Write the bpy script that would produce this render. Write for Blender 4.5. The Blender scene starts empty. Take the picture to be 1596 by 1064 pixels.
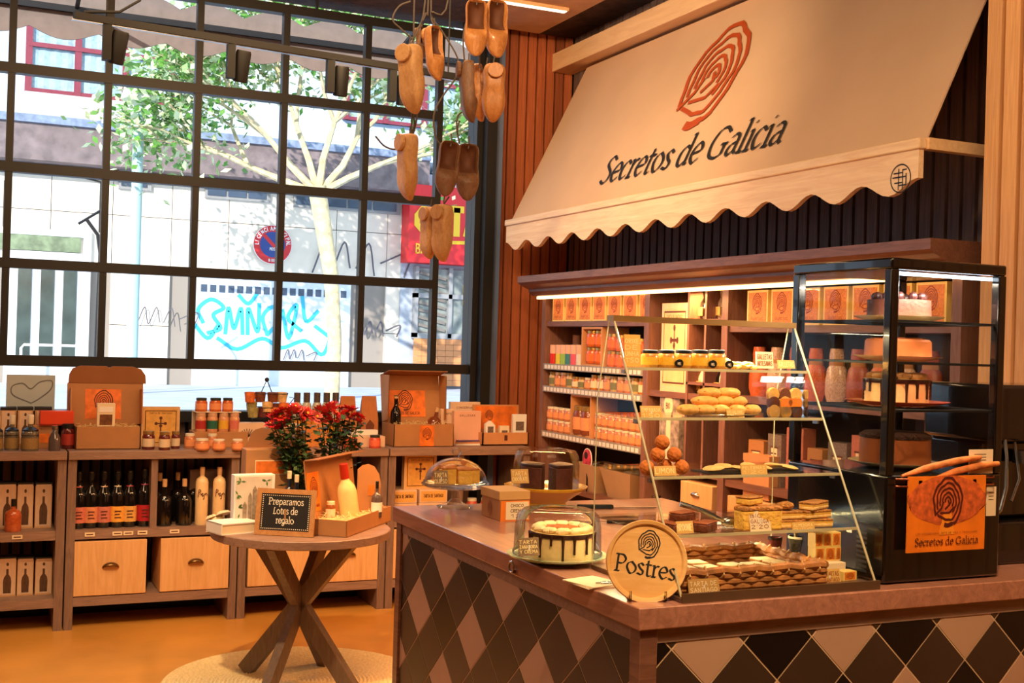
import bpy, math, random
from mathutils import Matrix, Vector
random.seed(7)
S = bpy.context.scene
COL = S.collection
PI = math.pi
# ---------------------------------------------------------------- camera
f_px = 1863.0; yaw = math.radians(24.6); EYE = 1.62; roll = math.atan(.03); pit = 5/f_px
F0 = Vector((math.sin(yaw), math.cos(yaw), 0)); R0 = Vector((math.cos(yaw), -math.sin(yaw), 0)); UP = Vector((0, 0, 1))
FW = F0*math.cos(pit) + UP*math.sin(pit); U_ = UP*math.cos(pit) - F0*math.sin(pit)
RT = R0*math.cos(roll) + U_*math.sin(roll); UV = U_*math.cos(roll) - R0*math.sin(roll)
cd = bpy.data.cameras.new('camera'); cam = bpy.data.objects.new('camera', cd); COL.objects.link(cam)
cam.matrix_world = Matrix(((RT.x, UV.x, -FW.x, 0), (RT.y, UV.y, -FW.y, 0), (RT.z, UV.z, -FW.z, EYE), (0, 0, 0, 1)))
cd.sensor_width = 36; cd.lens = f_px/1596*36; cd.clip_start = .05; cd.clip_end = 200
S.camera = cam
S.view_settings.view_transform = 'Standard'; S.view_settings.look = 'None'
S.view_settings.exposure = 0.15; S.view_settings.gamma = 1; S.view_settings.use_curve_mapping = False
# ---------------------------------------------------------------- world, sun, area lights
W = bpy.data.worlds.new('sky'); S.world = W; W.use_nodes = True
W.node_tree.nodes['Background'].inputs[0].default_value = (.62, .80, 1, 1)
W.node_tree.nodes['Background'].inputs[1].default_value = 1.6
def lamp(kind, loc, energy, col, tgt=None, **k):
    d = bpy.data.lights.new(kind.lower()+'_light', kind); d.energy = energy; d.color = col
    for a, v in k.items(): setattr(d, a, v)
    o = bpy.data.objects.new(kind.lower()+'_light', d); o.location = loc; COL.objects.link(o)
    if tgt: o.rotation_euler = (Vector(tgt)-Vector(loc)).to_track_quat('-Z', 'Y').to_euler()
    return o
WARM = (1, .60, .30); GOLD = (1, .69, .36)
lamp('SUN', (0, 0, 20), 6.0, (1, .94, .86), (9, 10, 14), angle=.01)
lamp('AREA', (1.1, 5.1, 3.6), 62, WARM, (1.2, 6.6, .6), shape='RECTANGLE', size=2.2, size_y=.8)
lamp('AREA', (1.6, 1.0, 3.6), 62, WARM, (1.9, 3.2, 1.0), shape='RECTANGLE', size=2.0, size_y=1.2)
lamp('AREA', (-1.2, 3.2, 3.6), 40, WARM, (.8, 5.5, .2), shape='RECTANGLE', size=1.6, size_y=1.2)
lamp('SPOT', (1.2, 4.6, 3.55), 150, GOLD, (3.3, 6.0, 2.7), spot_size=1.5, spot_blend=.8, shadow_soft_size=.08)
lamp('SPOT', (.9, 2.0, 3.5), 150, GOLD, (3.3, 4.4, 2.7), spot_size=1.3, spot_blend=.8, shadow_soft_size=.08)
lamp('SPOT', (1.0, 3.4, 3.6), 85, GOLD, (2.2, 7.2, 2.0), spot_size=1.2, spot_blend=.9, shadow_soft_size=.1)
lamp('SPOT', (1.0, 1.0, 3.4), 240, GOLD, (2.2, 2.4, 1.0), spot_size=.9, spot_blend=.8, shadow_soft_size=.06)
lamp('SPOT', (.4, 3.9, 3.6), 360, GOLD, (1.35, 5.6, .2), spot_size=.95, spot_blend=.7, shadow_soft_size=.06)

# ---------------------------------------------------------------- helpers
def ray(x, y): return FW + RT*((x-798)/f_px) - UV*((y-532)/f_px)
def P(x, y, X=None, Y=None, Z=None):           # the point of a true plane of the room that a sight line meets
    d = ray(x, y)
    t = X/d.x if X is not None else Y/d.y if Y is not None else (Z-EYE)/d.z
    return Vector((0, 0, EYE)) + d*t
def fit(x0, x1, yt, yb, Z=None, Y=None, X=None):   # base centre, width, height of a thing standing at Z or at depth Y (or X)
    xc = (x0+x1)/2
    b = P(xc, yb, Z=Z) if (Z is not None and Y is None and X is None) else (P(xc, yb, Y=Y) if Y is not None else P(xc, yb, X=X))
    if X is not None:
        w = abs(P(x1, yb, X=X).y-P(x0, yb, X=X).y); h = P(xc, yt, X=X).z-b.z
    else:
        w = P(x1, yb, Y=b.y).x-P(x0, yb, Y=b.y).x; h = P(xc, yt, Y=b.y).z-b.z
    if Z is not None and (Y is not None or X is not None): h += b.z-Z; b.z = Z
    return b, w, h
def lin(c): return tuple((v/255/12.92 if v/255 <= .04045 else ((v/255+.055)/1.055)**2.4) for v in c)
MC = {}
def mat(name, col, rough=.55, var=.12, sc=9, metal=0, bump=0, bsc=60, emit=0, ecol=None, coat=0, trans=0, sss=0, alpha=1):
    if name in MC: return MC[name]
    m = bpy.data.materials.new(name); m.use_nodes = True; nt = m.node_tree; N = nt.nodes; L = nt.links
    b = N['Principled BSDF']; c = lin(col)
    tc = N.new('ShaderNodeTexCoord')
    if var > 0:
        nz = N.new('ShaderNodeTexNoise'); nz.inputs['Scale'].default_value = sc; nz.inputs['Detail'].default_value = 4
        L.new(tc.outputs['Object'], nz.inputs['Vector'])
        r = N.new('ShaderNodeValToRGB'); r.color_ramp.elements[0].position = .3; r.color_ramp.elements[1].position = .7
        r.color_ramp.elements[0].color = (*[v*(1-var) for v in c], 1); r.color_ramp.elements[1].color = (*[min(1, v*(1+var)) for v in c], 1)
        L.new(nz.outputs['Fac'], r.inputs[0]); L.new(r.outputs[0], b.inputs['Base Color'])
    else: b.inputs['Base Color'].default_value = (*c, 1)
    b.inputs['Roughness'].default_value = rough; b.inputs['Metallic'].default_value = metal
    b.inputs['Coat Weight'].default_value = coat; b.inputs['Transmission Weight'].default_value = trans
    if bump:
        n2 = N.new('ShaderNodeTexNoise'); n2.inputs['Scale'].default_value = bsc; n2.inputs['Detail'].default_value = 3
        L.new(tc.outputs['Object'], n2.inputs['Vector'])
        bp = N.new('ShaderNodeBump'); bp.inputs['Strength'].default_value = bump; bp.inputs['Distance'].default_value = .01
        L.new(n2.outputs['Fac'], bp.inputs['Height']); L.new(bp.outputs[0], b.inputs['Normal'])
    if emit:
        b.inputs['Emission Color'].default_value = (*lin(ecol or col), 1); b.inputs['Emission Strength'].default_value = emit
    MC[name] = m; return m
def wood(name, c1, c2, rough=.5, grain=(18, 18, 1.2), dist=1.5, coat=0, island=.0):
    if name in MC: return MC[name]
    m = bpy.data.materials.new(name); m.use_nodes = True; nt = m.node_tree; N = nt.nodes; L = nt.links; b = N['Principled BSDF']
    tc = N.new('ShaderNodeTexCoord'); mp = N.new('ShaderNodeMapping'); mp.inputs['Scale'].default_value = grain
    nz = N.new('ShaderNodeTexNoise'); nz.inputs['Scale'].default_value = 2.2; nz.inputs['Detail'].default_value = 7; nz.inputs['Roughness'].default_value = .65; nz.inputs['Distortion'].default_value = dist
    oi = N.new('ShaderNodeObjectInfo'); ad = N.new('ShaderNodeVectorMath'); ad.operation = 'ADD'
    sc = N.new('ShaderNodeMath'); sc.operation = 'MULTIPLY'; sc.inputs[1].default_value = 37
    L.new(oi.outputs['Random'], sc.inputs[0]); L.new(tc.outputs['Object'], ad.inputs[0]); L.new(sc.outputs[0], ad.inputs[1]); L.new(ad.outputs[0], mp.inputs[0]); L.new(mp.outputs[0], nz.inputs['Vector'])
    r = N.new('ShaderNodeValToRGB'); r.color_ramp.elements[0].position = .32; r.color_ramp.elements[1].position = .68
    r.color_ramp.elements[0].color = (*lin(c1), 1); r.color_ramp.elements[1].color = (*lin(c2), 1)
    L.new(nz.outputs['Fac'], r.inputs[0])
    out = r.outputs[0]
    if island:
        hs = N.new('ShaderNodeHueSaturation'); mr = N.new('ShaderNodeMapRange'); mr.inputs['To Min'].default_value = 1-island; mr.inputs['To Max'].default_value = 1+island
        L.new(oi.outputs['Random'], mr.inputs[0]); L.new(mr.outputs[0], hs.inputs['Value']); L.new(out, hs.inputs['Color']); out = hs.outputs[0]
    L.new(out, b.inputs['Base Color'])
    b.inputs['Roughness'].default_value = rough; b.inputs['Coat Weight'].default_value = coat
    bp = N.new('ShaderNodeBump'); bp.inputs['Strength'].default_value = .15; bp.inputs['Distance'].default_value = .004
    L.new(nz.outputs['Fac'], bp.inputs['Height']); L.new(bp.outputs[0], b.inputs['Normal'])
    MC[name] = m; return m
def glass(name, tint=(1, 1, 1), refl=.5, rough=.01, blend=.25):
    if name in MC: return MC[name]
    m = bpy.data.materials.new(name); m.use_nodes = True; nt = m.node_tree; N = nt.nodes; L = nt.links
    N.remove(N['Principled BSDF']); o = N['Material Output']
    t = N.new('ShaderNodeBsdfTransparent'); t.inputs[0].default_value = (*tint, 1)
    g = N.new('ShaderNodeBsdfGlossy'); g.inputs['Roughness'].default_value = rough
    lw = N.new('ShaderNodeLayerWeight'); lw.inputs[0].default_value = blend
    ml = N.new('ShaderNodeMath'); ml.operation = 'MULTIPLY'; ml.inputs[1].default_value = refl
    mx = N.new('ShaderNodeMixShader'); L.new(lw.outputs['Fresnel'], ml.inputs[0]); L.new(ml.outputs[0], mx.inputs[0])
    L.new(t.outputs[0], mx.inputs[1]); L.new(g.outputs[0], mx.inputs[2]); L.new(mx.outputs[0], o.inputs['Surface'])
    MC[name] = m; return m

class MB:
    def __init__(s): s.v = []; s.f = []; s.sm = False
    def add(s, vs, fs):
        n = len(s.v); s.v += [tuple(v) for v in vs]; s.f += [tuple(i+n for i in f) for f in fs]; return s
    def box(s, x0, x1, y0, y1, z0, z1):
        return s.add([(x0,y0,z0),(x1,y0,z0),(x1,y1,z0),(x0,y1,z0),(x0,y0,z1),(x1,y0,z1),(x1,y1,z1),(x0,y1,z1)],
                     [(0,3,2,1),(4,5,6,7),(0,1,5,4),(1,2,6,5),(2,3,7,6),(3,0,4,7)])
    def cbox(s, cx, cy, z0, w, d, h): return s.box(cx-w/2, cx+w/2, cy-d/2, cy+d/2, z0, z0+h)
    def bar(s, a, b, w, h, up=(0, 0, 1)):       # rectangular bar from a to b
        a = Vector(a); b = Vector(b); d = (b-a).normalized(); u = Vector(up)
        if abs(d.dot(u)) > .99: u = Vector((0, 1, 0))
        x = d.cross(u).normalized(); y = x.cross(d).normalized(); vs = []
        for p in (a, b):
            for i, j in ((-1,-1),(1,-1),(1,1),(-1,1)): vs.append(p+x*i*w/2+y*j*h/2)
        return s.add(vs, [(0,1,2,3),(7,6,5,4),(0,4,5,1),(1,5,6,2),(2,6,7,3),(3,7,4,0)])
    def lathe(s, prof, n=16, c=(0, 0, 0), sx=1, sy=1):
        s.sm = True; vs = []; fs = []; idx = []
        for r, z in prof:
            if r < 1e-6: idx.append([len(vs)]*n); vs.append((c[0], c[1], c[2]+z))
            else:
                idx.append(list(range(len(vs), len(vs)+n)))
                for k in range(n): a = 2*PI*k/n; vs.append((c[0]+r*sx*math.cos(a), c[1]+r*sy*math.sin(a), c[2]+z))
        for A, B in zip(idx, idx[1:]):
            for k in range(n):
                q = [A[k], A[(k+1) % n], B[(k+1) % n], B[k]]; u = []
                for i in q:
                    if i not in u: u.append(i)
                if len(u) > 2: fs.append(u)
        return s.add(vs, fs)
    def cyl(s, c, r, h, n=16, r2=None): return s.lathe([(0,0),(r,0),(r if r2 is None else r2,h),(0,h)], n, c)
    def tube(s, pts, r, n=8, cap=True):
        s.sm = True; pts = [Vector(p) for p in pts]; rs = r if isinstance(r, (list, tuple)) else [r]*len(pts); vs = []; fs = []
        prev = None
        for i, p in enumerate(pts):
            d = (pts[min(i+1, len(pts)-1)]-pts[max(i-1, 0)]).normalized()
            u = Vector((0,0,1)) if abs(d.z) < .9 else Vector((1,0,0))
            if prev is not None: u = prev
            x = (u-d*u.dot(d)).normalized(); prev = x; y = d.cross(x)
            for k in range(n): a = 2*PI*k/n; vs.append(p+(x*math.cos(a)+y*math.sin(a))*rs[i])
        for i in range(len(pts)-1):
            for k in range(n): fs.append((i*n+k, i*n+(k+1) % n, (i+1)*n+(k+1) % n, (i+1)*n+k))
        if cap: fs.append(tuple(range(n))[::-1]); fs.append(tuple((len(pts)-1)*n+k for k in range(n)))
        return s.add(vs, fs)
    def ball(s, c, r, n=12, m=8, jit=0):
        if not isinstance(r, (tuple, list)): r = (r, r, r)
        st = len(s.v); s.lathe([(math.sin(PI*i/m), -math.cos(PI*i/m)) for i in range(m+1)], n)
        for i in range(st, len(s.v)):
            v = s.v[i]; k = 1+random.uniform(-jit, jit); s.v[i] = (c[0]+v[0]*r[0]*k, c[1]+v[1]*r[1]*k, c[2]+v[2]*r[2]*k)
        return s
    def prism(s, poly, a, b, ax='z'):           # polygon extruded along ax between a and b
        def q(p, t): return (p[0], p[1], t) if ax == 'z' else (p[0], t, p[1]) if ax == 'y' else (t, p[0], p[1])
        n = len(poly); vs = [q(p, a) for p in poly]+[q(p, b) for p in poly]
        return s.add(vs, [tuple(range(n))[::-1], tuple(range(n, 2*n))]+[(i, (i+1) % n, n+(i+1) % n, n+i) for i in range(n)])
    def sheet(s, grid):                         # grid of points -> surface
        n = len(grid[0]); vs = [p for row in grid for p in row]
        return s.add(vs, [(i*n+j, i*n+j+1, (i+1)*n+j+1, (i+1)*n+j) for i in range(len(grid)-1) for j in range(n-1)])
    def xf(s, M, st=0):
        for i in range(st, len(s.v)): s.v[i] = tuple(M @ Vector(s.v[i]))
        return s
    def mesh(s, name, m):
        me = bpy.data.meshes.new(name); me.from_pydata(s.v, [], s.f); me.update()
        if m: me.materials.append(m)
        if s.sm:
            me.shade_smooth(); me.set_sharp_from_angle(angle=math.radians(38))
        return me
    def build(s, name, m, parent=None, loc=None, rz=0, bev=0, sub=0):
        o = bpy.data.objects.new(name, s.mesh(name, m)); COL.objects.link(o)
        if parent is not None: o.parent = parent
        if loc is not None: o.location = loc
        if rz: o.rotation_euler.z = rz
        if bev:
            b = o.modifiers.new('bevel', 'BEVEL'); b.width = bev; b.segments = 2; b.limit_method = 'ANGLE'
            o.data.shade_smooth(); o.data.set_sharp_from_angle(angle=math.radians(38))
        if sub:
            b = o.modifiers.new('sub', 'SUBSURF'); b.levels = sub; b.render_levels = sub; o.data.shade_smooth()
        return o
def tag(o, label=None, cat=None, group=None, kind=None):
    if label: o['label'] = label
    if cat: o['category'] = cat
    if group: o['group'] = group
    if kind: o['kind'] = kind
    return o
def thing(name, label, cat, loc=(0, 0, 0), rz=0, group=None):
    o = bpy.data.objects.new(name, None); COL.objects.link(o); o.empty_display_size = .05
    o.location = loc; o.rotation_euler.z = rz; return tag(o, label, cat, group)
def struct(name, loc=(0, 0, 0)):
    o = bpy.data.objects.new(name, None); COL.objects.link(o); o.location = loc; o['kind'] = 'structure'; return o
def copy_tree(o, parent=None):
    c = o.copy(); COL.objects.link(c); c.parent = parent
    for ch in KIDS.get(o.name, ()): copy_tree(ch, c)
    return c
KIDS = {}
PROTO = {}
def place(key, maker, loc, rz=0, sc=(1, 1, 1), label=None, cat=None, group=None):
    """maker() builds the first one at the origin; every later one is a copy of it and of each of its parts"""
    if isinstance(sc, (int, float)): sc = (sc,)*3
    if key not in PROTO:
        o = maker(); PROTO[key] = o
        for p in [o]+list(o.children_recursive): KIDS[p.name] = list(p.children)
    else: o = copy_tree(PROTO[key])
    o.location = loc; o.rotation_euler.z = rz; o.scale = sc
    if 'group' in o and not group: del o['group']
    return tag(o, label, cat, group)
ORD = ['first', 'second', 'third', 'fourth', 'fifth', 'sixth', 'seventh', 'eighth', 'ninth', 'tenth', 'eleventh', 'twelfth', 'thirteenth', 'fourteenth', 'fifteenth', 'sixteenth', 'seventeenth', 'eighteenth']
def nth(i): return 'leftmost' if i == 0 else ORD[i]+' from left'

# ---------------------------------------------------------------- lettering: strokes swept with a broad nib
def cr(pts, k=5):                                # smooth curve through points
    if len(pts) < 3: return [Vector(p) for p in pts]
    p = [Vector(q) for q in pts]; p = [p[0]*2-p[1]]+p+[p[-1]*2-p[-2]]; out = []
    for i in range(1, len(p)-2):
        for j in range(k):
            t = j/k; a, b, c, d = p[i-1:i+3]
            out.append(.5*((2*b)+(c-a)*t+(2*a-5*b+4*c-d)*t*t+(3*b-a-3*c+d)*t**3))
    return out+[p[-2]]
G = {  # glyphs: list of strokes (curves), straight ones have two points; then the advance
 'S': ([[(.8,1.28),(.5,1.5),(.2,1.38),(.14,1.1),(.45,.82),(.78,.52),(.72,.14),(.4,0),(.08,.18)]], .98),
 'G': ([[(1.15,1.22),(.8,1.48),(.35,1.36),(.08,.8),(.22,.2),(.7,0),(1.12,.14)],[(1.12,.14),(1.12,.62)],[(.88,.64),(1.3,.64)]], 1.4),
 'P': ([[(.25,1.45),(.25,.03)],[(.05,.03),(.48,.03)],[(.05,1.46),(.3,1.46)],[(.25,1.46),(.7,1.44),(.95,1.1),(.7,.74),(.28,.72)]], 1.08),
 'L': ([[(.42,1.42),(.26,1.2),(.22,.5),(.2,.06)],[(.05,.05),(.35,.0),(.62,.04),(.78,.2)]], .92),
 'e': ([[(.12,.5),(.72,.6),(.62,.94),(.36,1.0),(.1,.68),(.1,.3),(.4,0),(.74,.2)]], .86),
 'c': ([[(.7,.82),(.45,1),(.14,.78),(.08,.4),(.3,.03),(.7,.18)]], .78),
 'r': ([[(.2,.98),(.2,.02)],[(.05,.02),(.4,.02)],[(.06,.96),(.22,.98)],[(.2,.65),(.4,.95),(.62,.94)]], .66),
 't': ([[(.26,1.3),(.26,.2),(.4,.0),(.6,.1)],[(.06,.97),(.58,.97)]], .64),
 'o': ([[(.45,1),(.13,.82),(.08,.45),(.4,0),(.78,.2),(.84,.6),(.45,1)]], .96),
 's': ([[(.58,.84),(.36,1),(.12,.84),(.3,.56),(.58,.32),(.46,.03),(.08,.12)]], .72),
 'd': ([[(.7,.85),(.4,1),(.1,.7),(.12,.2),(.4,0),(.72,.25)],[(.73,1.58),(.73,.05)],[(.58,1.55),(.75,1.58)],[(.73,.04),(.9,.06)]], 1.0),
 'a': ([[(.12,.85),(.36,1.0),(.62,.84),(.62,.2),(.76,.04)],[(.62,.6),(.24,.48),(.1,.2),(.3,0),(.62,.22)]], .84),
 'l': ([[(.22,1.58),(.22,.04)],[(.06,1.55),(.24,1.58)],[(.06,.02),(.4,.02)]], .46),
 'i': ([[(.22,.98),(.22,.04)],[(.06,.95),(.24,.98)],[(.06,.02),(.4,.02)],[(.2,1.36),(.26,1.36)]], .46),
 'p': ([[(.2,.98),(.2,-.5)],[(.2,.7),(.5,1),(.82,.7),(.76,.2),(.45,0),(.2,.2)]], .95),
 'm': ([[(.18,.98),(.18,.02)],[(.18,.65),(.4,.98),(.6,.75),(.6,.02)],[(.6,.65),(.82,.98),(1.0,.75),(1.02,.02)]], 1.2),
 'n': ([[(.18,.98),(.18,.02)],[(.18,.65),(.45,.98),(.68,.75),(.7,.02)]], .88),
 'g': ([[(.7,.85),(.4,1),(.1,.7),(.15,.25),(.4,.1),(.7,.35)],[(.72,.98),(.7,.0),(.5,-.45),(.2,-.4),(.25,-.15),(.85,.1)]], .9),
 'u': ([[(.15,.98),(.15,.3),(.35,0),(.65,.3)],[(.66,.98),(.66,.02)]], .85),
 'v': ([[(.05,1),(.35,.02)],[(.35,.02),(.68,1)]], .75),
 '€': ([[(.8,1.3),(.4,1.4),(.15,.75),(.4,.05),(.8,.15)],[(0,.9),(.6,.9)],[(0,.6),(.6,.6)]], .95),
}
U7 = {'A':'0,0 .3,1.4 .6,0;.12,.5 .48,.5','B':'0,0 0,1.4 .45,1.3 .45,.85 0,.75 .55,.6 .5,.05 0,0','C':'.6,1.2 .3,1.4 0,.9 0,.4 .3,0 .6,.2','D':'0,0 0,1.4 .4,1.2 .55,.7 .4,.2 0,0','E':'.5,1.4 0,1.4 0,0 .5,0;0,.75 .4,.75','F':'.5,1.4 0,1.4 0,0;0,.75 .4,.75',
 'G':'.6,1.2 .3,1.4 0,.9 0,.4 .3,0 .6,.2 .6,.65 .35,.65','H':'0,0 0,1.4;.5,0 .5,1.4;0,.75 .5,.75','I':'0,0 0,1.4','J':'.4,1.4 .4,.2 .2,0 0,.15','K':'0,0 0,1.4;.5,1.4 0,.7 .55,0','L':'0,1.4 0,0 .5,0','M':'0,0 .05,1.4 .35,.6 .65,1.4 .7,0','N':'0,0 0,1.4 .5,0 .5,1.4','O':'.3,1.4 0,1 0,.4 .3,0 .6,.4 .6,1 .3,1.4',
 'P':'0,0 0,1.4 .45,1.3 .5,.9 0,.7','Q':'.3,1.4 0,1 0,.4 .3,0 .6,.4 .6,1 .3,1.4;.4,.3 .65,0','R':'0,0 0,1.4 .45,1.3 .5,.9 0,.7 .5,0','S':'.55,1.25 .25,1.4 0,1.05 .5,.5 .5,.15 .2,0 0,.15','T':'.3,0 .3,1.4;0,1.4 .6,1.4','U':'0,1.4 0,.3 .25,0 .5,.3 .5,1.4','V':'0,1.4 .3,0 .6,1.4','X':'0,0 .5,1.4;.5,0 0,1.4','Y':'.3,0 .3,.7 0,1.4;.3,.7 .6,1.4','Z':'0,1.4 .5,1.4 0,0 .5,0',
 '1':'.05,1.1 .25,1.4 .25,0','2':'0,1.1 .25,1.4 .5,1.1 0,0 .5,0','3':'0,1.3 .45,1.2 .2,.75 .5,.4 .3,0 0,.1','5':'.5,1.4 .05,1.4 .05,.8 .45,.7 .45,.15 0,0','0':'.3,1.4 0,1 0,.4 .3,0 .55,.4 .55,1 .3,1.4','4':'.4,0 .4,1.4 0,.5 .6,.5',"'":'.05,1.4 .05,1.1','.':'0,0 .06,0','-':'0,.7 .35,.7','&':'.6,0 .1,1.1 .3,1.4 .45,1.1 0,.3 .3,0 .6,.5'}
for ch, d in U7.items():
    st = [[tuple(float(q) for q in p.split(',')) for p in part.split()] for part in d.split(';')]
    G.setdefault(ch, (None, 0)); U7[ch] = (st, max(x for q in st for x, _ in q)+.25)
def strokes_to_mesh(b, strokes, w, nib=None, y=0.0):
    """flat quads in the XZ plane; nib=(dx,dz) for a broad pen, else a round pen of width w"""
    for pts in strokes:
        pts = [Vector((p[0], p[1])) for p in pts]
        for i, (p, q) in enumerate(zip(pts, pts[1:])):
            if (q-p).length < 1e-7: continue
            d = (q-p).normalized()
            yy = y-(i % 3)*.00003
            if nib:
                n = Vector(nib); k = Vector((-d.y, d.x))*w*.35
                if n.dot(k) < 0: k = -k
                n = n+k
            else: n = Vector((-d.y, d.x))*w/2
            e = d*w*.25; p2 = p-e; q2 = q+e
            b.add([(p2.x-n.x, yy, p2.y-n.y), (q2.x-n.x, yy, q2.y-n.y), (q2.x+n.x, yy, q2.y+n.y), (p2.x+n.x, yy, p2.y+n.y)], [(0, 1, 2, 3)])
    return b
def text_strokes(txt, caps=False, smooth=True):
    x = 0; out = []
    for ch in txt:
        if ch == ' ': x += .5; continue
        if caps: st, adv = U7.get(ch.upper(), U7['O']); sm = False
        else: st, adv = G[ch]; sm = smooth
        for s in st: out.append([Vector((p[0]+x, p[1])) for p in (cr(s, 5) if len(s) > 2 and sm else s)])
        x += adv
    return out, x
def lettering(b, txt, x0, z0, height, pen=.11, nib=None, caps=False, align='c', width=None, y=0.0):
    """height = x-height for the book hand, cap height for capitals"""
    st, w = text_strokes(txt, caps); k = height/(1.4 if caps else 1.0); kx = k if width is None else width/w
    off = -w*kx/2 if align == 'c' else 0
    st = [[Vector((x0+off+p.x*kx, z0+p.y*k)) for p in s] for s in st]
    return strokes_to_mesh(b, st, pen*k, None if nib is None else (nib[0]*k, nib[1]*k), y)
def logo_strokes(cx, cz, r):
    """rings of a cut trunk: broken, wobbling ovals around a core"""
    def arc(a0, a1, rr, n=22, ph=0):
        o = []
        for i in range(n+1):
            a = math.radians(a0+(a1-a0)*i/n); k = rr*(1+.035*math.sin(5*a+ph)+.02*math.sin(11*a+ph*2))
            o.append(Vector((cx+r*k*math.cos(a)*.88, cz+r*k*math.sin(a)*1.12)))
        return o
    Ss = [(arc(208, -72, 1.0, 30), .10), (arc(-72, -100, 1.02, 6, 0), .17),
          (arc(203, -66, .78, 26, 1), .085), (arc(196, -50, .57, 22, 2), .08), (arc(188, -30, .38, 16, .5), .075), (arc(180, -20, .2, 10, 1), .08)]
    a = arc(-66, -112, .78, 8, 1); Ss.append((a+[Vector((cx-.62*r, cz-.62*r))], .085))
    Ss.append(([Vector((cx-.78*r, cz-.62*r)), Vector((cx-.4*r, cz-.3*r)), Vector((cx-.28*r, cz-.02*r))], .085))
    Ss.append(([Vector((cx-.45*r, cz-.52*r)), Vector((cx+.1*r, cz-.52*r)), Vector((cx+.36*r, cz-.28*r))], .075))
    Ss.append(([Vector((cx-.16*r, cz-.34*r)), Vector((cx+.1*r, cz-.14*r)), Vector((cx+.02*r, cz+.06*r))], .08))
    return Ss
def logo(b, cx, cz, r, bold=1.0, y=0.0, thin=False):
    for i, (st, w) in enumerate(logo_strokes(cx, cz, r)): strokes_to_mesh(b, [st if not thin else st[::2]+[st[-1]]], w*r*bold, None, y-i*.00002)
    return b

# ---------------------------------------------------------------- shared materials
M_black = mat('black_metal', (6, 5, 6), .6, .1)
M_frame = mat('window_frame_paint', (17, 14, 15), .5, .15)
M_slat_w = wood('warm_slat_wood', (140, 72, 42), (178, 98, 58), .5, (30, 30, 1.2), island=.3)
M_slat_g = wood('grey_slat_wood', (92, 74, 70), (128, 104, 96), .55, (30, 30, 1.2), island=.25)
M_slat_l = wood('pale_slat_wood', (205, 150, 98), (232, 182, 126), .5, (30, 30, 1.2), island=.12)
M_back = mat('slat_backing', (30, 20, 18), .8, .1)
M_taupe = wood('grey_brown_board', (128, 100, 88), (160, 128, 112), .45, (2, 20, 20))
M_taupe_v = wood('grey_brown_post', (112, 88, 78), (144, 114, 100), .45, (20, 20, 2))
M_top = wood('counter_top_wood', (152, 102, 84), (188, 132, 110), .28, (14, 1.6, 14), coat=.3)
M_edge = wood('counter_edge_wood', (104, 68, 56), (142, 98, 80), .35, (1.8, 1.8, 18))
M_drawer = wood('pale_drawer_wood', (214, 160, 104), (232, 184, 130), .45, (14, 14, 1.2))
M_kraft = mat('kraft_card', (176, 122, 76), .7, .06, 14)
M_kraft_in = mat('kraft_card_inside', (190, 134, 86), .75, .05, 14)
M_pale = mat('pale_card', (226, 190, 160), .7, .05)
M_cream = mat('cream_paper', (236, 214, 180), .7, .04)
M_white = mat('white_paper', (238, 232, 226), .6, .03)
M_oprint = mat('orange_print', (232, 118, 38), .5, .28, 22)
M_oprint2 = mat('bright_orange_print', (240, 126, 28), .5, .2, 12)
M_brown_ink = mat('brown_ink', (86, 34, 18), .6, 0)
M_black_ink = mat('black_ink', (22, 20, 22), .6, 0)
M_orange_ink = mat('orange_ink', (176, 70, 20), .6, .08)
M_glass = glass('clear_glass', refl=.8, blend=.22)
M_pane = glass('window_glass', refl=.35, blend=.12)
M_steel = mat('brushed_steel', (190, 188, 186), .25, .05, metal=1)
M_brass = mat('antique_brass', (120, 92, 60), .35, .1, metal=1)
M_gold_lid = mat('gold_lid', (196, 160, 96), .3, .05, metal=.8)
M_dark_lid = mat('black_lid', (22, 20, 20), .35, .0)
M_white_lid = mat('cream_lid', (226, 214, 190), .4, .0)
M_straw = mat('straw', (226, 196, 140), .8, .15)
M_tagc = mat('tag_card', (222, 176, 100), .6, .08)
# ================================================================ THE SETTING
YW = 7.35; XR = 3.78; CEIL = 3.74
def sbox(name, m, x0, x1, y0, y1, z0, z1, parent=None):
    o = MB().box(x0, x1, y0, y1, z0, z1).build(name, m, parent)
    if parent is None: o['kind'] = 'structure'
    return o
M_floor = mat('ochre_floor', (214, 150, 68), .34, .16, 2.2, bump=.05, bsc=30, coat=.15)
M_ceil = mat('dark_textured_ceiling', (74, 54, 44), .95, .35, 14, bump=1.0, bsc=45)
M_wall = mat('warm_plaster', (150, 112, 88), .8, .05)
sbox('floor', M_floor, -2.4, 4.0, -2.6, 7.5, -.1, 0)
sbox('ceiling', M_ceil, -2.4, 4.0, -2.6, 7.5, CEIL, CEIL+.12)
sbox('wall_left', M_wall, -2.5, -2.4, -2.6, 7.5, 0, CEIL)
sbox('wall_front', M_wall, -2.5, 4.0, -2.7, -2.6, 0, CEIL)
sbox('trim_1', mat('ceiling_soffit', (196, 150, 112), .7, .1, bump=.5, bsc=40), 2.93, XR-.35, 6.1, 7.2, CEIL-.04, CEIL)
# right wall with grey slats
wr = struct('wall_right'); MB().box(XR, XR+.15, -2.6, 7.5, 0, CEIL).build('wall_core', M_back, wr)
sl = MB().box(-.022, 0, -.032, .032, 0, CEIL).mesh('slat', M_slat_g)
y = 3.05; i = 0
while y < 7.3:
    o = bpy.data.objects.new('slat', sl); COL.objects.link(o); o.parent = wr; o.location = (XR, y, 0); y += .083
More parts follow.
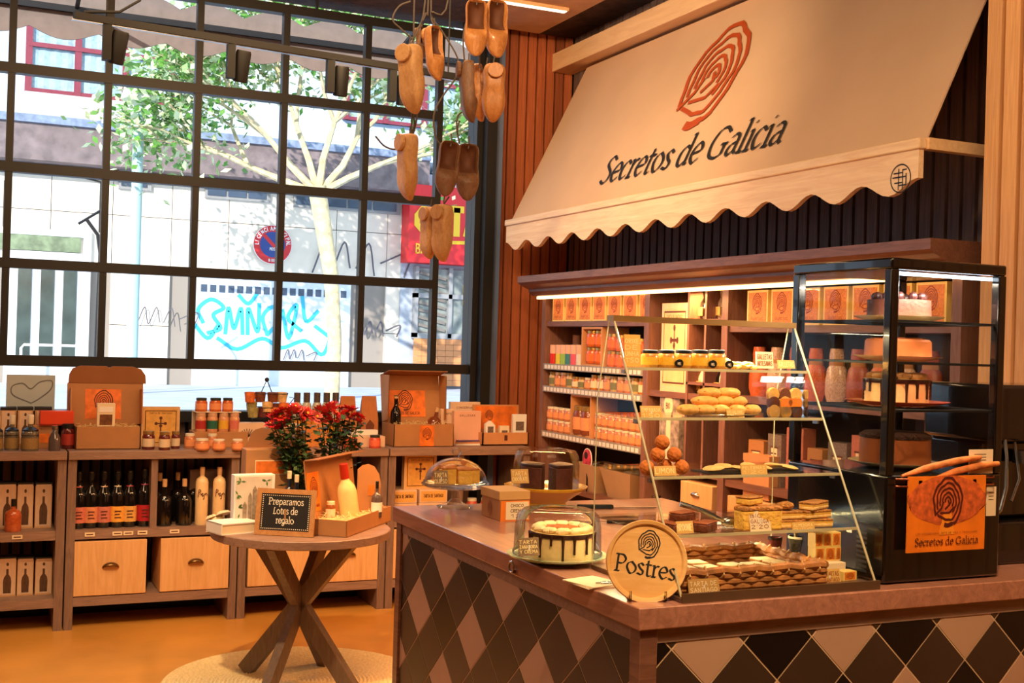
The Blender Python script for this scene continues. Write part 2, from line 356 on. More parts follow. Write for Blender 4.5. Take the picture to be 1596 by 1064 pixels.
# panelled end wall beside the window (warm slats) and the low wall below the sill
wb = struct('wall_back')
MB().box(3.2, XR+.1, YW+.02, YW+.2, 0, CEIL).build('wall_core', M_back, wb)
MB().box(-2.4, 3.2, YW+.02, YW+.2, 0, 1.12).build('wall_below_window', M_back, wb)
slw = MB().box(-.028, .028, -.03, 0, 0, CEIL).mesh('slat', M_slat_w)
x = 3.245
while x < XR-.02:
    o = bpy.data.objects.new('slat', slw); COL.objects.link(o); o.parent = wb; o.location = (x, YW+.02, 0); x += .069
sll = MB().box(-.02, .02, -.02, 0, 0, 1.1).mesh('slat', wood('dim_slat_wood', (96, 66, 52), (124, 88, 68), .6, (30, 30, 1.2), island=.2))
x = -.3
while x < 3.1:
    o = bpy.data.objects.new('slat', sll); COL.objects.link(o); o.parent = wb; o.location = (x, YW+.02, 0); x += .06
# first stretch of the warm slats turns the corner under the shelf (lighter seam slat)
# pier with pale slats at the right edge
pr = struct('wall_pier'); MB().box(3.34, XR, .6, 3.2, 0, CEIL).build('pier_core', wood('pier_core_wood', (150, 92, 52), (176, 112, 66), .6, (20, 20, 1)), pr)
slp = MB().box(-.035, 0, -.032, .032, 0, CEIL).mesh('slat', M_slat_l)
y = 3.168
while y > .7:
    o = bpy.data.objects.new('slat', slp); COL.objects.link(o); o.parent = pr; o.location = (3.34, y, 0); y -= .082
sbox('wall_right_panel', mat('dark_red_panel', (70, 34, 30), .5, .15), XR-.1, XR-.0, 3.2, 3.9, 0, 2.06)
# ---- window: steel grid and panes
wn = struct('window_1')
XS = [.2, .722, 1.236, 1.76, 2.288, 2.787]; ZS = [1.45, 1.998, 2.54, 3.1, 3.652]; XE = 3.06
for k, xx in enumerate([-1.95, -1.41, -.87, -.33]+XS):
    MB().box(xx-.02, xx+.02, YW-.03, YW+.03, 1.47, 3.63).build('mullion', M_frame, wn)
for k, zz in enumerate(ZS):
    MB().box(-2.4, (XE if k in (0, 4) else 2.787), YW-.034, YW+.034, zz-(.028 if k != 0 else .034), zz+.028).build('glazing_bar', M_frame, wn)
MB().box(-2.4, XE, YW-.06, YW+.1, 1.1, 1.165).build('sill', M_frame, wn)
MB().box(XE-.02, XE+.05, YW-.06, YW+.1, 1.165, CEIL).build('frame_post', M_frame, wn)
for xx in (1.95, 2.95): MB().box(xx-.008, xx+.008, YW-.01, YW+.01, 3.68, CEIL).build('upper_mullion', M_frame, wn)
xs = [-2.4, -1.95, -1.41, -.87, -.33]+XS
pane_cache = {}
def pane(x0, x1, z0, z1):
    key = (round(x1-x0, 2), round(z1-z0, 2))
    if key not in pane_cache: pane_cache[key] = MB().box(0, x1-x0, -.003, .003, 0, z1-z0).mesh('pane', M_pane)
    o = bpy.data.objects.new('pane', pane_cache[key]); COL.objects.link(o); o.parent = wn; o.location = (x0, YW, z0)
for a, b in zip(xs, xs[1:]):
    for c, d in zip(ZS, ZS[1:]): pane(a, b, c, d)
pane(2.787, XE-.02, 1.45, 3.652); pane(-2.4, XE-.02, 1.165, 1.42); pane(-2.4, XE-.02, 3.68, CEIL)
# pillar and blue-grey reveal beside the window
sbox('trim_2', M_black, 3.08, 3.15, YW-.14, YW+.2, 0, CEIL)
sbox('trim_3', mat('blue_grey_reveal', (92, 112, 150), .5, .05), 3.15, 3.215, YW-.09, YW+.2, 0, CEIL)
sbox('baseboard_back', M_black, -2.4, 3.2, 7.28, 7.33, 0, .1)

# ================================================================ THE STREET OUTSIDE
GZ = .8; FY = 20.0
M_pave = mat('street_paving', (176, 186, 204), .8, .12, 3)
o = MB().box(-14, 24, YW+.3, 40, GZ-.3, GZ).build('street', M_pave); o['kind'] = 'structure'
M_tile = mat('cream_stone_tile', (238, 226, 208), .7, .05, 4)
M_conc = mat('stained_concrete', (126, 112, 112), .9, .3, 5, bump=.5, bsc=12)
M_blue = mat('pale_blue_render', (196, 214, 236), .8, .05)
bd = thing('building', 'apartment building across the street with cream stone tiles and grey ledge', 'building', (0, FY, GZ))
MB().box(-10, 6.95, .06, 6, 0, 3.5).build('ground_floor_wall', mat('tile_joint', (150, 140, 130), .9, 0), bd)
tw = .92; tz = [0, .95, 1.9, 2.7, 3.4]
gaps = [(.3, 1.95, 0, 2.1), (3.35, 6.2, 0, 1.85)]
for c0, c1 in zip(tz, tz[1:]):
    me = MB().box(.006, tw-.006, 0, .06, .006, c1-c0-.006).mesh('stone_tile', M_tile)
    for k in range(-3, 8):
        x0 = .45+k*tw-.2
        if any(x0+tw > g0+.1 and x0 < g1-.1 and c0 < g3-.3 for g0, g1, g2, g3 in gaps): continue
        o = bpy.data.objects.new('stone_tile', me); COL.objects.link(o); o.parent = bd; o.location = (x0, 0, c0)
MB().box(-10, 7.3, -.4, .1, 3.42, 3.98).build('ledge', M_conc, bd)
MB().box(-10, 7.3, -.45, .1, 3.98, 4.1).build('ledge_coping', mat('ledge_coping', (128, 142, 168), .8, .3, 9), bd)
MB().box(-10, 12, .5, 6, 4.1, 12).build('upper_wall', M_blue, bd)
MB().box(.75, 3.3, .3, .52, 4.1, 4.58).build('balcony_parapet', mat('parapet_concrete', (186, 184, 184), .9, .1, 6), bd)
M_rwin = mat('maroon_frame', (132, 48, 66), .5, .05); M_curt = mat('net_curtain', (150, 176, 190), .7, .2, 26)
def far_window(x0, x1, z0, z1, n=3):
    z0 -= .2; z1 -= .25
    w = MB().box(x0, x1, .40, .49, z0, z0+.06).box(x0, x1, .40, .49, z1-.06, z1)
    for k in range(n+1): xx = x0+(x1-x0)*k/n; w.box(xx-.05, xx+.05, .39, .49, z0, z1)
    w.box(x0, x1, .38, .49, z0+(z1-z0)*.62, z0+(z1-z0)*.62+.07)
    w = w.build('window', M_rwin, bd)
    MB().box(x0, x1, .45, .5, z0, z1).build('pane', mat('far_glass', (120, 150, 160), .1, .2, 5, coat=1), w)
    c = MB(); n2 = int((x1-x0)/.09)
    c.sheet([[(x0+.05+(x1-x0-.1)*i/n2, .435+.012*(i % 2), z) for i in range(n2+1)] for z in (z0+.05, z1-.05)])
    c.build('curtain', M_curt, w)
far_window(.8, 3.0, 4.8, 6.0, 3); far_window(6.0, 8.2, 4.9, 6.2, 3); far_window(3.9, 5.2, 6.9, 7.9, 2); far_window(-2.6, -.4, 4.8, 6.0, 3)
def vent(x0, x1, z0, z1, n):
    v = MB().box(x0, x1, -.05, .0, z0, z1).build('high_window', mat('grey_frame', (150, 150, 150), .6, .05), bd)
    for k in range(n):
        a = x0+.04+(x1-x0-.08)*k/n; b = x0+.04+(x1-x0-.08)*(k+1)/n-.04
        MB().box(a, b, -.07, -.05, z0+.05, z1-.05).build('pane', mat('dark_far_glass', (70, 84, 104), .2, .2, 3), v)
vent(2.16, 2.67, 3.12, 3.42, 2); vent(3.52, 4.6, 3.08, 3.36, 3); vent(5.0, 6.9, 3.04, 3.36, 4)
# entrance door with three glass strips
dr = MB().box(.55, 1.75, -.04, .05, 0, 2.05).build('door', mat('white_door', (224, 228, 232), .5, .03), bd)
for k in range(3): MB().box(.72+k*.33, .92+k*.33, -.055, -.04, .35, 1.9).build('door_glass', mat('dark_green_glass', (70, 82, 78), .2, .3, 3), dr)
MB().box(.3, 1.62, -.05, .03, 2.06, 2.3).build('fanlight', mat('fanlight_green', (120, 134, 104), .5, .35, 8), bd)
MB().box(.2, 1.78, -.06, .0, 2.3, 2.4).box(1.66, 1.78, -.06, 0, 0, 2.3).build('door_frame', mat('white_door', (224, 228, 232)), bd)
g = MB(); g.tube([(.78, -.5, 0), (.78, -.5, .55), (.82, -.5, .6), (1.6, -.5, .6), (1.64, -.5, .55), (1.64, -.5, 0)], .02); g.build('handrail', M_white, bd)
# garage door
gd = MB().box(3.4, 6.05, -.03, .05, 0, 1.78).build('garage_door', mat('garage_white', (220, 230, 244), .5, .04), bd)
gl = MB().box(0, .1, -.01, 0, 0, .12).mesh('garage_door_window', mat('dark_far_glass', (70, 84, 104)))
for k in range(17):
    o = bpy.data.objects.new('door_window', gl); COL.objects.link(o); o.parent = gd; o.location = (3.5+k*.148, -.03, 1.54)
b = MB(); gr = [[(0,.3),(-.1,.55),(.15,.75),(.4,.6),(.2,.45),(.35,.2),(.1,.1)],[(.45,.1),(.5,.6),(.62,.2),(.75,.6),(.8,.1)],[(.9,.1),(.9,.6),(1.1,.15),(1.12,.7)],[(.7,.85),(.9,.7),(1.1,.95)],[(1.3,.1),(1.2,.45),(1.4,.65),(1.55,.4),(1.3,.1)],
    [(1.6,.6),(1.75,.05),(1.9,.7),(1.72,.45),(2.0,.2)],[(2.0,.95),(2.1,.4),(2.35,.6)],[(.3,0),(.7,-.2),(1.2,.02),(1.6,-.15),(2.1,.0),(2.5,-.25),(2.75,.6)],[(-.2,.3),(.1,0),(.3,.25)],[(2.3,.3),(2.6,.1)]]
strokes_to_mesh(b, [[Vector((3.55+p.x*.82, .78+p.y*.85)) for p in cr(s, 6)] for s in gr], .065, None, -.035)
b.build('graffiti', mat('cyan_spray', (60, 190, 216), .6, .1), gd)
b = MB()
for (x0, z0, s, wv) in ((6.15, .9, .5, .03), (5.35, 1.95, 1.1, .03), (4.9, .45, .35, .02), (2.5, .95, .6, .018)):
    strokes_to_mesh(b, [[Vector((x0+p.x*s, z0+p.y*s)) for p in cr(q, 5)] for q in ([(0,0),(.2,.5),(.3,.05),(.5,.5),(.6,.1)],[(.7,.1),(.9,.5),(1.0,.0)],[(1.1,.2),(1.6,.4),(1.5,0)])], wv, None, -.065)
b.build('graffiti_scrawl', mat('grey_spray', (96, 92, 100), .6, .1), bd)
b = MB().lathe([(0, 0), (.62, 0)], 3)
# low wall line, cables
MB().tube([(.5, -.03, 2.2), (.5, -.03, 3.1), (.58, -.03, 3.3), (1.5, -.03, 3.28), (1.9, -.03, 3.2), (1.9, -.03, 2.4)], .02, 6).build('cable', M_frame, bd)
# no-parking disc with its lettering
sg = thing('parking_sign', 'round red and blue no-parking sign on the cream wall', 'sign', (4.66, FY-.03, 3.18))
def disc(r, y, n=36): return MB().add([(r*math.cos(2*PI*k/n), y, r*math.sin(2*PI*k/n)) for k in range(n)], [tuple(range(n))])
MB().lathe([(0, 0), (.33, 0), (.33, .02), (0, .02)], 36).xf(Matrix.Rotation(PI/2, 4, 'X')).build('disc', mat('sign_white', (236, 232, 230), .4, 0), sg)
disc(.32, -.021).build('red_ring', mat('sign_red', (206, 40, 44), .4, .05), sg); disc(.215, -.023).build('blue_centre', mat('sign_blue', (44, 70, 140), .4, .05), sg)
strokes_to_mesh(MB(), [[Vector((-.16, .16)), Vector((.16, -.16))]], .06, None, -.026).build('red_bar', mat('sign_red', (206, 40, 44)), sg)
b = MB()
for txt, a0, a1 in (('LICENCIA', 178, 96), ('MUNICIPAL', 84, 2)):
    for k, chh in enumerate(txt):
        a = math.radians(a0+(a1-a0)*k/(len(txt)-1)); st, _ = U7[chh]; q = []
        for s in st: q.append([Vector((0, 0))+Vector(((.268+p[1]*.045-.03)*math.cos(a)+(p[0]-.3)*.055*math.sin(a), (.268+p[1]*.045-.03)*math.sin(a)-(p[0]-.3)*.055*math.cos(a))) for p in s])
        strokes_to_mesh(b, q, .012, None, -.025)
lettering(b, 'MOS', 0, -.10, .05, .2, caps=True, y=-.027); lettering(b, 'N 801', 0, -.29, .05, .2, caps=True, y=-.027)
b.build('lettering', mat('sign_white', (236, 232, 230)), sg)
# street lamp
sl_ = thing('street_lamp', 'pale green street lamp post with conical head in front of the building', 'lamp post', (2.08, 17, GZ))
MB().cyl((0, 0, 0), .085, 4.0, 14, .07).build('post', mat('pale_green_paint', (168, 200, 196), .4, .04), sl_)
MB().lathe([(.08, 3.95), (.25, 4.0), (.17, 4.3), (.09, 4.36), (0, 4.36)], 20).build('lamp_head', mat('lamp_white', (236, 240, 240), .3, .0), sl_)
MB().lathe([(.07, 3.93), (.2, 3.99)], 16).build('diffuser', mat('lamp_diffuser', (220, 226, 220), .3, 0), sl_)
MB().tube([(-.45, .2, 0), (-.43, .2, 1.9), (-.47, .2, 2.15), (-.62, .2, 2.35)], .025, 6).tube([(-.72, .2, 2.28), (-.44, .2, 2.48)], .02, 5).build('bent_bracket', M_frame, sl_)
# shop with red fascia
sh = thing('shop', 'far shopfront with red fascia, yellow letters and orange tiled base', 'shop', (6.95, FY-.35, GZ))
MB().box(0, 6, .3, 5, 0, 3.8).build('shop_wall', mat('shop_grey', (176, 184, 196), .7, .08), sh)
MB().box(-.02, 4, -.1, .3, 2.2, 3.55).build('fascia', mat('fascia_red', (222, 36, 40), .45, .04), sh)
b = MB(); lettering(b, 'ESPUTA', .35, 2.68, .56, .38, caps=True, align='l', y=-.105, width=3.6/2)
st, w = text_strokes('TA', caps=True); 
b2 = MB(); strokes_to_mesh(b2, [[Vector((.76+p.x*.34, 2.72+p.y*.32)) for p in s] for s in st], .12, None, -.108)
strokes_to_mesh(b2, [[Vector((.8, 2.58)), Vector((1.25, 2.6))]], .06, None, -.108)
lettering(b2, 'BAKERS', .12, 2.36, .16, .2, caps=True, align='l', y=-.108)
strokes_to_mesh(b2, [[Vector((.12+p.x*.4, 2.74+p.y*.3)) for p in s] for s in text_strokes('C', caps=True)[0]], .1, None, -.108)
b2.build('fascia_lettering', mat('sign_yellow', (248, 196, 40), .5, 0), sh)
MB().box(.25, 1.5, .2, .28, .95, 2.12).build('shop_window', mat('shop_glass', (130, 136, 130), .2, .35, 6), sh)
MB().box(.22, 1.55, .14, .3, 1.6, 1.68).box(.22, 1.55, .14, .3, .88, .98).box(.22, .28, .14, .3, .9, 2.15).box(.85, .92, .14, .3, .9, 2.15).build('shop_window_frame', mat('grey_frame', (150, 150, 150)), sh)
b = MB()
for k in range(9): b.bar((.3, .17, 1.0+k*.13), (.3+min(.5, 1), .17, .9+k*.13), .02, .05)
b.build('diagonal_stripes', mat('grey_stripe', (120, 112, 104), .6, .1), sh)
b = MB()
for k in range(4): strokes_to_mesh(b, [[Vector((1.15+k*.05, 1.5)), Vector((1.15+k*.05, 1.85-k*.09)), Vector((1.38, 2.0-k*.09))]], .02, None, .19)
b.build('window_emblem', mat('sign_yellow', (248, 196, 40)), sh)
wt = MB().box(0, .145, 0, .03, 0, .1).mesh('wall_tile', mat('orange_tile', (208, 138, 84), .5, .08))
for r in range(8):
    for c in range(9):
        o = bpy.data.objects.new('wall_tile', wt); COL.objects.link(o); o.parent = sh; o.location = (.22+c*.15, .14, .05+r*.105)
# tree
tr = thing('street_tree', 'leafy street tree with pale trunk outside the window', 'tree', (4.62, 16, GZ))
b = MB(); b.tube([(0,0,0),(.02,0,.8),(-.06,0,1.7),(-.22,0,2.5),(-.3,0,2.9)], [.11,.10,.105,.12,.13], 10); b.build('trunk', mat('pale_bark', (206, 190, 150), .9, .25, 10, bump=.6, bsc=14), tr)
b = MB(); tips = []
random.seed(3)
def limb(p, d, L, r, dep):
    q = p+d*L; mid = p+d*L*.5+Vector((random.uniform(-.06,.06), random.uniform(-.06,.06), 0))
    b.tube([p, mid, q], [r, r*.85, r*.65], 6 if dep < 2 else 4)
    tips.append((mid, dep)); tips.append((q, dep))
    if dep < 4:
        for k in range(3 if dep < 3 else 2):
            nd = (d+Vector((random.uniform(-.75,.75), random.uniform(-.6,.6), random.uniform(-.25,.4)))).normalized(); limb(q, nd, L*.72, r*.6, dep+1)
for d in ((-.75,0,.75),(-.3,.2,1),(.15,-.2,1),(.6,.1,.9),(-.95,.3,.35),(.9,-.1,.5)):
    limb(Vector((-.28,0,2.8)), Vector(d).normalized(), 1.0, .055, 0)
b.build('branches', mat('pale_bark', (176, 158, 122)), tr)
def leafmb(n, cs, seed):
    random.seed(seed); m = MB()
    for k in range(n):
        c, dep = random.choice(cs); c = c+Vector([random.gauss(0, .27) for _ in range(3)])
        a = random.uniform(0, 2*PI); e = random.uniform(-1.2, .6); L = random.uniform(.09, .17); w = L*.3
        d = Vector((math.cos(a)*math.cos(e), math.sin(a)*math.cos(e), math.sin(e))); s = d.cross(Vector((random.uniform(-1,1), random.uniform(-1,1), 1))).normalized()
        m.add([c, c+d*L*.5+s*w, c+d*L, c+d*L*.5-s*w], [(0, 1, 2, 3)])
    return m
cs = [t for t in tips if t[1] >= 2]
o = leafmb(5200, cs, 5).build('foliage', mat('leaf_green', (96, 150, 60), .5, .4, 3), tr); o['kind'] = 'stuff'
o = leafmb(5200, cs, 6).build('pale_foliage', mat('leaf_pale', (206, 222, 172), .5, .3, 3), tr); o['kind'] = 'stuff'
# the shop's own canvas awning out over the pavement, scalloped at both edges
aw = thing('window_awning', 'grey canvas awning with scalloped edges hanging outside the window top', 'awning', (0, YW+.9, 0))
def scal(x, a, per): return a*abs(math.sin(PI*x/per))
n = 150; x0, x1 = -2.2, 4.2; top = []; bot = []
for k in range(n+1):
    xx = x0+(x1-x0)*k/n; t = (xx-x0)/(x1-x0)
    top.append((xx, 3.80+.0*t+scal(xx, .07, .42))); bot.append((xx, 3.57-scal(xx+.1, .065, .42)))
MB().add([(x, 0, z) for x, z in top]+[(x, 0, z) for x, z in bot]+[(x, .012, z) for x, z in top]+[(x, .012, z) for x, z in bot],
    [(k, n+1+k, n+2+k, k+1) for k in range(n)]+[(2*n+2+k, 2*n+3+k, 3*n+4+k, 3*n+3+k) for k in range(n)]+[(n+1+k, 3*n+3+k, 3*n+4+k, n+2+k) for k in range(n)]+[(k, k+1, 2*n+3+k, 2*n+2+k) for k in range(n)]).build('valance', mat('grey_canvas', (126, 112, 104), .9, .12, 12), aw)
MB().bar((x0, -.02, 3.70), (x1, -.02, 3.70), .03, .04).build('rail', M_frame, aw)
for xx in (-1.6, .6, 2.8): MB().bar((xx, -.85, 3.9), (xx, 0, 3.71), .025, .025).build('arm', M_frame, aw)
# parked car glimpse beyond the low pane: pale windscreen shade card with a heart
hc = thing('heart_card', 'pale grey card with a drawn heart leaning in the window at left', 'card', tuple(P(47, 640, Y=7.27)))
_, w, h = fit(9, 85, 584, 640, Y=7.27)
MB().box(-w/2, w/2, 0, .01, 0, h).build('card', mat('pale_grey_card', (178, 188, 194), .6, .05), hc)
b = MB(); hp = [(0,-.3),(-.42,-.02),(-.45,.3),(-.2,.42),(0,.22),(.22,.48),(.5,.52),(.48,.2),(.2,-.15),(0,-.33)]
strokes_to_mesh(b, [[Vector((p.x*w*.85, h*.45+p.y*h*.75)) for p in cr(hp, 6)]], .006, None, -.002); b.build('heart_line', mat('grey_pencil', (110, 112, 118), .6, 0), hc)
# ================================================================ FITTED FURNITURE
M_cup = M_brass
def cup_handle(parent, x, y, z, s=1.0, m=M_cup):
    b = MB(); n = 10
    g = []
    for i in range(5):
        t = i/4*PI/2
        g.append([(x+.045*s*math.cos(PI*k/n)*math.cos(t*.0+0)*(1-.15*i/4), y-.026*s*math.sin(t)*(.35+.65*math.sin(PI*k/n)), z+.03*s*math.sin(PI*k/n)*math.cos(t*.75)) for k in range(n+1)])
    b.sheet(g); b.sm = True; o = b.build('cup_handle', m, parent)
    md = o.modifiers.new('solid', 'SOLIDIFY'); md.thickness = .003; return o
YF = 6.88; YB = 7.27
def display_shelf(x0, x1, divs, drawers, label, zs=.54):
    t = thing('display_shelf', label, 'shelf', (x0, YF, 0)); w = x1-x0; d = YB-YF
    MB().box(0, w, -.02, d, .925, .972).build('top_board', M_taupe, t, bev=.003)
    for xx in (0, w-.045): MB().box(xx, xx+.045, 0, d, 0, .925).build('side_panel', M_taupe_v, t)
    for xx in divs: MB().box(xx-x0-.018, xx-x0+.018, .005, d, zs, .925).build('divider', M_taupe_v, t)
    MB().box(.045, w-.045, .005, d, zs-.05, zs).build('shelf_board', M_taupe, t)
    MB().box(.045, w-.045, .005, d, .125, .175).build('bottom_board', M_taupe, t)
    for (a, b_) in drawers:
        dw = thing('x', 'x', 'x'); bpy.data.objects.remove(dw)
        o = MB().box(a-x0, b_-x0, .0, .34, .18, .478).build('drawer', M_drawer, t, bev=.003)
        cup_handle(o, (a+b_)/2-x0, -.002, .33)
    return t
display_shelf(-.62, .522, [], [], 'grey-brown open shelf unit at the far left under the window')
display_shelf(.53, 1.455, [.985], [(.575, .955), (1.03, 1.42)], 'grey-brown shelf unit with two drawers below the wine bottles')
display_shelf(1.463, 2.348, [1.9], [(1.52, 1.88), (1.93, 2.31)], 'grey-brown shelf unit with drawers behind the round table')
display_shelf(2.356, 3.3, [2.83], [(2.4, 2.8), (2.87, 3.25)], 'grey-brown shelf unit at right under the window beside the cabinet')
ts = MB().box(-.022, .022, -.004, 0, -.012, .012).mesh('price_ticket', M_white)
def ticket_strip(pts, rz=0):
    for k, p in enumerate(pts):
        pass
# ---- wall cabinet with three bays
XF = 3.35; XB = 3.74; CY0 = 6.87; CY1 = 3.33
cb = thing('shelf_cabinet', 'tall grey-brown wall cabinet with lit cornice behind the counter', 'cabinet', (XF, CY0, 0))
M_cab = wood('cabinet_wood', (104, 66, 54), (136, 92, 76), .4, (20, 2, 20)); M_cabv = wood('cabinet_post_wood', (112, 74, 62), (142, 100, 86), .4, (20, 20, 2))
def cbox_(name, x0, x1, y0, y1, z0, z1, m, parent=cb, bev=0):   # world coordinates, y0 > y1 allowed
    return MB().box(x0-XF, x1-XF, min(y0, y1)-CY0, max(y0, y1)-CY0, z0, z1).build(name, m, parent, bev=bev)
POST = [6.87, 5.60, 4.87, 3.38]
for yy in POST: cbox_('side_panel', XF, XB, yy, yy-.05, 0, 1.93, M_cabv)
cbox_('back_panel', XB-.01, XB+.02, CY0, CY1, 0, 1.93, mat('cabinet_back', (34, 20, 17), .7, .1))
cbox_('top_panel', XF, XB, CY0, CY1, 1.925, 1.94, M_cab)
prof = [(3.30-XF, 1.935), (3.27-XF, 1.96), (3.27-XF, 1.975), (3.21-XF, 2.0), (3.19-XF, 2.015), (3.19-XF, 2.055), (XB-XF, 2.055), (XB-XF, 1.94)]
MB().prism(prof, -.0+.04, CY1-CY0, 'y').build('cornice', M_cab, cb)
MB().box(3.31-XF, 3.335-XF, CY1-CY0, 0, 1.915, 1.932).build('led_strip', mat('warm_led', (255, 206, 140), .5, 0, emit=4), cb)
bays = [(6.82, 5.60, [1.775, 1.505, 1.365, 1.08, .765, .40]), (5.55, 4.87, [1.40, 1.02, .72, .4]), (4.82, 3.38, [1.745, 1.41, 1.0, .72, .4])]
for a, b_, zs in bays:
    for z in zs: cbox_('shelf_board', XF+.01, XB-.01, a, b_, z-.032, z, M_cab)
# price rails on the first bay
M_rail = mat('grey_price_rail', (150, 142, 140), .4, .1, 30)
for z in (1.505, 1.365, 1.08):
    r_ = cbox_('price_rail', XF-.004, XF+.01, 6.82, 5.60, z-.034, z+.004, M_rail)
    b = MB(); random.seed(int(z*100))
    for k in range(26):
        yy = 6.80-k*.046
        b.box(XF-.0055-XF, XF-.004-XF, yy-.032-CY0, yy-CY0, z-.028, z-.004)
    b.build('price_labels', M_white, r_)['kind'] = 'stuff'
# pigeonholes of the middle bay (right part of the bay): divider grid
gy0 = P(1070, 500, X=XF).y; gy1 = 4.87
gm = (gy0+gy1)/2-.0
cbox_('pigeonhole_divider', XF+.005, XB-.02, gy0, gy0-.018, 1.02, 1.925, M_cabv)
cbox_('pigeonhole_divider', XF+.005, XB-.02, gm, gm-.016, 1.02, 1.925, M_cabv)
zc = [P(1100, yy, X=XF).z for yy in (500, 597)]
for z in (P(1090, 497, X=XF).z, P(1090, 596, X=XF).z): cbox_('pigeonhole_shelf', XF+.005, XB-.02, gy0, gy1, z-.014, z, M_cab)
# drawer of the middle bay, lower left
for (xa, xb_, ya, yb, nm) in ((1064, 1112, 748, 800, 0),):
    p0 = P(xa, ya, X=XF); p1 = P(xb_, yb, X=XF)
    o = cbox_('drawer', XF-.012, XF+.3, p0.y, p1.y, p1.z+.0, p0.z, M_drawer, bev=.003)
    h_ = cup_handle(o, 0, 0, 0, .8, M_steel); h_.rotation_euler.z = -PI/2; h_.location = (XF-.012-XF-.001, (p0.y+p1.y)/2-CY0, (p0.z+p1.z)/2)
    o = cbox_('drawer', XF-.0, XF+.3, 4.78, 4.45, .735, .93, M_drawer, bev=.003)
lamp('AREA', (XF+.03, (6.8+3.4)/2, 1.91), 70, (1, .45, .14), (XF+.2, (6.8+3.4)/2, .5), shape='RECTANGLE', size=.03, size_y=3.4)

# ---- counter
CX0, CX1, CYN, CYF, CT = 1.362, 2.45, 2.262, 3.925, 1.05
ct = thing('service_counter', 'L-shaped counter with brown wooden top and harlequin tiled front', 'counter', (CX0, CYN, 0))
poly = [(0, 0), (3.30-CX0, 0), (3.30-CX0, .72), (CX1-CX0, .72), (CX1-CX0, CYF-CYN), (0, CYF-CYN)]
MB().prism(poly, CT-.05, CT).build('counter_top', M_top, ct, bev=.003)
inner = [(.03, .03), (3.28-CX0, .03), (3.28-CX0, .69), (CX1-CX0-.03, .69), (CX1-CX0-.03, CYF-CYN-.03), (.03, CYF-CYN-.03)]
MB().prism(inner, .0, CT-.05).build('counter_body', mat('counter_body', (30, 22, 20), .6, .1), ct)
MB().box(.018, .03, .03, CYF-CYN-.03, CT-.085, CT-.05).box(.03, 3.28-CX0, .018, .03, CT-.085, CT-.05).build('under_trim', M_taupe, ct)
for (px, py) in ((.012, .012), (.012, CYF-CYN-.057)): MB().box(px, px+.045, py, py+.045, 0, CT-.05).build('corner_post', M_edge, ct, bev=.002)
M_tl = mat('light_tile', (186, 150, 128), .45, .06, 6); M_tb = mat('brown_tile', (62, 46, 36), .4, .1, 6); M_tk = mat('black_tile', (20, 14, 14), .35, .1, 6)
def clip_poly(poly, lo, hi, ax):
    for sgn, lim in ((1, lo), (-1, -hi)):
        out = []
        for p, q in zip(poly, poly[1:]+poly[:1]):
            a = p[ax]*sgn-lim; b_ = q[ax]*sgn-lim
            if a >= 0: out.append(p)
            if a*b_ < 0: t = a/(a-b_); out.append((p[0]+(q[0]-p[0])*t, p[1]+(q[1]-p[1])*t))
        poly = out
        if len(poly) < 3: return []
    return poly
def harlequin(axis, u0, u1, uref, pitch, z0, z1, zref, hh, lightfirst):
    r = 0
    tc = {}
    k0 = int((zref-z0)/hh)+2
    for row in range(-1, k0):
        zc_ = zref-row*hh; off = (row % 2)*pitch/2
        for c in range(-14, 14):
            uc = uref+off+c*pitch
            if uc+pitch/2 < u0 or uc-pitch/2 > u1: continue
            e = .003
            poly = [(uc-pitch/2+e, zc_), (uc, zc_-hh+e), (uc+pitch/2-e, zc_), (uc, zc_+hh-e)]
            poly = clip_poly(poly, u0, u1, 0)
            if poly: poly = clip_poly(poly, z0, z1, 1)
            if len(poly) < 3: continue
            if row % 2: m = M_tb
            else: m = M_tl if (c+row//2+lightfirst) % 2 == 0 else M_tk
            b = MB()
            if axis == 'x': b.prism([(p[0]-CX0, p[1]) for p in poly], .020, .031, 'y')
            else: b.prism([(p[0]-CYN, p[1]) for p in poly], .020, .031, 'x')
            b.build('tile', m, ct)
harlequin('y', CYN+.06, CYF-.06, 3.469, .2235, .0, CT-.085, .948, .0975, 0)
harlequin('x', CX0+.06, 3.28, 1.559, .1955, .0, CT-.085, .948, .095, 0)
# grout lines behind the tiles
MB().box(.0212, .0305, .03, CYF-CYN-.03, 0, CT-.085).box(.03, 3.28-CX0, .0212, .0305, 0, CT-.085).build('grout', mat('grout', (214, 184, 150), .8, .05), ct)

# ---- awning above the cabinet
YA0, YA1 = 7.02, 3.36
an = thing('canvas_awning', 'large cream canvas awning on a timber beam above the cabinet', 'awning', (3.18, YA0, 2.41))
A0 = Vector((3.18, 0, 2.41)); A1 = Vector((3.70, 0, 3.47)); sd = (A1-A0).normalized(); L_ = (A1-A0).length
b = MB(); NN = 24
b.sheet([[((A0+sd*L_*v/8).x-3.18-(.0), -(YA0-YA1)*u/NN, (A0+sd*L_*v/8).z-2.41) for u in range(NN+1)] for v in range(9)])
o = b.build('canvas', mat('cream_canvas', (208, 174, 144), .85, .05, 2.5, bump=.15, bsc=400), an); md = o.modifiers.new('solid', 'SOLIDIFY'); md.thickness = .006
M_pine = wood('pine', (224, 182, 138), (240, 204, 160), .5, (12, .9, 12))
MB().box(3.6-3.18, XR-3.18-.02, -(YA0-2.9)+0, .32, 3.49-2.41, 3.615-2.41).build('beam', M_pine, an, bev=.004)
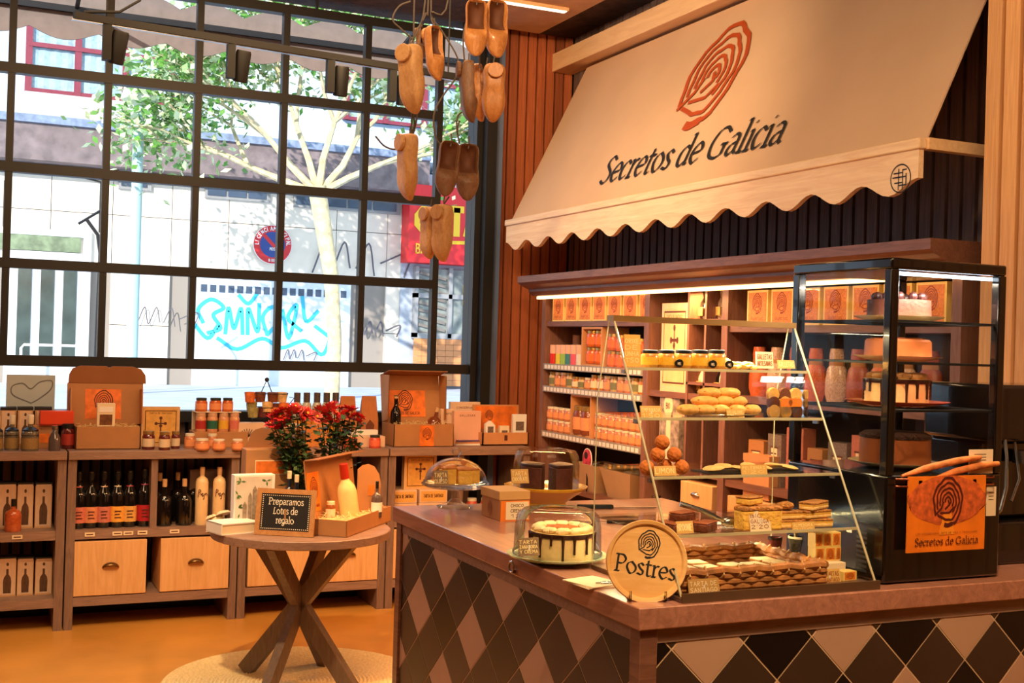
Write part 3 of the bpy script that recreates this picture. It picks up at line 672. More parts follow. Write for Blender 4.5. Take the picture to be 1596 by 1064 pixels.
# print on the canvas: local frame, x runs along -Y, z up the slope
nrm = Vector((-sd.z, 0, sd.x))
def canvas_M(off=.006):
    xx = Vector((0, -1, 0)); zz = sd; yy = zz.cross(xx)       # outward is -yy
    o_ = (A0-Vector((3.18, 0, 2.41)))+nrm*off
    return Matrix(((xx.x, yy.x, zz.x, o_.x), (xx.y, yy.y, zz.y, o_.y), (xx.z, yy.z, zz.z, o_.z), (0, 0, 0, 1)))
def Pc(x, y):       # sight line onto the canvas plane -> (along, up) of the canvas
    d = ray(x, y); o_ = Vector((0, 0, EYE)); a = Vector((3.18, YA0, 2.41)); t = (a-o_).dot(nrm)/d.dot(nrm); q = o_+d*t-a
    return -q.y, q.dot(sd)
tl = Pc(934, 286); tr_ = Pc(1216, 226); zb = (tl[1]+tr_[1])/2; print('canvas text', tl, tr_, Pc(1052, 180), Pc(1172, 60), Pc(1145, 35), Pc(1075, 200))
b = MB(); lettering(b, 'Secretos de Galicia', tl[0], zb, .118, .08, nib=(.055, .034), align='l', width=tr_[0]-tl[0]); b.xf(canvas_M()).build('lettering', M_black_ink, an)
lc = Pc(1112, 118); l1 = Pc(1052, 165); l2 = Pc(1172, 70); l3 = Pc(1145, 35); l4 = Pc(1078, 198)
b = MB(); logo(b, lc[0], lc[1], abs(l3[1]-l4[1])/2.4, 1.1); b.xf(canvas_M()).build('tree_ring_logo', M_orange_ink, an)
# scalloped timber valance
n = 120; pts = []
for k in range(n+1):
    u = (YA0-YA1)*k/n; ph = (u % .305)/.305
    pts.append((-u, -.135-.055*(.5-.5*math.cos(2*PI*(ph)))))
pts = [(.0, .0), ]+pts+[(-(YA0-YA1), .0)]
vb = MB(); m_ = len(pts)-2
top_ = [(-(YA0-YA1)*k/n, .0) for k in range(n+1)]
bt = pts[1:-1]
vs = []
for X_ in (-.03, -.006):
    vs += [(X_, p[0], p[1]) for p in top_]+[(X_, p[0], p[1]) for p in bt]
q = n+1
vb.add(vs, [(k, q+k, q+k+1, k+1) for k in range(n)]+[(2*q+k, 2*q+k+1, 3*q+k+1, 3*q+k) for k in range(n)]+[(q+k, 3*q+k, 3*q+k+1, q+k+1) for k in range(n)]+[(k, k+1, 2*q+k+1, 2*q+k) for k in range(n)]+[(0, 2*q, 3*q, q), (n, q+n, 3*q+n, 2*q+n)])
M_pine2 = wood('pale_pine', (226, 190, 152), (246, 222, 188), .5, (10, .8, 14))
vb.build('valance', M_pine2, an)
MB().box(-.04, .0, -(YA0-YA1)-.01, .01, -.03, .01).build('valance_rail', M_pine2, an, bev=.006)
MB().box(0, XR-3.18, -(YA0-YA1)-.02, -(YA0-YA1)+.02, -.03, .012).build('arm', M_pine, an)
MB().box(0, XR-3.18, -.04, 0, -.03, .012).build('arm', M_pine, an)
b = MB(); ec = P(1404, 278, X=3.15)-Vector((3.18, YA0, 2.41)); r = .052
st = [[Vector((r*math.cos(2*PI*k/28), r*math.sin(2*PI*k/28))) for k in range(29)]]+[[Vector((a*r, c*r)) for a, c in s] for s in ([(-.8,.1),(.5,.1)],[(-.6,-.3),(.2,-.3),(.2,.6),(.6,.6)],[(-.2,-.8),(-.2,.7)],[(.2,-.3),(.2,-.8)],[(.55,.3),(.55,-.5),(-.2,-.5)],[(-.7,.4),(.2,.4)])]
strokes_to_mesh(b, st, .005); b.xf(Matrix(((0, 1, 0, -.0315), (-1, 0, 0, ec.y), (0, 0, 1, ec.z), (0, 0, 0, 1)))).build('round_emblem', M_black_ink, an)

# ---- round table and rug
TX, TY, TZ = 1.462, 5.5, .735
rg = thing('braided_rug', 'round braided jute rug under the round table', 'rug', (TX, TY, 0))
b = MB(); prof = [(0, .012)]
for k in range(1, 34):
    r0 = .62*k/33; prof += [(r0-.014, .013), (r0-.006, .02)]
prof += [(.622, .012), (.622, 0)]
b.lathe(prof, 72); b.build('braid', mat('jute', (238, 212, 158), .9, .12, 60, bump=.4, bsc=120), rg)
tb = thing('round_table', 'round wooden display table on crossed beam legs', 'table', (TX, TY, 0))
MB().lathe([(0, TZ-.04), (.41, TZ-.04), (.415, TZ-.036), (.415, TZ-.004), (.411, TZ), (0, TZ)], 72).build('table_top', M_taupe, tb)
for k, a in enumerate((130, 48, 228, 310)):
    a = math.radians(a); c, s = math.cos(a), math.sin(a)
    MB().bar((c*.30, s*.30, .022), (-c*.27, -s*.27, TZ-.04), .075, .042, up=(-s, c, 0)).build('leg', wood('dark_beam', (92, 72, 60), (120, 96, 80), .4, (20, 20, 3)), tb)
# ---- track light
p0 = P(115, 24, Z=2.93); p1 = P(735, 124, Z=2.93); p0.y = max(p0.y, 4.4)
tk = thing('track_light', 'black ceiling track with four cylinder spotlights in front of the window', 'light', tuple(p0))
dv = p1-p0
MB().bar((0, 0, 0), tuple(dv), .035, .03).build('track', M_black, tk)
MB().bar(tuple(-dv*.005-Vector((0, 0, .017))), tuple(dv*1.0-Vector((0, 0, .017))), .02, .004).build('track_channel', M_steel, tk)
for c_ in (dv*.07, dv*.93): MB().tube([c_, c_+Vector((.0, 0, CEIL-2.93))], .004, 6).build('suspension_wire', M_black, tk)
MB().tube([(.04, 0, .02), (.18, 0, .04), (.26, 0, .1), (.3, 0, .25), (.32, 0, CEIL-2.93)], .006, 6).build('power_cable', M_black, tk)
for k, xx in enumerate((172, 347, 502, 606)):
    t = (xx-115)/(735-115); t = t*1.0
    # place along the track under the sight line
    c_ = dv*t
    MB().box(c_.x-.055, c_.x-.02, c_.y-.02, c_.y+.02, -.165, -.015).build('driver_box', M_black, tk)
    h_ = MB().lathe([(0, 0), (.03, 0), (.034, -.01), (.034, -.135), (.028, -.14), (.026, -.12), (0, -.12)], 18)
    h_.xf(Matrix.Translation((c_.x+.02, c_.y, -.035)) @ Matrix.Rotation(math.radians(8-k*4), 4, 'Y') @ Matrix.Rotation(math.radians(12), 4, 'X')); o = h_.build('spot_head', M_black, tk)
    h2 = MB().lathe([(0, -.121), (.026, -.121)], 14); h2.xf(Matrix.Translation((c_.x+.02, c_.y, -.035)) @ Matrix.Rotation(math.radians(8-k*4), 4, 'Y') @ Matrix.Rotation(math.radians(12), 4, 'X')); h2.build('lens', mat('spot_glow', (255, 220, 170), .5, 0, emit=3), o)
# ---- ceiling light strip at the top
c_ = P(815, 8, Z=CEIL-.06); sb = thing('ceiling_light_bar', 'slim ceiling light bar beside the hanging clogs', 'light', tuple(c_))
MB().box(-.5, .3, -.03, .03, 0, .03).build('bar_body', M_pine, sb); MB().box(-.49, .29, -.02, .02, -.004, 0).build('bar_diffuser', mat('warm_led2', (255, 226, 190), .5, 0, emit=3), sb)
# ================================================================ MAKERS OF GOODS
def jar_maker(content, lid, label=None, squat=False, name='jar'):
    def mk():
        t = thing(name, 'x y z w', 'jar')
        MB().lathe([(0, 0), (.46, 0), (.5, .05), (.5, .70), (.42, .80), (.40, .84), (0, .84)], 14).build('glass_body', content, t)
        MB().lathe([(0, .82), (.44, .82), (.44, .98), (.41, 1), (0, 1)], 14).build('lid', lid, t)
        if label: MB().lathe([(.508, .16), (.508, .60)], 14).build('paper_label', label, t)
        return t
    return mk
def bottle_maker(prof, body, cap, capz, label=None, lz=(.15, .42), name='bottle', neck=None, n=16, ink=None):
    """prof: (radius, height) with total height 1; capz: height where the cap starts"""
    def rad(z):
        for (r0, z0), (r1, z1) in zip(prof, prof[1:]):
            if z0 <= z <= z1 and z1 > z0: return r0+(r1-r0)*(z-z0)/(z1-z0)
        return .05
    def mk():
        t = thing(name, 'x y z w', 'bottle')
        MB().lathe(prof, n).build('glass_body', body, t)
        r = rad(capz)+.006
        MB().lathe([(r, capz), (r, 1.0), (r-.006, 1.006), (0, 1.006)], n).build('cap', cap, t)
        if label:
            r = rad(sum(lz)/2)+.003; l = MB().lathe([(r, lz[0]), (r, lz[1])], n).build('label_band', label, t)
            if ink:
                b = MB()
                for k in range(3): strokes_to_mesh(b, [[Vector((-.05, lz[0]+(lz[1]-lz[0])*(.3+.2*k))), Vector((.05-.02*(k % 2), lz[0]+(lz[1]-lz[0])*(.3+.2*k)))]], .02, None, -r-.004)
                b.build('label_print', ink, l)
        if neck: r = rad(.7)+.004; MB().lathe([(r, .66), (rad(.74)+.004, .74)], n).build('neck_label', neck, t)
        return t
    return mk
WINE = [(0, 0), (.125, 0), (.13, .02), (.13, .55), (.11, .64), (.055, .74), (.048, .80), (.048, .97), (.055, .98), (.055, 1), (0, 1)]
TALLB = [(0, 0), (.115, 0), (.12, .02), (.12, .74), (.10, .80), (.045, .84), (.04, .87), (.04, 1), (0, 1)]
SQUAT = [(0, 0), (.23, 0), (.24, .03), (.24, .52), (.2, .62), (.07, .70), (.065, .78), (.065, 1), (0, 1)]
def carton_maker(m, panel=None, motif=None, ink=None, lid=None, name='carton', margin=.1, bg=None, side=None):
    """unit box, front at y=-.5; motif draws on the front panel"""
    def mk():
        t = thing(name, 'x y z w', 'box')
        o = MB().box(-.5, .5, -.5, .5, 0, 1).build('carton_body', m, t, bev=0)
        if lid: MB().box(-.505, .505, -.505, .505, .93, 1.005).build('carton_lid', lid, t)
        if panel:
            pn = MB().box(-.5+margin, .5-margin, -.512, -.5, margin*.9, 1-margin*.9).build('printed_panel', panel, t)
            if motif:
                b = MB(); motif(b, -.516); b.build('emblem', ink or M_brown_ink, pn)
        if side: MB().box(-.512, -.5, -.42, .42, .1, .9).build('side_print', side, t)
        return t
    return mk
def m_logo(b, y): logo(b, 0, .54, .27, 1.2, y=y, thin=True); return lettering(b, 'SECRETOS DE GALICIA', 0, .15, .05, .25, caps=True, width=.62, y=y)
def m_cross(b, y):
    strokes_to_mesh(b, [[Vector((0, .72)), Vector((0, .28))]], .035, None, y); strokes_to_mesh(b, [[Vector((-.12, .58)), Vector((.12, .58))]], .035, None, y-.001)
    for p in ((0, .72), (-.12, .58), (.12, .58), (0, .52)): b.add([(p[0]+.045*math.cos(PI/4*k), y-.002, p[1]+.04*math.sin(PI/4*k)) for k in range(8)], [tuple(range(8))])
    for q in (.40,): strokes_to_mesh(b, [[Vector((-.4, .1)), Vector((.4, .1)), Vector((.4, .9)), Vector((-.4, .9)), Vector((-.4, .1))]], .02, None, y)
    lettering(b, 'TARTA DE SANTIAGO', 0, .82, .045, .2, caps=True, width=.6, y=y)
def m_bottle(b, y):
    b.add([(x, y, z) for x, z in ((-.22, .08), (.22, .08), (.24, .38), (.2, .48), (.07, .56), (.07, .7), (-.07, .7), (-.07, .56), (-.2, .48), (-.24, .38))], [tuple(range(10))])
    b.add([(.08*math.cos(PI/4*k), y, .82+.045*math.sin(PI/4*k)) for k in range(8)], [tuple(range(8))])
def m_label(b, y): logo(b, 0, .62, .25, 1.1, y=y, thin=True); lettering(b, 'SECRETOS', 0, .16, .06, .2, caps=True, width=.6, y=y)
def m_lines(b, y):
    for k in range(4): strokes_to_mesh(b, [[Vector((-.3, .75-k*.12)), Vector((.3-(k % 2)*.15, .75-k*.12))]], .03, None, y)
def price_card(lines, x, yb, wpx, hpx, Z=None, Y=None, label='', m=None, ink=None, rz=0, tilt=-.25, name='price_card', cat='sign', off=(0, 0)):
    b_, w, h = fit(x-wpx/2, x+wpx/2, yb-hpx, yb, Z=Z, Y=Y)
    t = thing(name, label, cat, tuple(b_), rz)
    T = Matrix.Rotation(tilt, 4, 'X')
    MB().box(-w/2, w/2, -.0015, .0015, 0, h).xf(T).build('card', m or M_tagc, t)
    MB().prism([(0, 0), (.02, 0), (0, min(.03, h*.6))], -.002, .002, 'x').xf(Matrix.Translation((0, .002, 0))).build('card_foot', M_white, t)
    b = MB(); n = len(lines)
    for i, tx in enumerate(lines):
        ch = h*.8/n; lettering(b, tx, 0, h*.9-ch*(i+1)+ch*.15, ch*.68, .2, caps=True, width=min(w*.9, w*.9), y=-.0021)
    b.xf(T).build('handwriting', ink or mat('cream_marker', (250, 226, 160), .6, 0), t)
    return t
def open_box(name, label, loc, w, d, h, lidh, rz=0, cat='box', m=None, lidtilt=-.15, flap=0, lw=0, th=.004):
    m = m or M_kraft
    t = thing(name, label, cat, loc, rz)
    b = MB().box(-w/2, w/2, -d/2, d/2, 0, th)
    b.box(-w/2, w/2, -d/2, -d/2+th, 0, h).box(-w/2, w/2, d/2-th, d/2, 0, h).box(-w/2, -w/2+th, -d/2, d/2, 0, h).box(w/2-th, w/2, -d/2, d/2, 0, h)
    b.build('tray', m, t)
    T = Matrix.Translation((0, d/2, h)) @ Matrix.Rotation(lidtilt, 4, 'X')
    l = MB().box(-w/2-lw, w/2+lw, -th, 0, 0, lidh); l.xf(T); lid = l.build('lid', m, t)
    T2 = T @ Matrix.Translation((0, -.02, lidh))
    return t, T, lid
def straw_fill(parent, w, d, z, n=160, m=None):
    b = MB(); rr = random.Random(int(w*1000+d*77))
    for k in range(n):
        x = rr.uniform(-w/2, w/2); y = rr.uniform(-d/2, d/2); a = rr.uniform(0, PI); L = rr.uniform(.015, .04); zz = z+rr.uniform(-.005, .018)
        p = Vector((x-math.cos(a)*L/2, y-math.sin(a)*L/2, zz)); q = Vector((x+math.cos(a)*L/2, y+math.sin(a)*L/2, zz+rr.uniform(-.008, .012)))
        p.x = max(-w/2, min(w/2, p.x)); q.x = max(-w/2, min(w/2, q.x)); p.y = max(-d/2, min(d/2, p.y)); q.y = max(-d/2, min(d/2, q.y))
        b.bar(p, q+Vector((.0001, 0, 0)), .0035, .0012)
    o = b.build('wood_wool', m or M_straw, parent); o['kind'] = 'stuff'
    MB().box(-w/2, w/2, -d/2, d/2, z-.012, z-.002).build('filling_bed', m or M_straw, parent)
    return o
M_hon = mat('honey', (196, 116, 40), .15, .15, coat=.5); M_jam = mat('dark_jam', (96, 30, 30), .15, .2, coat=.5); M_pate = mat('pate', (196, 122, 84), .25, .12, coat=.4)
M_pepper = mat('orange_preserve', (200, 96, 44), .2, .3, 30, coat=.4); M_beans = mat('pale_preserve', (206, 170, 120), .25, .25, 30, coat=.4)
M_wine = mat('black_glass', (16, 14, 14), .08, .0, coat=.8); M_cork = mat('cork', (206, 160, 112), .7, .1)
ZT = .972

# ================================================================ ON TOP OF THE WINDOW SHELVES
# gin cartons behind, seen as a row of kraft tops
for k, (a, b_) in enumerate(((-2, 24), (25, 50), (52, 79))):
    p, w, h = fit(a, b_, 634, 700, Z=ZT, Y=7.18)
    place('tall_carton', carton_maker(mat('kraft_sleeve', (196, 146, 100), .6, .05), M_pale, m_bottle, mat('bottle_print', (92, 62, 44), .5, .3), lid=mat('black_card', (26, 24, 26), .5, 0)), p, 0, (w*.96, .09, h), 'tall kraft liquor carton with black lid at left of the shelf top, %s' % nth(k), 'box', 'liquor cartons on the shelf top')
gin = bottle_maker(SQUAT, mat('smoky_glass', (104, 96, 84), .08, .35, 30, coat=.8), M_white_lid, .80, mat('botanical_label', (146, 116, 70), .5, .4, 40), (.06, .34), neck=M_dark_lid)
def gin_maker():
    t = thing('liquor_bottle', 'a b c d', 'bottle')
    MB().lathe([(0, 0), (.29, 0), (.3, .03), (.3, .50), (.26, .58), (.1, .66), (.09, .76), (.0, .76)], 18).build('glass_body', mat('smoky_glass', (104, 96, 84), .08, .35, 30, coat=.8), t)
    MB().lathe([(.305, .42), (.27, .585), (.12, .66)], 18).build('black_shoulder', M_dark_lid, t)
    MB().lathe([(.10, .74), (.11, .76), (.11, .98), (.1, 1), (0, 1)], 16).build('stopper', M_white_lid, t)
    MB().lathe([(.306, .06), (.306, .36)], 18).build('label_band', mat('botanical_label', (150, 128, 88), .5, .45, 40), t)
    return t
for k, (a, b_, c, d) in enumerate(((-14, 5, 648, 702), (6, 30, 647, 701), (32, 61, 646, 702))):
    p, w, h = fit(a, b_, c, d, Z=ZT)
    place('gin', gin_maker, p, 0, (w/.62, w/.62, h), 'squat clear liquor bottle with black shoulder and cream stopper, %s' % ['half out of frame', 'before the heart card', 'beside the small clear bottle'][k], 'bottle', 'squat liquor bottles on the shelf')
p, w, h = fit(75, 94, 663, 702, Z=ZT)
t = thing('small_bottle', 'small clear bottle with metal cap between the liquor bottles and kraft box', 'bottle', p)
MB().lathe([(0, 0), (w*.5, 0), (w*.5, h*.5), (w*.25, h*.75), (w*.22, h*.9), (0, h*.9)], 14).build('glass_body', mat('grey_glass', (86, 74, 74), .1, .2, coat=.7), t); MB().cyl((0, 0, h*.88), w*.26, h*.12, 12).build('cap', M_steel, t)
p, w, h = fit(95, 116, 660, 700, Z=ZT, Y=7.03)
place('jam', jar_maker(M_jam, M_dark_lid, mat('red_label', (170, 50, 36), .5, .3, 30)), p, 0, (w, w, h), 'dark red jam jar under the orange-red box', 'jar')
p, w, h = fit(62, 114, 643, 663, Z=ZT+.115, Y=7.08)
p.z = ZT+(P(90, 663, Y=7.08).z-ZT); zb_ = p.z
t = thing('orange_carton', 'flat orange-red carton lying on a kraft pack beside the open box', 'box', (p.x, 7.1, P(90, 662, Y=7.1).z))
MB().box(-w/2, w/2, -.05, .05, 0, .085*h/.085).build('carton_body', mat('red_orange_card', (222, 66, 26), .5, .04), t, bev=.002)
MB().box(-w/2-.001, w/2+.001, -.053, -.05, h*.05, h*.12).build('carton_edge', mat('deep_red_card', (160, 34, 16), .5), t)
p2, w2, h2 = fit(62, 92, 664, 700, Z=ZT, Y=7.12)
t = thing('kraft_pack', 'brown kraft pack under the orange-red carton', 'box', (p.x-.06, 7.12, ZT)); MB().box(-.07, .07, -.05, .05, 0, P(90, 662, Y=7.1).z-ZT).build('pack_body', M_kraft, t, bev=.002); MB().box(-.05, .05, -.0515, -.05, .03, .08).build('pack_label', M_oprint, t)
# big open kraft box with a card pack inside
p, w, h = fit(118, 219, 665, 700, Z=ZT); d = .2
t, T, lid = open_box('open_carton', 'open kraft gift box with raised curved flap and a cream pack inside, left on shelf', (p.x, p.y+d/2, ZT), w, d, h, .235*1.0, lidtilt=-.12, lw=.035)
b = MB(); pr_ = [(-w/2-.03, 0), (w/2+.05, 0), (w/2+.045, .05), (w/2+.02, .085), (w/2-.03, .1), (.03, .1), (.015, .09), (0, .1), (-w/2+.03, .1), (-w/2-.01, .085), (-w/2-.028, .05)]
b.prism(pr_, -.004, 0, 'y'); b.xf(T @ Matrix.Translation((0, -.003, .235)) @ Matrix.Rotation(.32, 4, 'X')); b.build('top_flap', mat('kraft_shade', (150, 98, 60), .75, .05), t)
MB().box(-w*.32, w*.25, -.006, -.004, .03, .2).xf(T).build('lid_label', M_oprint, lid)
b = MB(); logo(b, -.01, .13, .055, 1.1, y=-.0065, thin=True); b.xf(T).build('lid_logo', M_brown_ink, lid)
for s in (-1, 1): MB().box(s*(w/2+.02)-.003, s*(w/2+.02)+.003, -.1, 0, 0, .2).xf(T).build('side_flap', M_kraft_in, t)
straw_fill(t, w-.02, d-.02, h-.01)
p, w2, h2 = fit(150, 178, 628, 672, Y=6.95+.05)
t = thing('food_pack', 'cream upright pack with a dark pot picture in the open kraft box', 'pack', (p.x, p.y, ZT+h+.0)); h2 = P(164, 628, Y=p.y).z-ZT-h
MB().box(-w2/2, w2/2, -.02, .02, 0, h2).build('pack_body', M_cream, t, bev=.002); MB().box(-w2*.35, w2*.35, -.0225, -.02, h2*.08, h2*.52).build('picture', mat('dark_dish_photo', (110, 64, 30), .5, .5, 40), t); MB().box(-w2*.38, w2*.38, -.0225, -.02, h2*.62, h2*.85).build('printed_title', M_white, t)
# framed santiago box and three jam jars
CB = lambda: carton_maker(mat('box_wood_pale', (222, 178, 128), .6, .06), mat('parchment_print', (224, 168, 84), .6, .15, 6), m_cross, M_brown_ink, margin=.06)
p, w, h = fit(222, 282, 635, 697, Z=ZT)
place('cross_box', CB(), (p.x, p.y+.09, ZT), 0, (w, .05, h), 'yellow almond cake box with dark cross, standing on the window shelf', 'box')
J2 = jar_maker(M_jam, M_gold_lid, mat('pale_label', (214, 190, 160), .6, .2, 30))
for k, (a, b_, c, d) in enumerate(((221, 241, 671, 700), (247, 265, 672, 701), (265, 279, 671, 698))):
    p, w, h = fit(a, b_, c, d, Z=ZT); p.y = min(p.y, 6.98)
    place('jam_gold', J2, p, 0, (w, w, h), 'dark jam jar with gold lid before the yellow cross box, %s' % nth(k), 'jar', 'jam jars before the cross box')
# rack of small spice jars in two rows on a kraft plinth
p, w, h = fit(300, 384, 672, 700, Z=ZT, Y=7.07)
t = thing('kraft_plinth', 'low kraft carton under the small coloured pots', 'box', (p.x, 7.12, ZT)); MB().box(-w/2, w/2, -.09, .08, 0, h).build('carton_body', M_kraft, t, bev=.002); ph = h
cols = [mat('red_pot_label', (170, 40, 36), .5, .15, 20), mat('green_pot_label', (30, 96, 76), .5, .15, 20), mat('yellow_pot_label', (224, 170, 50), .5, .15, 20), mat('pink_pot_label', (206, 110, 96), .5, .15, 20)]
hh_ = 0
for k, (a, b_) in enumerate(((304, 321), (322, 339), (340, 356), (357, 373))):
    p, w, h = fit(a, b_, 643, 671, Y=7.06); h = P(338, 643, Y=7.06).z-ZT-ph; hh_ = h
    place('pot_%d' % k, jar_maker(mat('pot_glass', (214, 150, 110), .2, .2, coat=.3), mat('tan_lid', (206, 160, 130), .4, .05), cols[k]), (p.x, 7.06, ZT+ph), 0, (w, w, h), 'small pot with %s label in the lower row on the kraft carton' % ['red', 'green', 'yellow', 'pink'][k], 'jar', 'small coloured pots')
t = thing('display_tray', 'thin card shelf between two rows of small coloured pots', 'tray', (P(338, 643, Y=7.1).x, 7.1, ZT+ph+hh_+.002)); MB().box(-.13, .13, -.06, .08, 0, .004).build('tray_sheet', M_cream, t)
MB().box(-.13, .13, .07, .08, -hh_, 0).build('tray_back', M_cream, t)
for k, (a, b_) in enumerate(((303, 322), (325, 344), (345, 362))):
    p, w, h = fit(a, b_, 621, 642, Y=7.1)
    place('top_pot_%d' % k, jar_maker(M_pepper, mat('dark_green_lid', (44, 50, 40), .4, .2), mat('peach_label', (232, 150, 100), .5, .15, 20)), (p.x, 7.08, ZT+ph+hh_+.007), 0, (w, w, h), 'small orange pot with dark lid in the upper row, %s' % nth(k), 'jar', 'orange pots on the card shelf')
JC = jar_maker(M_pate, M_white_lid, mat('peach_label', (232, 150, 100)))
for k, (a, b_, c, d) in enumerate(((287, 304, 675, 698), (303, 326, 683, 701), (319, 335, 674, 696), (331, 351, 684, 701), (361, 379, 684, 701))):
    p, w, h = fit(a, b_, c, d, Z=ZT); p.y = min(p.y, 7.0)
    place('pate', JC, p, 0, (w, w, h), 'squat pate jar with cream lid at the shelf edge, %s' % nth(k), 'jar', 'squat pate jars')
# shell box, fruit stand, bottle row, kraft bags
p, w, h = fit(362, 414, 659, 700, Z=ZT, Y=7.04)
t = thing('shell_box', 'pale pink box with a grey scallop shell drawing beside the small pots', 'box', (p.x, 7.08, ZT)); MB().box(-w/2, w/2, -.04, .06, 0, h).build('carton_body', M_pale, t, bev=.002)
b = MB()
for k in range(9): a = math.radians(200-k*25); strokes_to_mesh(b, [[Vector((-.01, h*.42)), Vector((-.01+w*.2*math.cos(a), h*.58+h*.2*math.sin(a)*.9))]], .006, None, -.0415)
b.build('shell_drawing', mat('shell_ink', (120, 96, 84), .6, .1), t); sbh = h
p, w, h = fit(415, 470, 661, 700, Z=ZT, Y=7.06)
t = thing('support_box', 'low pale box beneath the wire basket of sweets', 'box', (p.x, 7.1, ZT)); MB().box(-w/2, w/2, -.06, .07, 0, h).build('carton_body', M_pale, t, bev=.002); sph = h
p = P(414, 657, Y=7.12); bz = ZT+max(sbh, sph)
t = thing('wire_basket_stand', 'wire stand packed with small patterned bags and pots by the window', 'stand', (p.x, 7.12, bz))
b = MB(); Hs = P(414, 588, Y=7.12).z-bz
for s in (-1, 1): b.tube([(s*.13, 0, Hs*.66), (s*.08, 0, 0)], .003, 5); b.tube([(s*.05, 0, Hs*.5), (0, 0, Hs*.95)], .003, 5)
b.tube([(.12, 0, Hs*.3), (.17, 0, Hs*.55), (.14, 0, Hs*.56)], .0025, 5)
for zz, r in ((.02, .085), (Hs*.33, .105), (Hs*.64, .128)): b.tube([(r*math.cos(2*PI*k/16), r*.55*math.sin(2*PI*k/16), zz) for k in range(17)], .0025, 5)
b.build('wire_frame', M_frame, t); MB().ball((0, 0, Hs*.95), .014, 8, 6).build('finial', M_frame, t)
rr = random.Random(4)
pk = [mat('olive_pack', (150, 140, 84), .6, .4, 40), mat('brown_pack', (120, 60, 34), .6, .4, 40), mat('orange_pack', (214, 110, 50), .6, .35, 40), mat('cream_pack', (226, 186, 130), .6, .3, 40), mat('maroon_pack', (96, 34, 34), .6, .3, 40)]
for k, (x_, z_, c_) in enumerate(((-.105, Hs*.45, 2), (-.09, Hs*.24, 0), (-.085, .03, 0), (-.04, Hs*.45, 1), (.0, Hs*.24, 3), (-.02, .03, 4), (.03, Hs*.45, 1), (.05, Hs*.2, 4), (.045, .03, 2), (.09, Hs*.45, 3), (.1, Hs*.22, 2))):
    q = MB(); q.lathe([(0, 0), (.028, 0), (.033, .05), (.03, .06), (0, .062)], 10, sy=.8)
    q.build('sweet_pot', pk[c_], t, loc=(x_, -.035+.02*(k % 2), z_))
BT = bottle_maker(TALLB, mat('pale_glass', (190, 190, 176), .08, .1, coat=.8), mat('dark_cap', (84, 72, 70), .4, .1), .82, mat('amber_label', (214, 150, 50), .5, .2), (.1, .5))
for k, xx in enumerate((461, 476, 492, 507, 521)):
    p, w, h = fit(xx-6, xx+6, 612, 693, Y=7.2); h = P(xx, 612, Y=7.2).z-ZT
    place('slim_bottle', BT, (p.x, 7.2, ZT), 0, (h*.82, h*.82, h), 'slim clear bottle with dark cap standing before the window, %s of five' % nth(k), 'bottle', 'slim bottles behind the flowers')
def bag_maker():
    t = thing('paper_bag', 'a b c d', 'bag')
    b = MB(); g = [(-.5, 0, -.5, .5), (-.5, .5, -.45, .5), (-.44, .9, -.1, .44), (-.42, 1, -.03, .42)]
    vs = []
    for (xl, z, yf, xr) in g:
        yb_ = -yf if z < .8 else -yf
        vs += [(xl, yf, z), (xr, yf, z), (xr, -yf, z), (xl, -yf, z)]
    fs = [(3, 2, 1, 0)]+[(i*4+j, i*4+(j+1) % 4, i*4+4+(j+1) % 4, i*4+4+j) for i in range(3) for j in range(4)]+[(12, 13, 14, 15)]
    b.add(vs, fs).build('bag_body', mat('kraft_bag', (186, 116, 66), .7, .08), t)
    MB().add([(-.2, -.49, .1), (.22, -.49, .1), (.26, -.47, .42), (0, -.46, .52), (-.25, -.47, .4)], [(0, 1, 2, 3, 4)]).xf(Matrix.Translation((0, -.02, 0))).build('bag_print', mat('dark_brown_print', (110, 54, 28), .6, .3, 20), t)
    return t
for k, (a, b_) in enumerate(((527, 553), (560, 586))):
    p, w, h = fit(a, b_, 617, 690, Y=7.15); h = P((a+b_)/2, 617, Y=7.15).z-ZT
    place('bag', bag_maker, (p.x, 7.15, ZT), 0, (w, .07, h), 'tall kraft paper bag with dark print %s' % ['right behind the red flowers', 'beside the large open gift box'][k], 'bag', 'kraft bags before the window')
p, w, h = fit(470, 503, 663, 700, Z=ZT, Y=7.0)
t = thing('orange_carton_low', 'orange-brown carton behind the red flowers', 'box', (p.x, 7.04, ZT)); MB().box(-.09, .09, -.05, .05, 0, h).build('carton_body', mat('orange_kraft', (206, 128, 60), .6, .08), t, bev=.002)
p, w, h = fit(547, 601, 680, 697, Z=ZT)
t = thing('card_tray', 'shallow pale card tray with folded white lid beside the flowers', 'tray', (p.x, p.y+.08, ZT)); MB().box(-w/2, w/2, -.07, .06, 0, h).build('tray_body', M_pale, t, bev=.002); MB().box(-w/2+.02, w/2-.03, -.02, .03, h, h+.035).build('folded_lid', M_white, t, bev=.004)
for k, (a, b_, c, d, key) in enumerate(((573, 590, 677, 697, 0), (536, 556, 676, 698, 1), (546, 557, 672, 690, 2))):
    p, w, h = fit(a, b_, c, d, Z=ZT); p.y = min(p.y, 6.97 if k < 1 else 7.02)
    if k == 2: continue
    place('tapenade%d' % key, jar_maker(mat('coral_paste', (214, 84, 60), .3, .15), mat('dark_green_lid', (44, 50, 40)) if key == 0 else M_white_lid, mat('coral_label', (232, 110, 80), .5, .1)), (p.x, p.y-.03*(1-key), ZT), 0, (w, w, h), ['coral jar with dark lid in front of the card tray', 'coral jar with cream lid half hidden by the table box'][k], 'jar')
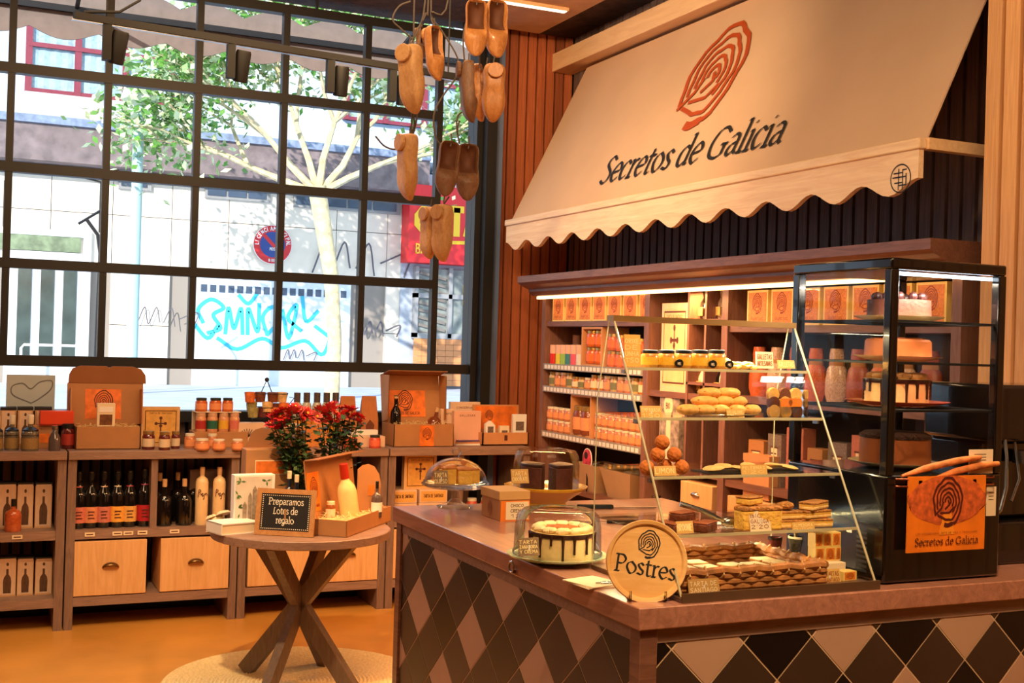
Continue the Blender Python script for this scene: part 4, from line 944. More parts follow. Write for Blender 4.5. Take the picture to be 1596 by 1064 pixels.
# large open gift box
p, w, h = fit(614, 707, 661, 696, Z=ZT); d = .24
gx, gy = p.x, p.y+d/2
t, T, lid = open_box('gift_box', 'large open kraft gift box with orange logo label, holding two bottles', (gx, gy, ZT), w, d, h, .3, lidtilt=-.2)
MB().box(-.03, .065, -d/2-.0025, -d/2, .004, h-.008).build('front_label', M_oprint, t)
b = MB(); logo(b, .018, h*.58, .032, 1.1, y=-d/2-.003, thin=True); b.build('front_logo', M_brown_ink, t)
MB().box(-w/2+.02, w/2-.10, -.007, -.004, .03, .2).xf(T).build('lid_label', M_oprint, lid)
b = MB(); logo(b, -.04, .135, .055, 1.15, y=-.0075); lettering(b, 'SECRETOS DE GALICIA', -.04, .045, .018, .2, caps=True, width=.2, y=-.0075); b.xf(T).build('lid_logo', M_brown_ink, lid)
for s in (-1, 1): MB().add([(s*w/2, 0, 0), (s*w/2, -.02, .3), (s*w/2*.98, -.16, .27), (s*w/2*.99, -.11, 0)], [(0, 1, 2, 3)]).add([(s*(w/2-.004), 0, 0), (s*(w/2-.004), -.02, .3), (s*(w/2*.98-.004), -.16, .27), (s*(w/2*.99-.004), -.11, 0)], [(0, 1, 2, 3)]).xf(T).build('side_flap', M_kraft_in, t)
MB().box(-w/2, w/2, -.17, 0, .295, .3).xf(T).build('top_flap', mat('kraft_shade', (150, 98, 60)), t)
straw_fill(t, w-.02, d-.02, h-.01)
def leaning(key, mk, loc, Lh, ax, ang, label, cat='bottle'):
    o = place(key, mk, loc, 0, Lh, label, cat); o.rotation_euler = (ang[0], ang[1], ang[2]); return o
leaning('dark_wine', bottle_maker(WINE, M_wine, M_cork, .93, None), (gx-.14, gy+.02, ZT+.05), .26, 0, (0, -.0, 0), 'dark wine bottle at the left of the large open gift box')
PROTO.pop('dark_wine')
o = leaning('amber_bottle', bottle_maker(SQUAT, mat('amber_glass', (120, 60, 34), .08, .2, coat=.8), M_cork, .85, mat('coral_label', (232, 110, 80)), (.1, .4)), (gx+.09, gy, ZT+.05), .19, 0, (.0, .22, 0), 'squat amber bottle with cork leaning in the large gift box')
# books and boxes right of it
for k, (a, b_, c, d, yy, lab, mm) in enumerate(((699, 745, 626, 695, 7.2, 'pale pink carton standing furthest back beside the gift box', M_pale), (684, 706, 637, 695, 7.14, 'narrow pale carton half hidden by the gift box', M_pale), (705, 747, 640, 690, 7.08, 'square pale pink box standing in front of the carton pair', mat('pink_card', (228, 172, 146), .6, .05)))):
    p, w, h = fit(a, b_, c, d, Y=yy); h = P((a+b_)/2, c, Y=yy).z-ZT
    t = thing('standing_box', lab, 'box', (p.x, yy, ZT)); MB().box(-w/2, w/2, -.02, .02, 0, h).build('box_body', mm, t, bev=.002)
    b = MB(); lettering(b, ['CONSERVAS', 'CAFE', 'GALLEGAS'][k], 0, h*.84, .012, .22, caps=True, width=w*.6, y=-.0205); b.build('print', M_brown_ink, t)
b_ = P(728, 694, Z=ZT)
for k, (mm, nm) in enumerate(((M_white, 'white leaflet pile at the shelf edge, lowest'), (mat('leaflet_orange', (220, 150, 100), .5, .1), 'pale orange leaflet bundle on the white leaflets'), (mat('leaflet_purple', (112, 88, 140), .5, .3, 20), 'purple printed leaflets on top of the leaflet pile'))):
    t = thing('leaflets', nm, 'leaflets', (b_.x+.02+.004*k, b_.y+.07, ZT+.011*k), .08*k)
    for j in range(3): MB().box(-.09, .09, -.06, .06, .0035*j, .0035*j+.003).build('sheet', mm, t, rz=.05*j)
# wooden presentation box with orange inner lid
p, w, h = fit(752, 824, 674, 694, Z=ZT); d = .16
t, T, lid = open_box('presentation_box', 'open pale wooden box with orange map lid and small white packs, right end', (p.x, p.y+d/2, ZT), w, d, h, .17, lidtilt=-.12, m=mat('box_wood', (206, 142, 92), .5, .1), th=.008)
MB().box(-w/2+.015, w/2-.015, -.0105, -.008, .015, .16).xf(T).build('lid_print', mat('map_print', (234, 116, 34), .5, .35, 14), lid)
b = MB(); logo(b, -.05, .1, .03, 1.2, y=-.011, thin=True); b.xf(T).build('lid_logo', M_brown_ink, lid)
MB().box(-.01, .01, -d/2-.004, -d/2, h*.4, h*.8).build('clasp', M_brown_ink, t); bx, by, bh = p.x, p.y, h
for k, (a, c, b1, lab) in enumerate(((755, 655, 771, 'small white house-shaped pack in the wooden box, left'), (777, 663, 793, 'low cream carton in the middle of the wooden box'), (797, 645, 820, 'white leaning pack with dark picture in the wooden box, right'))):
    pa = P((a+b1)/2, 672, Y=by+.05); w2 = (b1-a)*.0041; h2 = P((a+b1)/2, c, Y=by+.05).z-ZT-.01
    t = thing('small_pack', lab, 'pack', (pa.x, by+.05, ZT+.009))
    if k == 0: MB().prism([(-w2/2, 0), (w2/2, 0), (w2/2, h2*.8), (0, h2), (-w2/2, h2*.85)], -.015, .015, 'y').build('pack_body', M_white, t)
    else: MB().box(-w2/2, w2/2, -.015, .015, 0, h2).build('pack_body', M_white if k == 2 else M_cream, t, bev=.001)
    MB().box(-w2*.3, w2*.3, -.017, -.015, h2*.45, h2*.75).build('picture', mat('sketch_print', (110, 90, 80), .6, .5, 60), t)
# ================================================================ INSIDE THE WINDOW SHELVES
ZM = .54; ZB = .175
GINB = carton_maker(mat('pale_sleeve', (214, 164, 118), .6, .05), None, None)
def ginbox():
    t = carton_maker(mat('pale_sleeve', (214, 164, 118), .6, .05), M_pale, m_bottle, mat('bottle_print', (92, 62, 44)), lid=mat('black_card', (26, 24, 26)), margin=.04)()
    return t
for r, (z, yt, yb) in enumerate(((ZM, 752, 824), (ZB, 868, 940))):
    for k, (a, b_) in enumerate(((-4, 24), (25, 51), (53, 80))):
        p, w, h = fit(a, b_, yt, yb, Z=z, Y=7.02); h = P((a+b_)/2, yt, Y=7.02).z-z
        place('ginbox', ginbox, (p.x, 7.06, z), 0, (w*.97, .09, h), 'pale liquor carton with printed bottle on the %s shelf at far left, %s' % (['upper', 'lower'][r], nth(k)), 'box', 'liquor cartons in the far left unit')
p, w, h = fit(6, 34, 778, 826, Z=ZM, Y=6.93)
place('amber_gin', bottle_maker(SQUAT, mat('orange_liqueur', (190, 92, 50), .08, .25, coat=.8), M_dark_lid, .78, None), (p.x, 6.94, ZM), 0, (w/.5, w/.5, h), 'orange liqueur bottle before the upper printed cartons', 'bottle')
for r, z in ((0, ZM), (1, ZB)):
    for k, xx in enumerate((10, 27) if r else (27,)):
        pass
reds = [('pink', (214, 120, 100), (220, 90, 90)), ('salmon', (222, 140, 100), None), ('rose', (206, 120, 104), (236, 190, 160)), ('yellow', (240, 170, 70), (240, 220, 190)), ('two-tone', (226, 170, 90), (200, 60, 80)), ('crimson', (180, 30, 40), (180, 60, 100))]
for k, xx in enumerate((121, 140, 160, 181, 200, 223)):
    p, w, h = fit(xx-8, xx+8, 755, 819, Z=ZM, Y=6.99); h = .31 if k != 5 else .32
    nm, lc_, nc = reds[k]
    place('wine_%d' % k, bottle_maker(WINE, M_wine, M_dark_lid, .86, mat('wine_label_%d' % k, lc_, .5, .1, 20), (.1, .38), neck=mat('neck_%d' % k, nc, .5, .1) if nc else None, ink=M_brown_ink), (p.x, 6.97, ZM), 0, h, 'black wine bottle with %s label in the left compartment, %s' % (nm, nth(k)), 'bottle', 'wine bottles in the left compartment')
LIQ = bottle_maker(SQUAT, M_wine, M_cork, .84, None)
for k, (xx, yy) in enumerate(((255, 6.96), (286, 6.96), (247, 7.1), (275, 7.12), (300, 7.1))):
    p = P(xx, 815, Y=yy); nm = place('corked', LIQ, (p.x, yy, ZM), 0, (.19, .19, .26 if k < 2 else .28), 'dark corked spirit bottle %s in the right wine compartment' % ['front left', 'front right', 'behind, far left', 'behind, centre', 'behind, right'][k], 'bottle', 'corked bottles')
WB = bottle_maker(TALLB, mat('ivory_bottle', (232, 198, 150), .3, .04), M_cork, .87, None)
def white_bottle():
    t = WB(); b = MB(); lettering(b, 'Puga' if False else 'aug', 0, .5, .055, .22, nib=None); 
    b.v = [(x, -.1245, z) for x, y, z in b.v]; b.build('script_print', M_brown_ink, t); return t
def white_bottle():
    t = WB(); b = MB(); st = [cr(s, 4) for s in ([(-.09,.5),(-.075,.62),(-.04,.6),(-.075,.56)], [(-.04,.56),(-.03,.53),(-.01,.56)], [(0,.56),(-.01,.5),(.02,.53),(.02,.46),(0,.46)], [(.03,.55),(.04,.53),(.06,.56),(.085,.52)])]
    strokes_to_mesh(b, st, .012, None, -.126); b.build('script_print', M_brown_ink, t); return t
for k, xx in enumerate((313, 340)):
    p = P(xx, 817, Y=6.95); h = P(xx, 728, Y=6.95).z-ZM
    place('ivory', white_bottle, (p.x, 6.95, ZM), 0, (h*.93, h*.93, h), 'tall ivory bottle with dark script, %s of the pair' % ['left', 'right'][k], 'bottle', 'ivory bottles')
p, w, h = fit(294, 350, 735, 818, Y=7.08)
t = thing('grey_carton', 'grey-brown carton standing behind the ivory bottles', 'box', (p.x, 7.12, ZM)); MB().box(-w/2, w/2, -.04, .04, 0, .3).build('carton_body', mat('grey_brown_card', (130, 104, 90), .7, .05), t, bev=.002)
# price tickets on the shelf edges
for k, (xx, z) in enumerate(((27, ZM), (140, ZM), (183, ZM), (200, ZM), (222, ZM), (272, ZM), (328, ZM), (240, .13))):
    if z < .2: continue
    p = P(xx, 830, Y=6.88)
    t = thing('price_ticket', 'small cream price ticket on the shelf edge, %s' % nth(k), 'ticket', (p.x, 6.882, ZM-.025), 0, 'price tickets on the window shelves')
    MB().box(-.026, .026, -.003, 0, -.01, .012).build('ticket', M_cream, t); MB().box(-.018, .018, -.0035, -.003, -.002, .004).build('ticket_print', M_brown_ink, t)
# right-hand unit: cross boxes
CB2 = carton_maker(mat('box_wood_pale', (222, 178, 128)), mat('parchment_print', (224, 168, 84)), m_cross, M_brown_ink, margin=.06)
bx_ = [(629, 679, 706, 758, 6.98, 'upright cake box with cross above the stacked boxes, right unit')]
zz = P(650, 763, Y=6.95).z
p, w, h = fit(629, 679, 706, 763, Y=6.98)
place('cross_box', CB2, (p.x, 7.0, zz), 0, (w, .05, h*.95), 'upright cake box with dark cross in the right unit, above flat boxes', 'box')
for k, (a, b_) in enumerate(((608, 649), (652, 696))):
    p, w, h = fit(a, b_, 764, 800, Y=6.96)
    for j, (z0, z1) in enumerate(((ZM, ZM+(zz-ZM)*.5), (ZM+(zz-ZM)*.5, zz))):
        t = thing('flat_box', '%s parchment-print box of the %s stack in the right unit' % (['lower', 'upper'][j], ['left', 'right'][k]), 'box', (p.x, 7.05, z0+.001), 0, 'parchment boxes in the right unit')
        MB().box(-w/2+.002, w/2-.002, -.1, .1, 0, z1-z0-.002).build('box_body', M_pale, t, bev=.002)
        pn = MB().box(-w/2+.012, w/2-.012, -.102, -.1, .01, z1-z0-.012).build('printed_panel', mat('parchment_print', (224, 168, 84)), t)
        b = MB(); lettering(b, 'TARTA DE SANTIAGO', 0, (z1-z0)*.4, .02, .2, caps=True, width=w*.7, y=-.1025); b.build('print', M_brown_ink, pn)
for k, (xx, yy_, col) in enumerate(((735, 7.0, 'coral_label'), (757, 7.02, 'peach_label'))):
    p = P(xx, 790, Y=7.0)
    place('tapenade1', None, (p.x, 7.0, ZM), 0, (.07, .07, .1), 'coral jar with cream lid in the right unit behind the cake stand, %s' % ['left', 'right'][k], 'jar', 'coral jars in the right unit')
# ================================================================ ON THE ROUND TABLE
Z0 = TZ
p = P(417, 828, Z=Z0); 
# chalkboard
pa = P(398, 833, Z=Z0); pb = P(490, 838, Z=Z0); w = (pb-pa).length; rz = math.atan2(pb.y-pa.y, pb.x-pa.x); c = (pa+pb)/2
hh = P(444, 764, Y=c.y).z-Z0
t = thing('chalkboard', 'framed black chalkboard lettered Preparamos lotes de regalo on the round table', 'sign', (c.x, c.y+.012, Z0), rz)
T = Matrix.Rotation(-.16, 4, 'X')
hb = hh/math.cos(.16)
b = MB(); fw = .022
b.box(-w/2, w/2, -.012, 0, 0, fw).box(-w/2, w/2, -.012, 0, hb-fw, hb).box(-w/2, -w/2+fw, -.012, 0, fw, hb-fw).box(w/2-fw, w/2, -.012, 0, fw, hb-fw).xf(T).build('frame', wood('oak_frame', (176, 120, 72), (200, 146, 94), .5, (12, 12, 12)), t)
MB().box(-w/2+fw, w/2-fw, -.007, -.001, fw, hb-fw).xf(T).build('black_board', mat('blackboard', (20, 18, 22), .6, .15), t)
b = MB()
for k, tx in enumerate(('Preparamos', 'Lotes de', 'regalo')): lettering(b, tx, 0, hb*(.66-.2*k), .020, .15, width=[.165, .115, .085][k], y=-.0075)
b.xf(T).build('chalk_lettering', mat('chalk', (244, 232, 214), .8, 0), t)
b = MB(); nx = 24
for k in range(nx):
    xx = -w/2+fw+.006+(w-2*fw-.012)*k/(nx-1)
    for z in (fw+.008, hb-fw-.008): b.box(xx-.002, xx+.002, -.0078, -.007, z-.002, z+.002)
for k in range(18):
    z = fw+.008+(hb-2*fw-.016)*k/17
    for xx in (-w/2+fw+.007, w/2-fw-.007): b.box(xx-.002, xx+.002, -.0078, -.007, z-.002, z+.002)
o = b.xf(T).build('dotted_border', mat('chalk', (244, 232, 214)), t); o['kind'] = 'stuff'
MB().prism([(0, 0), (.06, 0), (0, .12)], -.004, .004, 'x').xf(Matrix.Translation((0, .004, 0))).build('stand_leg', M_kraft, t)
# white book block under the cathedral print
pa = P(372, 832, Z=Z0); 
t = thing('white_book', 'thick white book lying at the left rim of the round table', 'book', (pa.x-.005, pa.y+.07, Z0), .28)
MB().box(-.10, .08, -.07, .07, .002, .045).build('page_block', M_cream, t); MB().box(-.103, .083, -.073, .073, .045, .05).box(-.103, .083, -.073, .073, 0, .004).box(-.103, -.098, -.073, .073, 0, .05).build('cover', M_white, t)
p, w, h = fit(364, 428, 740, 800, Y=pa.y+.12)
t = thing('cathedral_print_box', 'white gift box printed with a grey cathedral and green leaves, on the table', 'box', (p.x, pa.y+.16, Z0), .06)
h = P(396, 740, Y=pa.y+.12).z-Z0
MB().box(-w/2, w/2, -.03, .03, 0, h).build('box_body', M_white, t, bev=.002)
pn = MB().box(-w/2+.006, w/2-.014, -.032, -.03, .006, h-.008).build('printed_front', mat('watercolour_print', (214, 202, 190), .6, .14, 12), t)
b = MB()
for (x0, x1, z1) in ((-.055, -.035, .13), (-.03, -.012, .17), (-.01, .012, .2), (.014, .03, .17), (.035, .055, .13)):
    b.add([(x0, -.0325, .045), (x1, -.0325, .045), (x1, -.0325, z1-.02), ((x0+x1)/2, -.0325, z1), (x0, -.0325, z1-.02)], [(0, 1, 2, 3, 4)])
b.build('cathedral_drawing', mat('grey_wash', (150, 134, 118), .7, .35, 60), pn)
b = MB(); rr = random.Random(2)
for (cx_, cz_) in ((-w/2+.02, .1), (-w/2+.018, .16), (-w/2+.02, .05), (w/2-.04, h-.03), (-w/2+.03, h-.03)):
    for k in range(4):
        a = rr.uniform(0, 2*PI); b.add([(cx_, -.033, cz_), (cx_+.014*math.cos(a), -.033, cz_+.014*math.sin(a)), (cx_+.024*math.cos(a+.3), -.033, cz_+.024*math.sin(a+.3)), (cx_+.012*math.cos(a+.7), -.033, cz_+.012*math.sin(a+.7))], [(0, 1, 2, 3)])
b.build('leaf_drawing', mat('green_ink', (84, 120, 70), .6, .2), pn)
# bundle of shells
p = P(350, 800, Y=5.50)
t = thing('shell_bundle', 'small heap of cream scallop shells at the left of the table', 'shells', (p.x, p.y+.12, Z0))
for k, (dx, dy, dz, r_) in enumerate(((-.02, 0, .0, .035), (.03, .01, .0, .035), (0, .02, .03, .035), (-.03, .03, .035, .03), (.02, .0, .055, .036))):
    b = MB(); n = 18; vs = [(0, -r_*.9, .004)]
    ring = [(r_*math.cos(2*PI*j/n)*(1+.05*(j % 2)), r_*math.sin(2*PI*j/n)*(1+.05*(j % 2)), 0) for j in range(n)]
    b.add([(0, 0, r_*.45)]+[(x_*.6, y_*.6, r_*.33+.003*(j % 2)) for j, (x_, y_, _) in enumerate(ring)]+ring, [(0, 1+j, 1+(j+1) % n) for j in range(n)]+[(1+j, 1+n+j, 1+n+(j+1) % n, 1+(j+1) % n) for j in range(n)]+[tuple(1+n+j for j in range(n))[::-1]])
    o = b.build('shell', mat('shell_cream', (236, 210, 160), .5, .15, 40), t, loc=(dx, dy, dz)); o.rotation_euler = (rr.uniform(-.4, .4), rr.uniform(-.4, .4), rr.uniform(0, 3))
# tall kraft box standing at the back with orange band
p, w, h = fit(386, 486, 668, 800, Y=5.78); hz = P(436, 668, Y=5.78).z-Z0
t = thing('tall_kraft_box', 'tall upright kraft box with orange band label behind the chalkboard', 'box', (p.x-.02, 5.80, Z0), 0)
MB().box(-w/2, w/2, -.05, .06, 0, hz*.78).build('box_body', M_kraft, t, bev=.003)
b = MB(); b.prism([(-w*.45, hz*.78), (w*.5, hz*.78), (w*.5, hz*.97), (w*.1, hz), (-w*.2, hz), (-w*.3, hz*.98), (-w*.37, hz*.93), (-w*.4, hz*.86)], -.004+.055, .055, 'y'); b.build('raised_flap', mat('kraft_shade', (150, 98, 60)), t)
MB().box(-w*.36, w*.45, -.052, -.05, hz*.5, hz*.66).build('band_border', M_cream, t); MB().box(-w*.35, w*.44, -.0535, -.052, hz*.51, hz*.65).build('orange_band', M_oprint, t)
# two dark bottles
for k, (xx, yt) in enumerate(((451, 735), (461, 740))):
    p = P(xx, 800, Y=5.62-.07*k); h = P(xx, yt, Y=5.62-.07*k).z-Z0
    place('dark_flask', bottle_maker(SQUAT, mat('blue_black_glass', (26, 34, 52), .08, .1, coat=.8), M_cream, .86, None), (p.x, 5.64-.09*k, Z0), 0, (h*.62, h*.62, h), 'dark blue-black bottle with pale cap behind the chalkboard, %s' % ['taller', 'front'][k], 'bottle', 'dark bottles behind the chalkboard')
# flowers
M_red = mat('crimson_petal', (190, 30, 36), .6, .25, 30); M_redp = mat('pale_petal', (214, 96, 96), .6, .2, 30); M_leaf = mat('dark_leaf', (44, 70, 38), .5, .35, 20)
def bloom_mesh(seed, m):
    r0 = random.Random(seed); b = MB()
    for ring, (n, L, e) in enumerate(((14, .026, .15), (12, .021, .6), (8, .014, 1.1))):
        for k in range(n):
            a = 2*PI*k/n+r0.uniform(-.1, .1)+ring*.2; ee = e+r0.uniform(-.15, .15)
            d = Vector((math.cos(a)*math.cos(ee), math.sin(a)*math.cos(ee), math.sin(ee))); s = Vector((-math.sin(a), math.cos(a), 0))*L*.2
            b.add([d*.003-s*.5, d*L*.6-s, d*L, d*L*.6+s, d*.003+s*.5], [(0, 1, 2, 3, 4)])
    return b.mesh('bloom', m)
blooms = [bloom_mesh(k, M_red if k < 3 else M_redp) for k in range(4)]
ctr = MB().ball((0, 0, .006), .005, 8, 5).mesh('bloom_centre', mat('flower_eye', (224, 170, 70), .6, .1))
def bouquet(label, pts, base, seed):
    t = thing('flower_pot', label, 'flowers', base)
    MB().lathe([(0, 0), (.045, 0), (.055, .1), (.05, .1), (.045, .09), (0, .09)], 20).build('pot', mat('brown_pot', (110, 66, 44), .6, .1), t)
    r0 = random.Random(seed); st = MB(); lf = MB()
    for (q, sc_) in pts:
        q = q-Vector(base)
        o = bpy.data.objects.new('bloom', blooms[r0.choice((0, 1, 2, 0, 1, 2, 3))]); COL.objects.link(o); o.parent = t; o.location = q; o.scale = (sc_,)*3; o.rotation_euler = (r0.uniform(.2, 1.1), r0.uniform(-.5, .4), r0.uniform(0, 6))
        e = bpy.data.objects.new('bloom_centre', ctr); COL.objects.link(e); e.parent = o
        p0 = Vector((q.x*.15, q.y*.2, .08)); m_ = (p0+q)/2+Vector((r0.uniform(-.02, .02), 0, 0)); st.tube([p0, m_, q], .002, 4)
        for k in range(30):
            c_ = p0.lerp(q, r0.uniform(.25, .93))+Vector([r0.gauss(0, .022) for _ in range(3)]); a = r0.uniform(0, 6.3); L = r0.uniform(.03, .055)
            d = Vector((math.cos(a), math.sin(a), r0.uniform(-.7, .5))).normalized(); s = d.cross(Vector((r0.uniform(-1, 1), .3, 1))).normalized()*L*.3
            lf.add([c_, c_+d*L*.5+s, c_+d*L, c_+d*L*.5-s], [(0, 1, 2, 3)])
    o = st.build('stems', M_leaf, t); o['kind'] = 'stuff'; o = lf.build('leaves', M_leaf, t); o['kind'] = 'stuff'
    return t
def bl(lst, Y): return [(P(x, y, Y=Y+dy), s) for x, y, dy, s in lst]
rr = random.Random(9)
L1 = [(425, 652), (433, 645), (441, 640), (430, 662), (446, 650), (455, 641), (463, 645), (452, 655), (468, 652), (478, 645), (440, 660), (428, 668), (436, 650), (460, 636), (471, 640), (422, 662)]
L2 = [(493, 650), (500, 641), (508, 648), (515, 636), (522, 645), (530, 637), (538, 645), (545, 652), (553, 648), (558, 657), (526, 655), (512, 655), (503, 656), (540, 636), (534, 652), (549, 640), (561, 650), (520, 630)]
bouquet('pot of crimson chrysanthemums at the left, leaning over the tall kraft box', bl([(x, y, rr.uniform(-.05, .03), rr.uniform(1.3, 1.8)) for x, y in L1], 5.72), (P(478, 790, Y=5.77).x, 5.72, Z0), 1)
bouquet('pot of crimson chrysanthemums at the right behind the open gift box on the table', bl([(x, y, rr.uniform(-.05, .03), rr.uniform(1.3, 1.8)) for x, y in L2], 5.74), (P(520, 790, Y=5.74).x, 5.76, Z0), 2)
# open gift box at the right of the table
A = P(540, 838, Z=Z0); B = P(609, 812, Z=Z0); C_ = P(487, 827, Z=Z0)
ex = (B-A); w = ex.length; rz = math.atan2(ex.y, ex.x); d = .19; h = .075
cen = A+ex/2+Vector((-math.sin(rz), math.cos(rz), 0))*d/2
t, T, lid = open_box('table_gift_box', 'open kraft gift box with orange label and straw on the round table', (cen.x, cen.y, Z0), w, d, h, .26, rz=rz, lidtilt=-.12)
T = Matrix.Translation((-w/2, 0, h)) @ Matrix.Rotation(-.14, 4, 'Y')
straw_fill(t, w-.02, d-.02, h-.012, 260)
pass
TL = Matrix.Translation((0, d/2, h)) @ Matrix.Rotation(-.12, 4, 'X')
MB().box(-w/2+.012, -w/2+.135, -.0065, -.004, .02, .20).xf(TL).build('orange_label', M_oprint2, lid)
b = MB(); logo(b, -w/2+.074, .125, .045, 1.1, y=-.007); lettering(b, 'SECRETOS DE GALICIA', -w/2+.074, .04, .013, .2, caps=True, width=.10, y=-.007); b.xf(TL).build('label_logo', M_brown_ink, lid)
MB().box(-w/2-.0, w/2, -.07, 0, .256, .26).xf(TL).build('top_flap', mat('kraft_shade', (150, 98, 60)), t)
p = P(541, 800, Y=cen.y-.02); hb = P(533, 721, Y=cen.y).z-Z0-.02
o = place('cava', bottle_maker(WINE, mat('cream_bottle', (236, 206, 140), .25, .06, coat=.4), mat('red_foil', (170, 40, 20), .35, .1), .76, None), (p.x+.02, cen.y-.02, Z0+.02), 0, hb, 'cream bottle with red foil neck in the table gift box', 'bottle'); o.rotation_euler.y = -.16; o.scale = (hb*1.25, hb*1.25, hb)
p = P(516, 800, Y=cen.y-.06)
o = place('mini_jar', jar_maker(mat('dark_honey', (150, 84, 40), .15, .2, coat=.5), M_cream, M_cream), (p.x, cen.y-.05, Z0+.05), 0, (.045, .045, .085), 'little jar with cream label at the foot of the cream bottle', 'jar')
p, w, h = fit(556, 590, 720, 800, Y=cen.y+.1)
t = thing('round_topped_card', 'kraft card with rounded top behind the cream bottle', 'card', (P(572, 800, Y=cen.y+.08).x, cen.y+.075, Z0+.04), .05)
hh = P(572, 722, Y=cen.y+.1).z-Z0-.04
MB().prism([(-.055, 0), (.065, 0), (.065, hh*.6), (.055, hh*.8), (.03, hh*.95), (0, hh), (-.03, hh*.98), (-.055, hh*.9)], 0, .004, 'y').build('card', M_kraft, t); MB().box(.0, .03, -.002, 0, hh*.4, hh*.6).build('orange_sticker', M_oprint, t)
p = P(590, 790, Y=cen.y+.05)
o = place('vial', bottle_maker(SQUAT, mat('grey_glass', (86, 74, 74)), M_dark_lid, .8, M_white), (p.x-.01, cen.y+.05, Z0+.04), 0, (.11, .11, .17), 'small dark-capped bottle at the right end of the table gift box', 'bottle')
# ================================================================ WALL CABINET CONTENTS
RZ = -PI/2
def crow(x0, x1, yt, z, X=XF+.03):
    p0 = P(x0, 600, X=X); p1 = P(x1, 600, X=X); return (p0.y+p1.y)/2, abs(p1.y-p0.y), P((x0+x1)/2, yt, X=X).z-z
LOGOBOX = lambda: carton_maker(mat('gold_box', (252, 216, 130), .5, .05), mat('orange_cake_print', (238, 136, 46), .5, .3, 18), m_label, mat('dark_orange_ink', (150, 52, 16), .6, 0), margin=.07)
top_boxes = [(848, 867, 464), (870, 889, 463), (891, 911, 462), (913, 934, 461), (936, 958, 460), (961, 984, 459), (987, 1003, 458)]
for k, (a, b_, yt) in enumerate(top_boxes):
    y, w, h = crow(a, b_, yt, 1.775); w = .155
    y0 = 6.78-k*.178
    place('logo_box', LOGOBOX(), (XF+.09, y0-.08, 1.775), RZ, (w, .12, h), 'orange logo cake box on the left bay top shelf, %s' % nth(k), 'box', 'orange cake boxes, left bay')
for k in range(8):
    y0 = P(1150+0, 500, X=XF).y-.06-k*.185
    if y0 < 3.5: break
    place('logo_box', LOGOBOX(), (XF+.09, y0-.05, 1.745), RZ, (.16, .12, .165), 'orange logo cake box on the right bay top shelf, %s' % nth(k), 'box', 'orange cake boxes, right bay')
# second shelf: coloured tins, wooden crate with jars, stacked jars
TINC = [('orange', (226, 90, 60)), ('red', (214, 40, 36)), ('yellow', (222, 200, 70)), ('green', (150, 190, 90)), ('teal', (60, 130, 140)), ('pink', (224, 90, 120)), ('white', (226, 216, 210))]
def tin_maker(m):
    def mk():
        t = thing('tin', 'a b c d', 'tin'); MB().lathe([(0, 0), (.5, 0), (.5, .55), (0, .55)], 12).build('coloured_base', m, t); MB().lathe([(.5, .55), (.5, .97), (.46, 1), (0, 1)], 12).build('pale_top', mat('pale_tin', (232, 180, 160), .4, .15, 40), t); return t
    return mk
for k, xx in enumerate((849, 856, 865, 872, 880, 888, 897)):
    y, w, h = crow(xx-4, xx+4, 537, 1.505)
    place('tin%d' % k, tin_maker(mat('tin_'+TINC[k][0], TINC[k][1], .4, .1)), (XF+.06, y, 1.505), 0, (.058, .058, h), 'small %s-based tin in the row of coloured tins in the cabinet' % TINC[k][0], 'tin', 'coloured tins')
place('blue_tin', tin_maker(mat('blue_tin', (90, 110, 160), .4, .1)), (XF+.2, P(897, 600, X=XF+.2).y, 1.505), 0, (.055, .055, .19), 'tall blue tin behind the row of coloured tins', 'tin')
CJ = [('orange', jar_maker(M_pepper, M_gold_lid, mat('orange_jar_label', (230, 110, 50), .5, .15, 30))), ('pate', jar_maker(M_pate, M_gold_lid, M_cream)), ('honeyj', jar_maker(M_hon, M_gold_lid, M_cream)), ('beans', jar_maker(M_beans, M_gold_lid, mat('olive_label', (120, 120, 84), .5, .2, 30)))]
def crate(x0, x1, yt, z, label, zt=None, dx=.0):
    y, w, h = crow(x0, x1, yt, z, X=XF+.01); t = thing('wooden_crate', label, 'crate', (XF+.015+.09, y, z), RZ)
    th = .014; M_ = mat('crate_wood', (206, 146, 96), .55, .1, 6)
    MB().box(-w/2, w/2, -.09, .09, 0, th).build('bottom_board', M_, t); MB().box(-w/2, w/2, -.09, .09, h-th, h).build('top_board', M_, t)
    for s in (-1, 1): MB().box(min(s*w/2, s*(w/2-th)), max(s*w/2, s*(w/2-th)), -.09, .09, th, h-th).build('side_board', M_, t)
    MB().box(-w/2+th, w/2-th, .08, .09, th, h-th).build('back_board', M_, t)
    return y, w, h
cy, cw, ch = crate(903, 935, 509, 1.505, 'pale wooden crate holding four orange jars, second shelf')
for k in range(4):
    place(CJ[0][0], CJ[0][1], (XF+.06, cy+(.25-(k % 2)*.5)*cw*.8, 1.505+.016+(k//2)*(ch-.03)/2.05), 0, (cw*.36, cw*.36, (ch-.03)/2.1), 'orange preserve jar inside the pale crate, %s' % ['lower left', 'lower right', 'upper left', 'upper right'][k], 'jar', 'jars inside the upper crate')
for k, xx in enumerate((948, 961, 972, 982, 992)):
    for r in range(2):
        y, w, h = crow(xx-6, xx+6, 519+k*2, 1.505)
        place(CJ[0][0], CJ[0][1], (XF+.06, y, 1.505+r*h*.5), 0, (.075, .075, h*.49), 'orange preserve jar right of the crate, %s row, %s' % (['lower', 'upper'][r], nth(k)), 'jar', 'stacked orange jars right of the crate')
